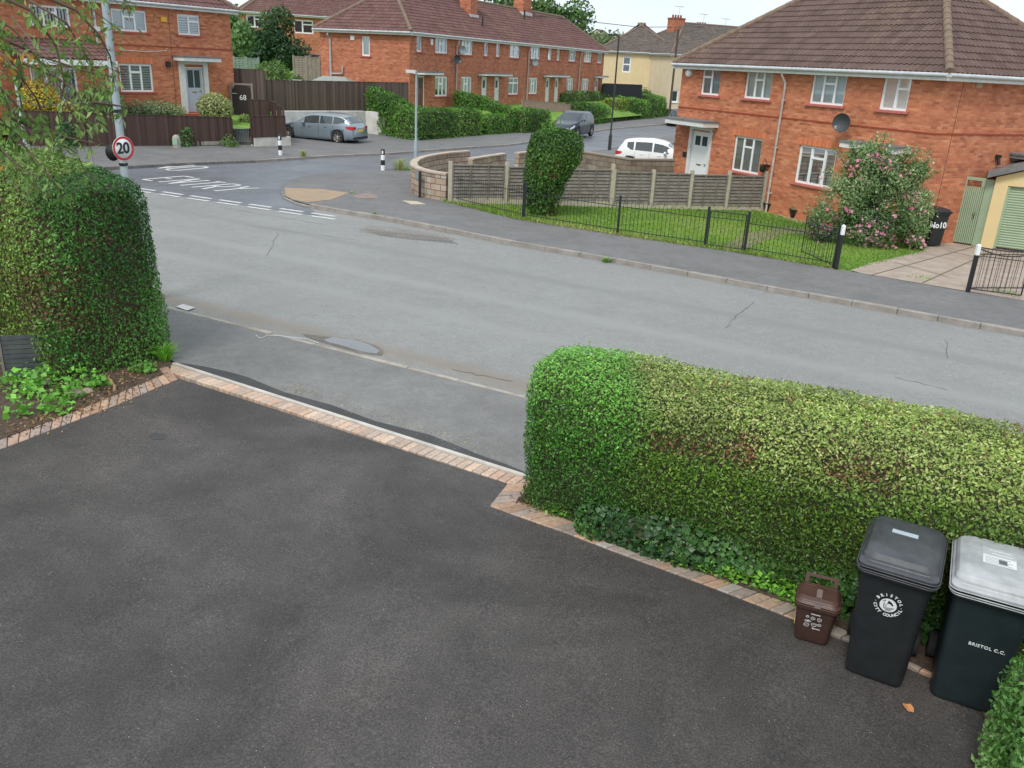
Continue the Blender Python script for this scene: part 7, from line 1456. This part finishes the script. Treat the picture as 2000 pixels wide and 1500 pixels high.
# big dark tree and others behind
DG = [(.012, .038, .014), (.022, .06, .022), (.04, .09, .03), (.07, .12, .04)]
a = AT(524, 140, 66); zt = topz(a.x, a.y, 22) - 1.0; tree('evergreen_tree', 'dense dark round evergreen tree between the orange house and the terrace', 'tree', (a.x, a.y, 1.0), zt, (2.75, 2.5, zt * .46), 20000, .24, DG, 71, .2, 'trees behind the houses', blobs=12, gaps=1.25)
a = AT(457, 60, 60); tree('feathery_tree', 'light green feathery treetop over the end of the left roof', 'tree', (a.x, a.y, 1.0), topz(a.x, a.y, -12) - 1, (1.0, 1.0, 2.1), 2600, .3, [(.08, .16, .06), (.14, .24, .10)], 72, .12, 'trees behind the houses', blobs=7)
a = AT(1085, 60, 118); tree('broadleaf_tree', 'big green tree behind the far end of the terrace roof', 'tree', (a.x, a.y, 3), topz(a.x, a.y, -6) - 3, (5.0, 4, 5.5), 15000, .5, [(.03, .07, .02), (.05, .11, .03), (.09, .16, .05), (.13, .2, .07)], 73, .4, 'trees behind the houses', blobs=14)
a = AT(1012, 30, 105); tree('dark_tree', 'dark tree just showing above the terrace ridge between the chimneys', 'tree', (a.x, a.y, 4), topz(a.x, a.y, -14) - 4, (4.2, 3.5, 4), 6000, .45, DG, 74, .4, 'trees behind the houses', blobs=9)
rng = np.random.default_rng(66)
for i, (px, py, d, w, h, c) in enumerate(((1166, 57, 260, 9, 7, (.62, .55, .42)), (1190, 67, 300, 8, 6, (.66, .60, .48)), (1212, 68, 330, 9, 6, (.50, .40, .34)))):
    a = AT(px, py, d); t = thing('distant_house', ['pale distant house with a pointed gable beside the big tree', 'second pale distant house on the skyline', 'small far house on the skyline by the black lamp head'][i], 'house', (a.x, a.y, a.z - h), R([-20, 10, -8][i]), 'distant houses'); m_ = MB(); m_.box(-w / 2, 0, -8, w / 2, 8, h * .55); m_.add([(-w / 2, 0, h * .551), (w / 2, 0, h * .551), (0, 0, h)], [(0, 1, 2)]); m_.build('wall', mat('far_render%d' % i, c, .9), t); m_ = MB()
    m_.add([(-w / 2 - .3, -.3, h * .53), (0, -.3, h + .1), (0, 8, h + .1), (-w / 2 - .3, 8, h * .53), (w / 2 + .3, -.3, h * .53), (w / 2 + .3, 8, h * .53)], [(0, 1, 2, 3), (1, 4, 5, 2)]); m_.build('roof', M_roofg, t); m_ = MB()
    for x in (-w * .25, w * .2): m_.box(x - .5, -.06, h * .1, x + .5, -.01, h * .35)
    m_.build('window', M_dark, t)
P = []; 
for k in range(150):
    f = rng.random(); px = 1125 + 120 * f; a = AT(px, 88 - rng.random() * 14 - 6 * math.sin(f * 3.1), 200 + 60 * rng.random()); P += [(a.x + rng.normal() * 1.3, a.y + rng.normal() * 2, a.z + rng.normal() * .8 - 1.2) for _ in range(40)]
P = np.array(P); N = rng.normal(size=P.shape); N /= np.linalg.norm(N, axis=1)[:, None]; tag(leaves('distant_woodland', P, N, .9, pal(P, [(.05, .08, .04), (.09, .13, .07), (.13, .16, .09)], rng, .3, 3), None, None, .7, .6, rng), kind='stuff')
# hedges along the side street
def hb(label, a, b, ta, tb, w, n=3500, cols=HG2, size=.13, seed=1, push=1, name='hedge', **k):
    A_ = gp(*a); B_ = gp(*b); d = (B_ - A_).xy.normalized(); nn = Vector((-d.y, d.x)) * (w / 2) * push; p = A_.xy + nn; q = B_.xy + nn; zb = min(T(*p), T(*q)); h0, h1 = topz(A_.x + nn.x * .6, A_.y + nn.y * .6, ta) - zb, topz(B_.x + nn.x * .6, B_.y + nn.y * .6, tb) - zb
    return hedge(name, label, 'hedge', [tuple(p), tuple(p.lerp(q, .5)), tuple(q)], w, [h0, (h0 + h1) / 2, h1], n, size, cols, 'clipped hedges', zb=lambda x, y: zb, rough=.07, depth=.16, inset=.14, seed=seed, sc=1.2, stand=.8, e=.3, step=.5, endr=.3, corem=None, **k)
zc_ = lambda x, y: -.45
bk = w1 + Vector((.25, .9, 0)); cn = Vector(gp(822, 277)); cn = cn + Vector((-.55, .8, 0)); ml = bk.lerp(cn, .5); m0 = bk.lerp(cn, .0)
hedge('hedge', 'long green hedge sloping down beside the white retaining wall to the street corner', 'hedge', [tuple(bk.xy), tuple(ml.xy), tuple(cn.xy)], [1.3, 1.4, 1.3], [topz(bk.x, bk.y, 170) + .45, topz(ml.x, ml.y, 187) + .45, topz(cn.x, cn.y, 213) + .45], 10000, .13, [(.025, .075, .015), (.045, .12, .02), (.08, .18, .03), (.12, .23, .05)], 'clipped hedges', zb=zc_, rough=.1, depth=.16, inset=.14, seed=81, stand=.8, e=.35, step=.5, endr=.3)
hb('broad green hedge along the pavement behind the slim grey lamp post', (815, 278), (944, 267), 214, 212, 1.5, 9000, [(.025, .075, .015), (.045, .12, .02), (.08, .18, .03), (.12, .23, .05)], seed=82)
a0 = TM @ Vector((5.0, -.6, 0)); a1 = AT(1003, 245, 62); hedge('hedge', 'garden hedge sloping down between the first and second front doors of the terrace', 'hedge', [tuple(a0.xy), tuple(((a0 + a1) / 2).xy), tuple(a1.xy)], 1.1, [topz(a0.x, a0.y, 177), topz(*((a0 + a1) / 2).xy, 190), topz(a1.x, a1.y, 216)], 7000, .13, HG2, 'clipped hedges', zb=lambda x, y: .0, rough=.08, depth=.14, inset=.12, seed=83, stand=.8, e=.35, step=.5, endr=.3)
hb('lower hedge block right of the garden gap on the terrace pavement', (953, 266), (1022, 261), 225, 224, 1.2, 5000, seed=84)
hb('taller hedge block just left of the navy car', (1024, 263), (1078, 257), 213, 214, 1.6, 5000, seed=85)
hb('dark hedge behind, in front of the far terrace windows', (1100, 236), (1172, 232), 178, 180, 2.0, 5000, size=.16, seed=86)
hb('squared hedge block right of the navy car', (1133, 248), (1177, 244), 202, 202, 1.8, 4500, size=.16, seed=87)
hb('narrow rounded hedge right of the squared hedge block', (1178, 244), (1193, 240), 204, 206, 1.5, 1800, size=.16, seed=88)
hb('long dark hedge behind the black lamp post', (1172, 232), (1250, 226), 180, 186, 2.0, 5000, size=.18, seed=89)
hb('yellow-green hedge block beyond the black lamp post', (1200, 238), (1226, 236), 193, 194, 1.5, 3000, [(.10, .16, .03), (.16, .22, .04), (.2, .24, .06)], size=.17, seed=90)
hb('dark hedge block right of the yellow-green one', (1228, 236), (1247, 235), 190, 193, 1.8, 2600, size=.17, seed=91)
hb('square hedge block, third from the near house corner', (1248, 235), (1270, 233), 196, 196, 1.8, 2600, size=.18, seed=92)
hb('far big hedge block closest to the near house corner', (1272, 233), (1306, 228), 184, 190, 2.4, 4000, size=.2, seed=93)
hb('low far hedge behind, below the cream wall', (1250, 226), (1308, 222), 175, 180, 2.0, 3500, size=.2, seed=94)
# pots
for i, (px, py, pt) in enumerate(((1499, 417, 400), (1550, 430, 412))):
    p = gp(px, py); r = thing('plant_pot', ['black plant pot on the gravel at the end of the grey panel fence', 'black plant pot partly behind the pink-flowered bush'][i], 'pot', (p.x, p.y, p.z + PH), 0, 'black plant pots'); mb = MB(); mb.lathe([(.0, 0), (.12, 0), (.18, .2), (.20, .27), (.215, .27), (.215, .30), (.19, .30), (.17, .25), (0, .25)], (0, 0, 0), 18); mb.build('pot', M_black, r)
    V, F = ball((0, 0, .30), (.16, .16, .12), 6); P, NN = tri_sample(V, F, 260, rng); leaves('plant', P, NN, .06, pal(P, [(.10, .16, .06), (.2, .26, .14), (.4, .36, .3)], rng, 5, 2), r, None, .4, 1, rng)
# cherry tree: trunk outside the frame, hanging twigs with drooping leaves reaching in
ch = thing('cherry_tree', 'drooping leafy cherry branches hanging in from the top left corner', 'tree', (-9.6, 7.6, T(-9.6, 7.6))); o = Vector(ch.location)
rng = np.random.default_rng(14); br = MB(); LP = []; LN = []
tr_top = Vector((-9.2, 8.0, 6.2)) ; br.tube([Vector((0, 0, -.2)), Vector((.1, .1, 2)), tr_top - o], [.16, .13, .09], 10)
lines = [[(-70, -60), (40, -10), (130, 45), (175, 120), (190, 190)], [(-60, 0), (30, 60), (95, 140), (150, 215)], [(-70, 60), (10, 110), (70, 190), (100, 260), (105, 300)], [(-70, 120), (0, 170), (60, 235), (130, 268), (185, 280)],
         [(-40, -80), (80, -40), (170, 10), (235, 60)], [(-60, 180), (10, 240), (60, 300), (100, 350), (120, 385)], [(-60, -30), (0, 60), (30, 140), (45, 220)], [(120, -60), (200, -20), (262, 8)], [(-30, 60), (80, 110), (170, 140), (225, 150)], [(20, 230), (90, 262), (150, 300), (170, 345)],
         [(40, 120), (110, 150), (150, 180), (180, 245)], [(-60, 250), (0, 290), (40, 330), (80, 345)], [(150, 20), (195, 70), (215, 110), (222, 150)], [(120, 200), (165, 235), (200, 250)], [(180, 200), (222, 205), (250, 210)], [(-50, 90), (-5, 150), (20, 220), (25, 290)], [(60, 20), (110, 90), (125, 160), (118, 215)]]
for li, ln in enumerate(lines):
    d = 8.3 + 1.3 * rng.random(); pts = [AT(px, py, d + .25 * rng.normal()) for px, py in ln]; br.tube([p - o for p in ([tr_top] if li % 4 == 0 else []) + pts], [.03] * (1 if li % 4 == 0 else 0) + list(np.linspace(.016, .004, len(pts))), 5)
    for i in range(len(pts) - 1):
        a, b = pts[i], pts[i + 1]; L = (b - a).length; n = int(L * 34)
        for k in range(n):
            p = a.lerp(b, rng.random()); tw = Vector((rng.normal() * .10, rng.normal() * .12, -.05 - .20 * rng.random())); 
            if k % 3 == 0: br.tube([p - o, p + tw * .6 - o, p + tw - o], .003, 3, cap=False)
            for q in range(rng.integers(2, 5)): c = p + tw * rng.random() + Vector((rng.normal(), rng.normal(), rng.normal())) * .02; LP.append(c - o); LN.append((rng.normal() * .6, rng.normal() * .6 - .5, .5))
LP = np.array(LP); LN = np.array(LN)
Wd_ = LP + np.array(o) - np.array([0, 0, CZ]); w_ = Wd_ @ np.array(fw); px_ = 1000 + FPX * (Wd_ @ np.array(rt)) / w_; py_ = 750 - FPX * (Wd_ @ np.array(up)) / w_
hide = ((np.abs(px_ - 238) < 34) & (py_ > 232)) | ((px_ > 55) & (px_ < 150) & (py_ > 150) & (py_ < 215) & (rng.random(len(LP)) < .75)) | (rng.random(len(LP)) < .15) | ((px_ > 190) & (rng.random(len(LP)) < .35)) | ((py_ > 330) & (rng.random(len(LP)) < .4))
LP, LN = LP[~hide], LN[~hide]; LN /= np.linalg.norm(LN, axis=1)[:, None]
br.build('branches', mat('cherry_bark', (.12, .075, .05), .8), ch); leaves('foliage', LP, LN, .088, pal(LP, [(.055, .11, .03), (.09, .16, .045), (.13, .21, .065), (.20, .27, .11)], rng, 2.5, 6, patches=[(5, 6, 1.35, (.42, .22, .05))]), ch, leaf_mat('cherry_leaf', .5, .3), .36, .3, rng, hang=1.1)
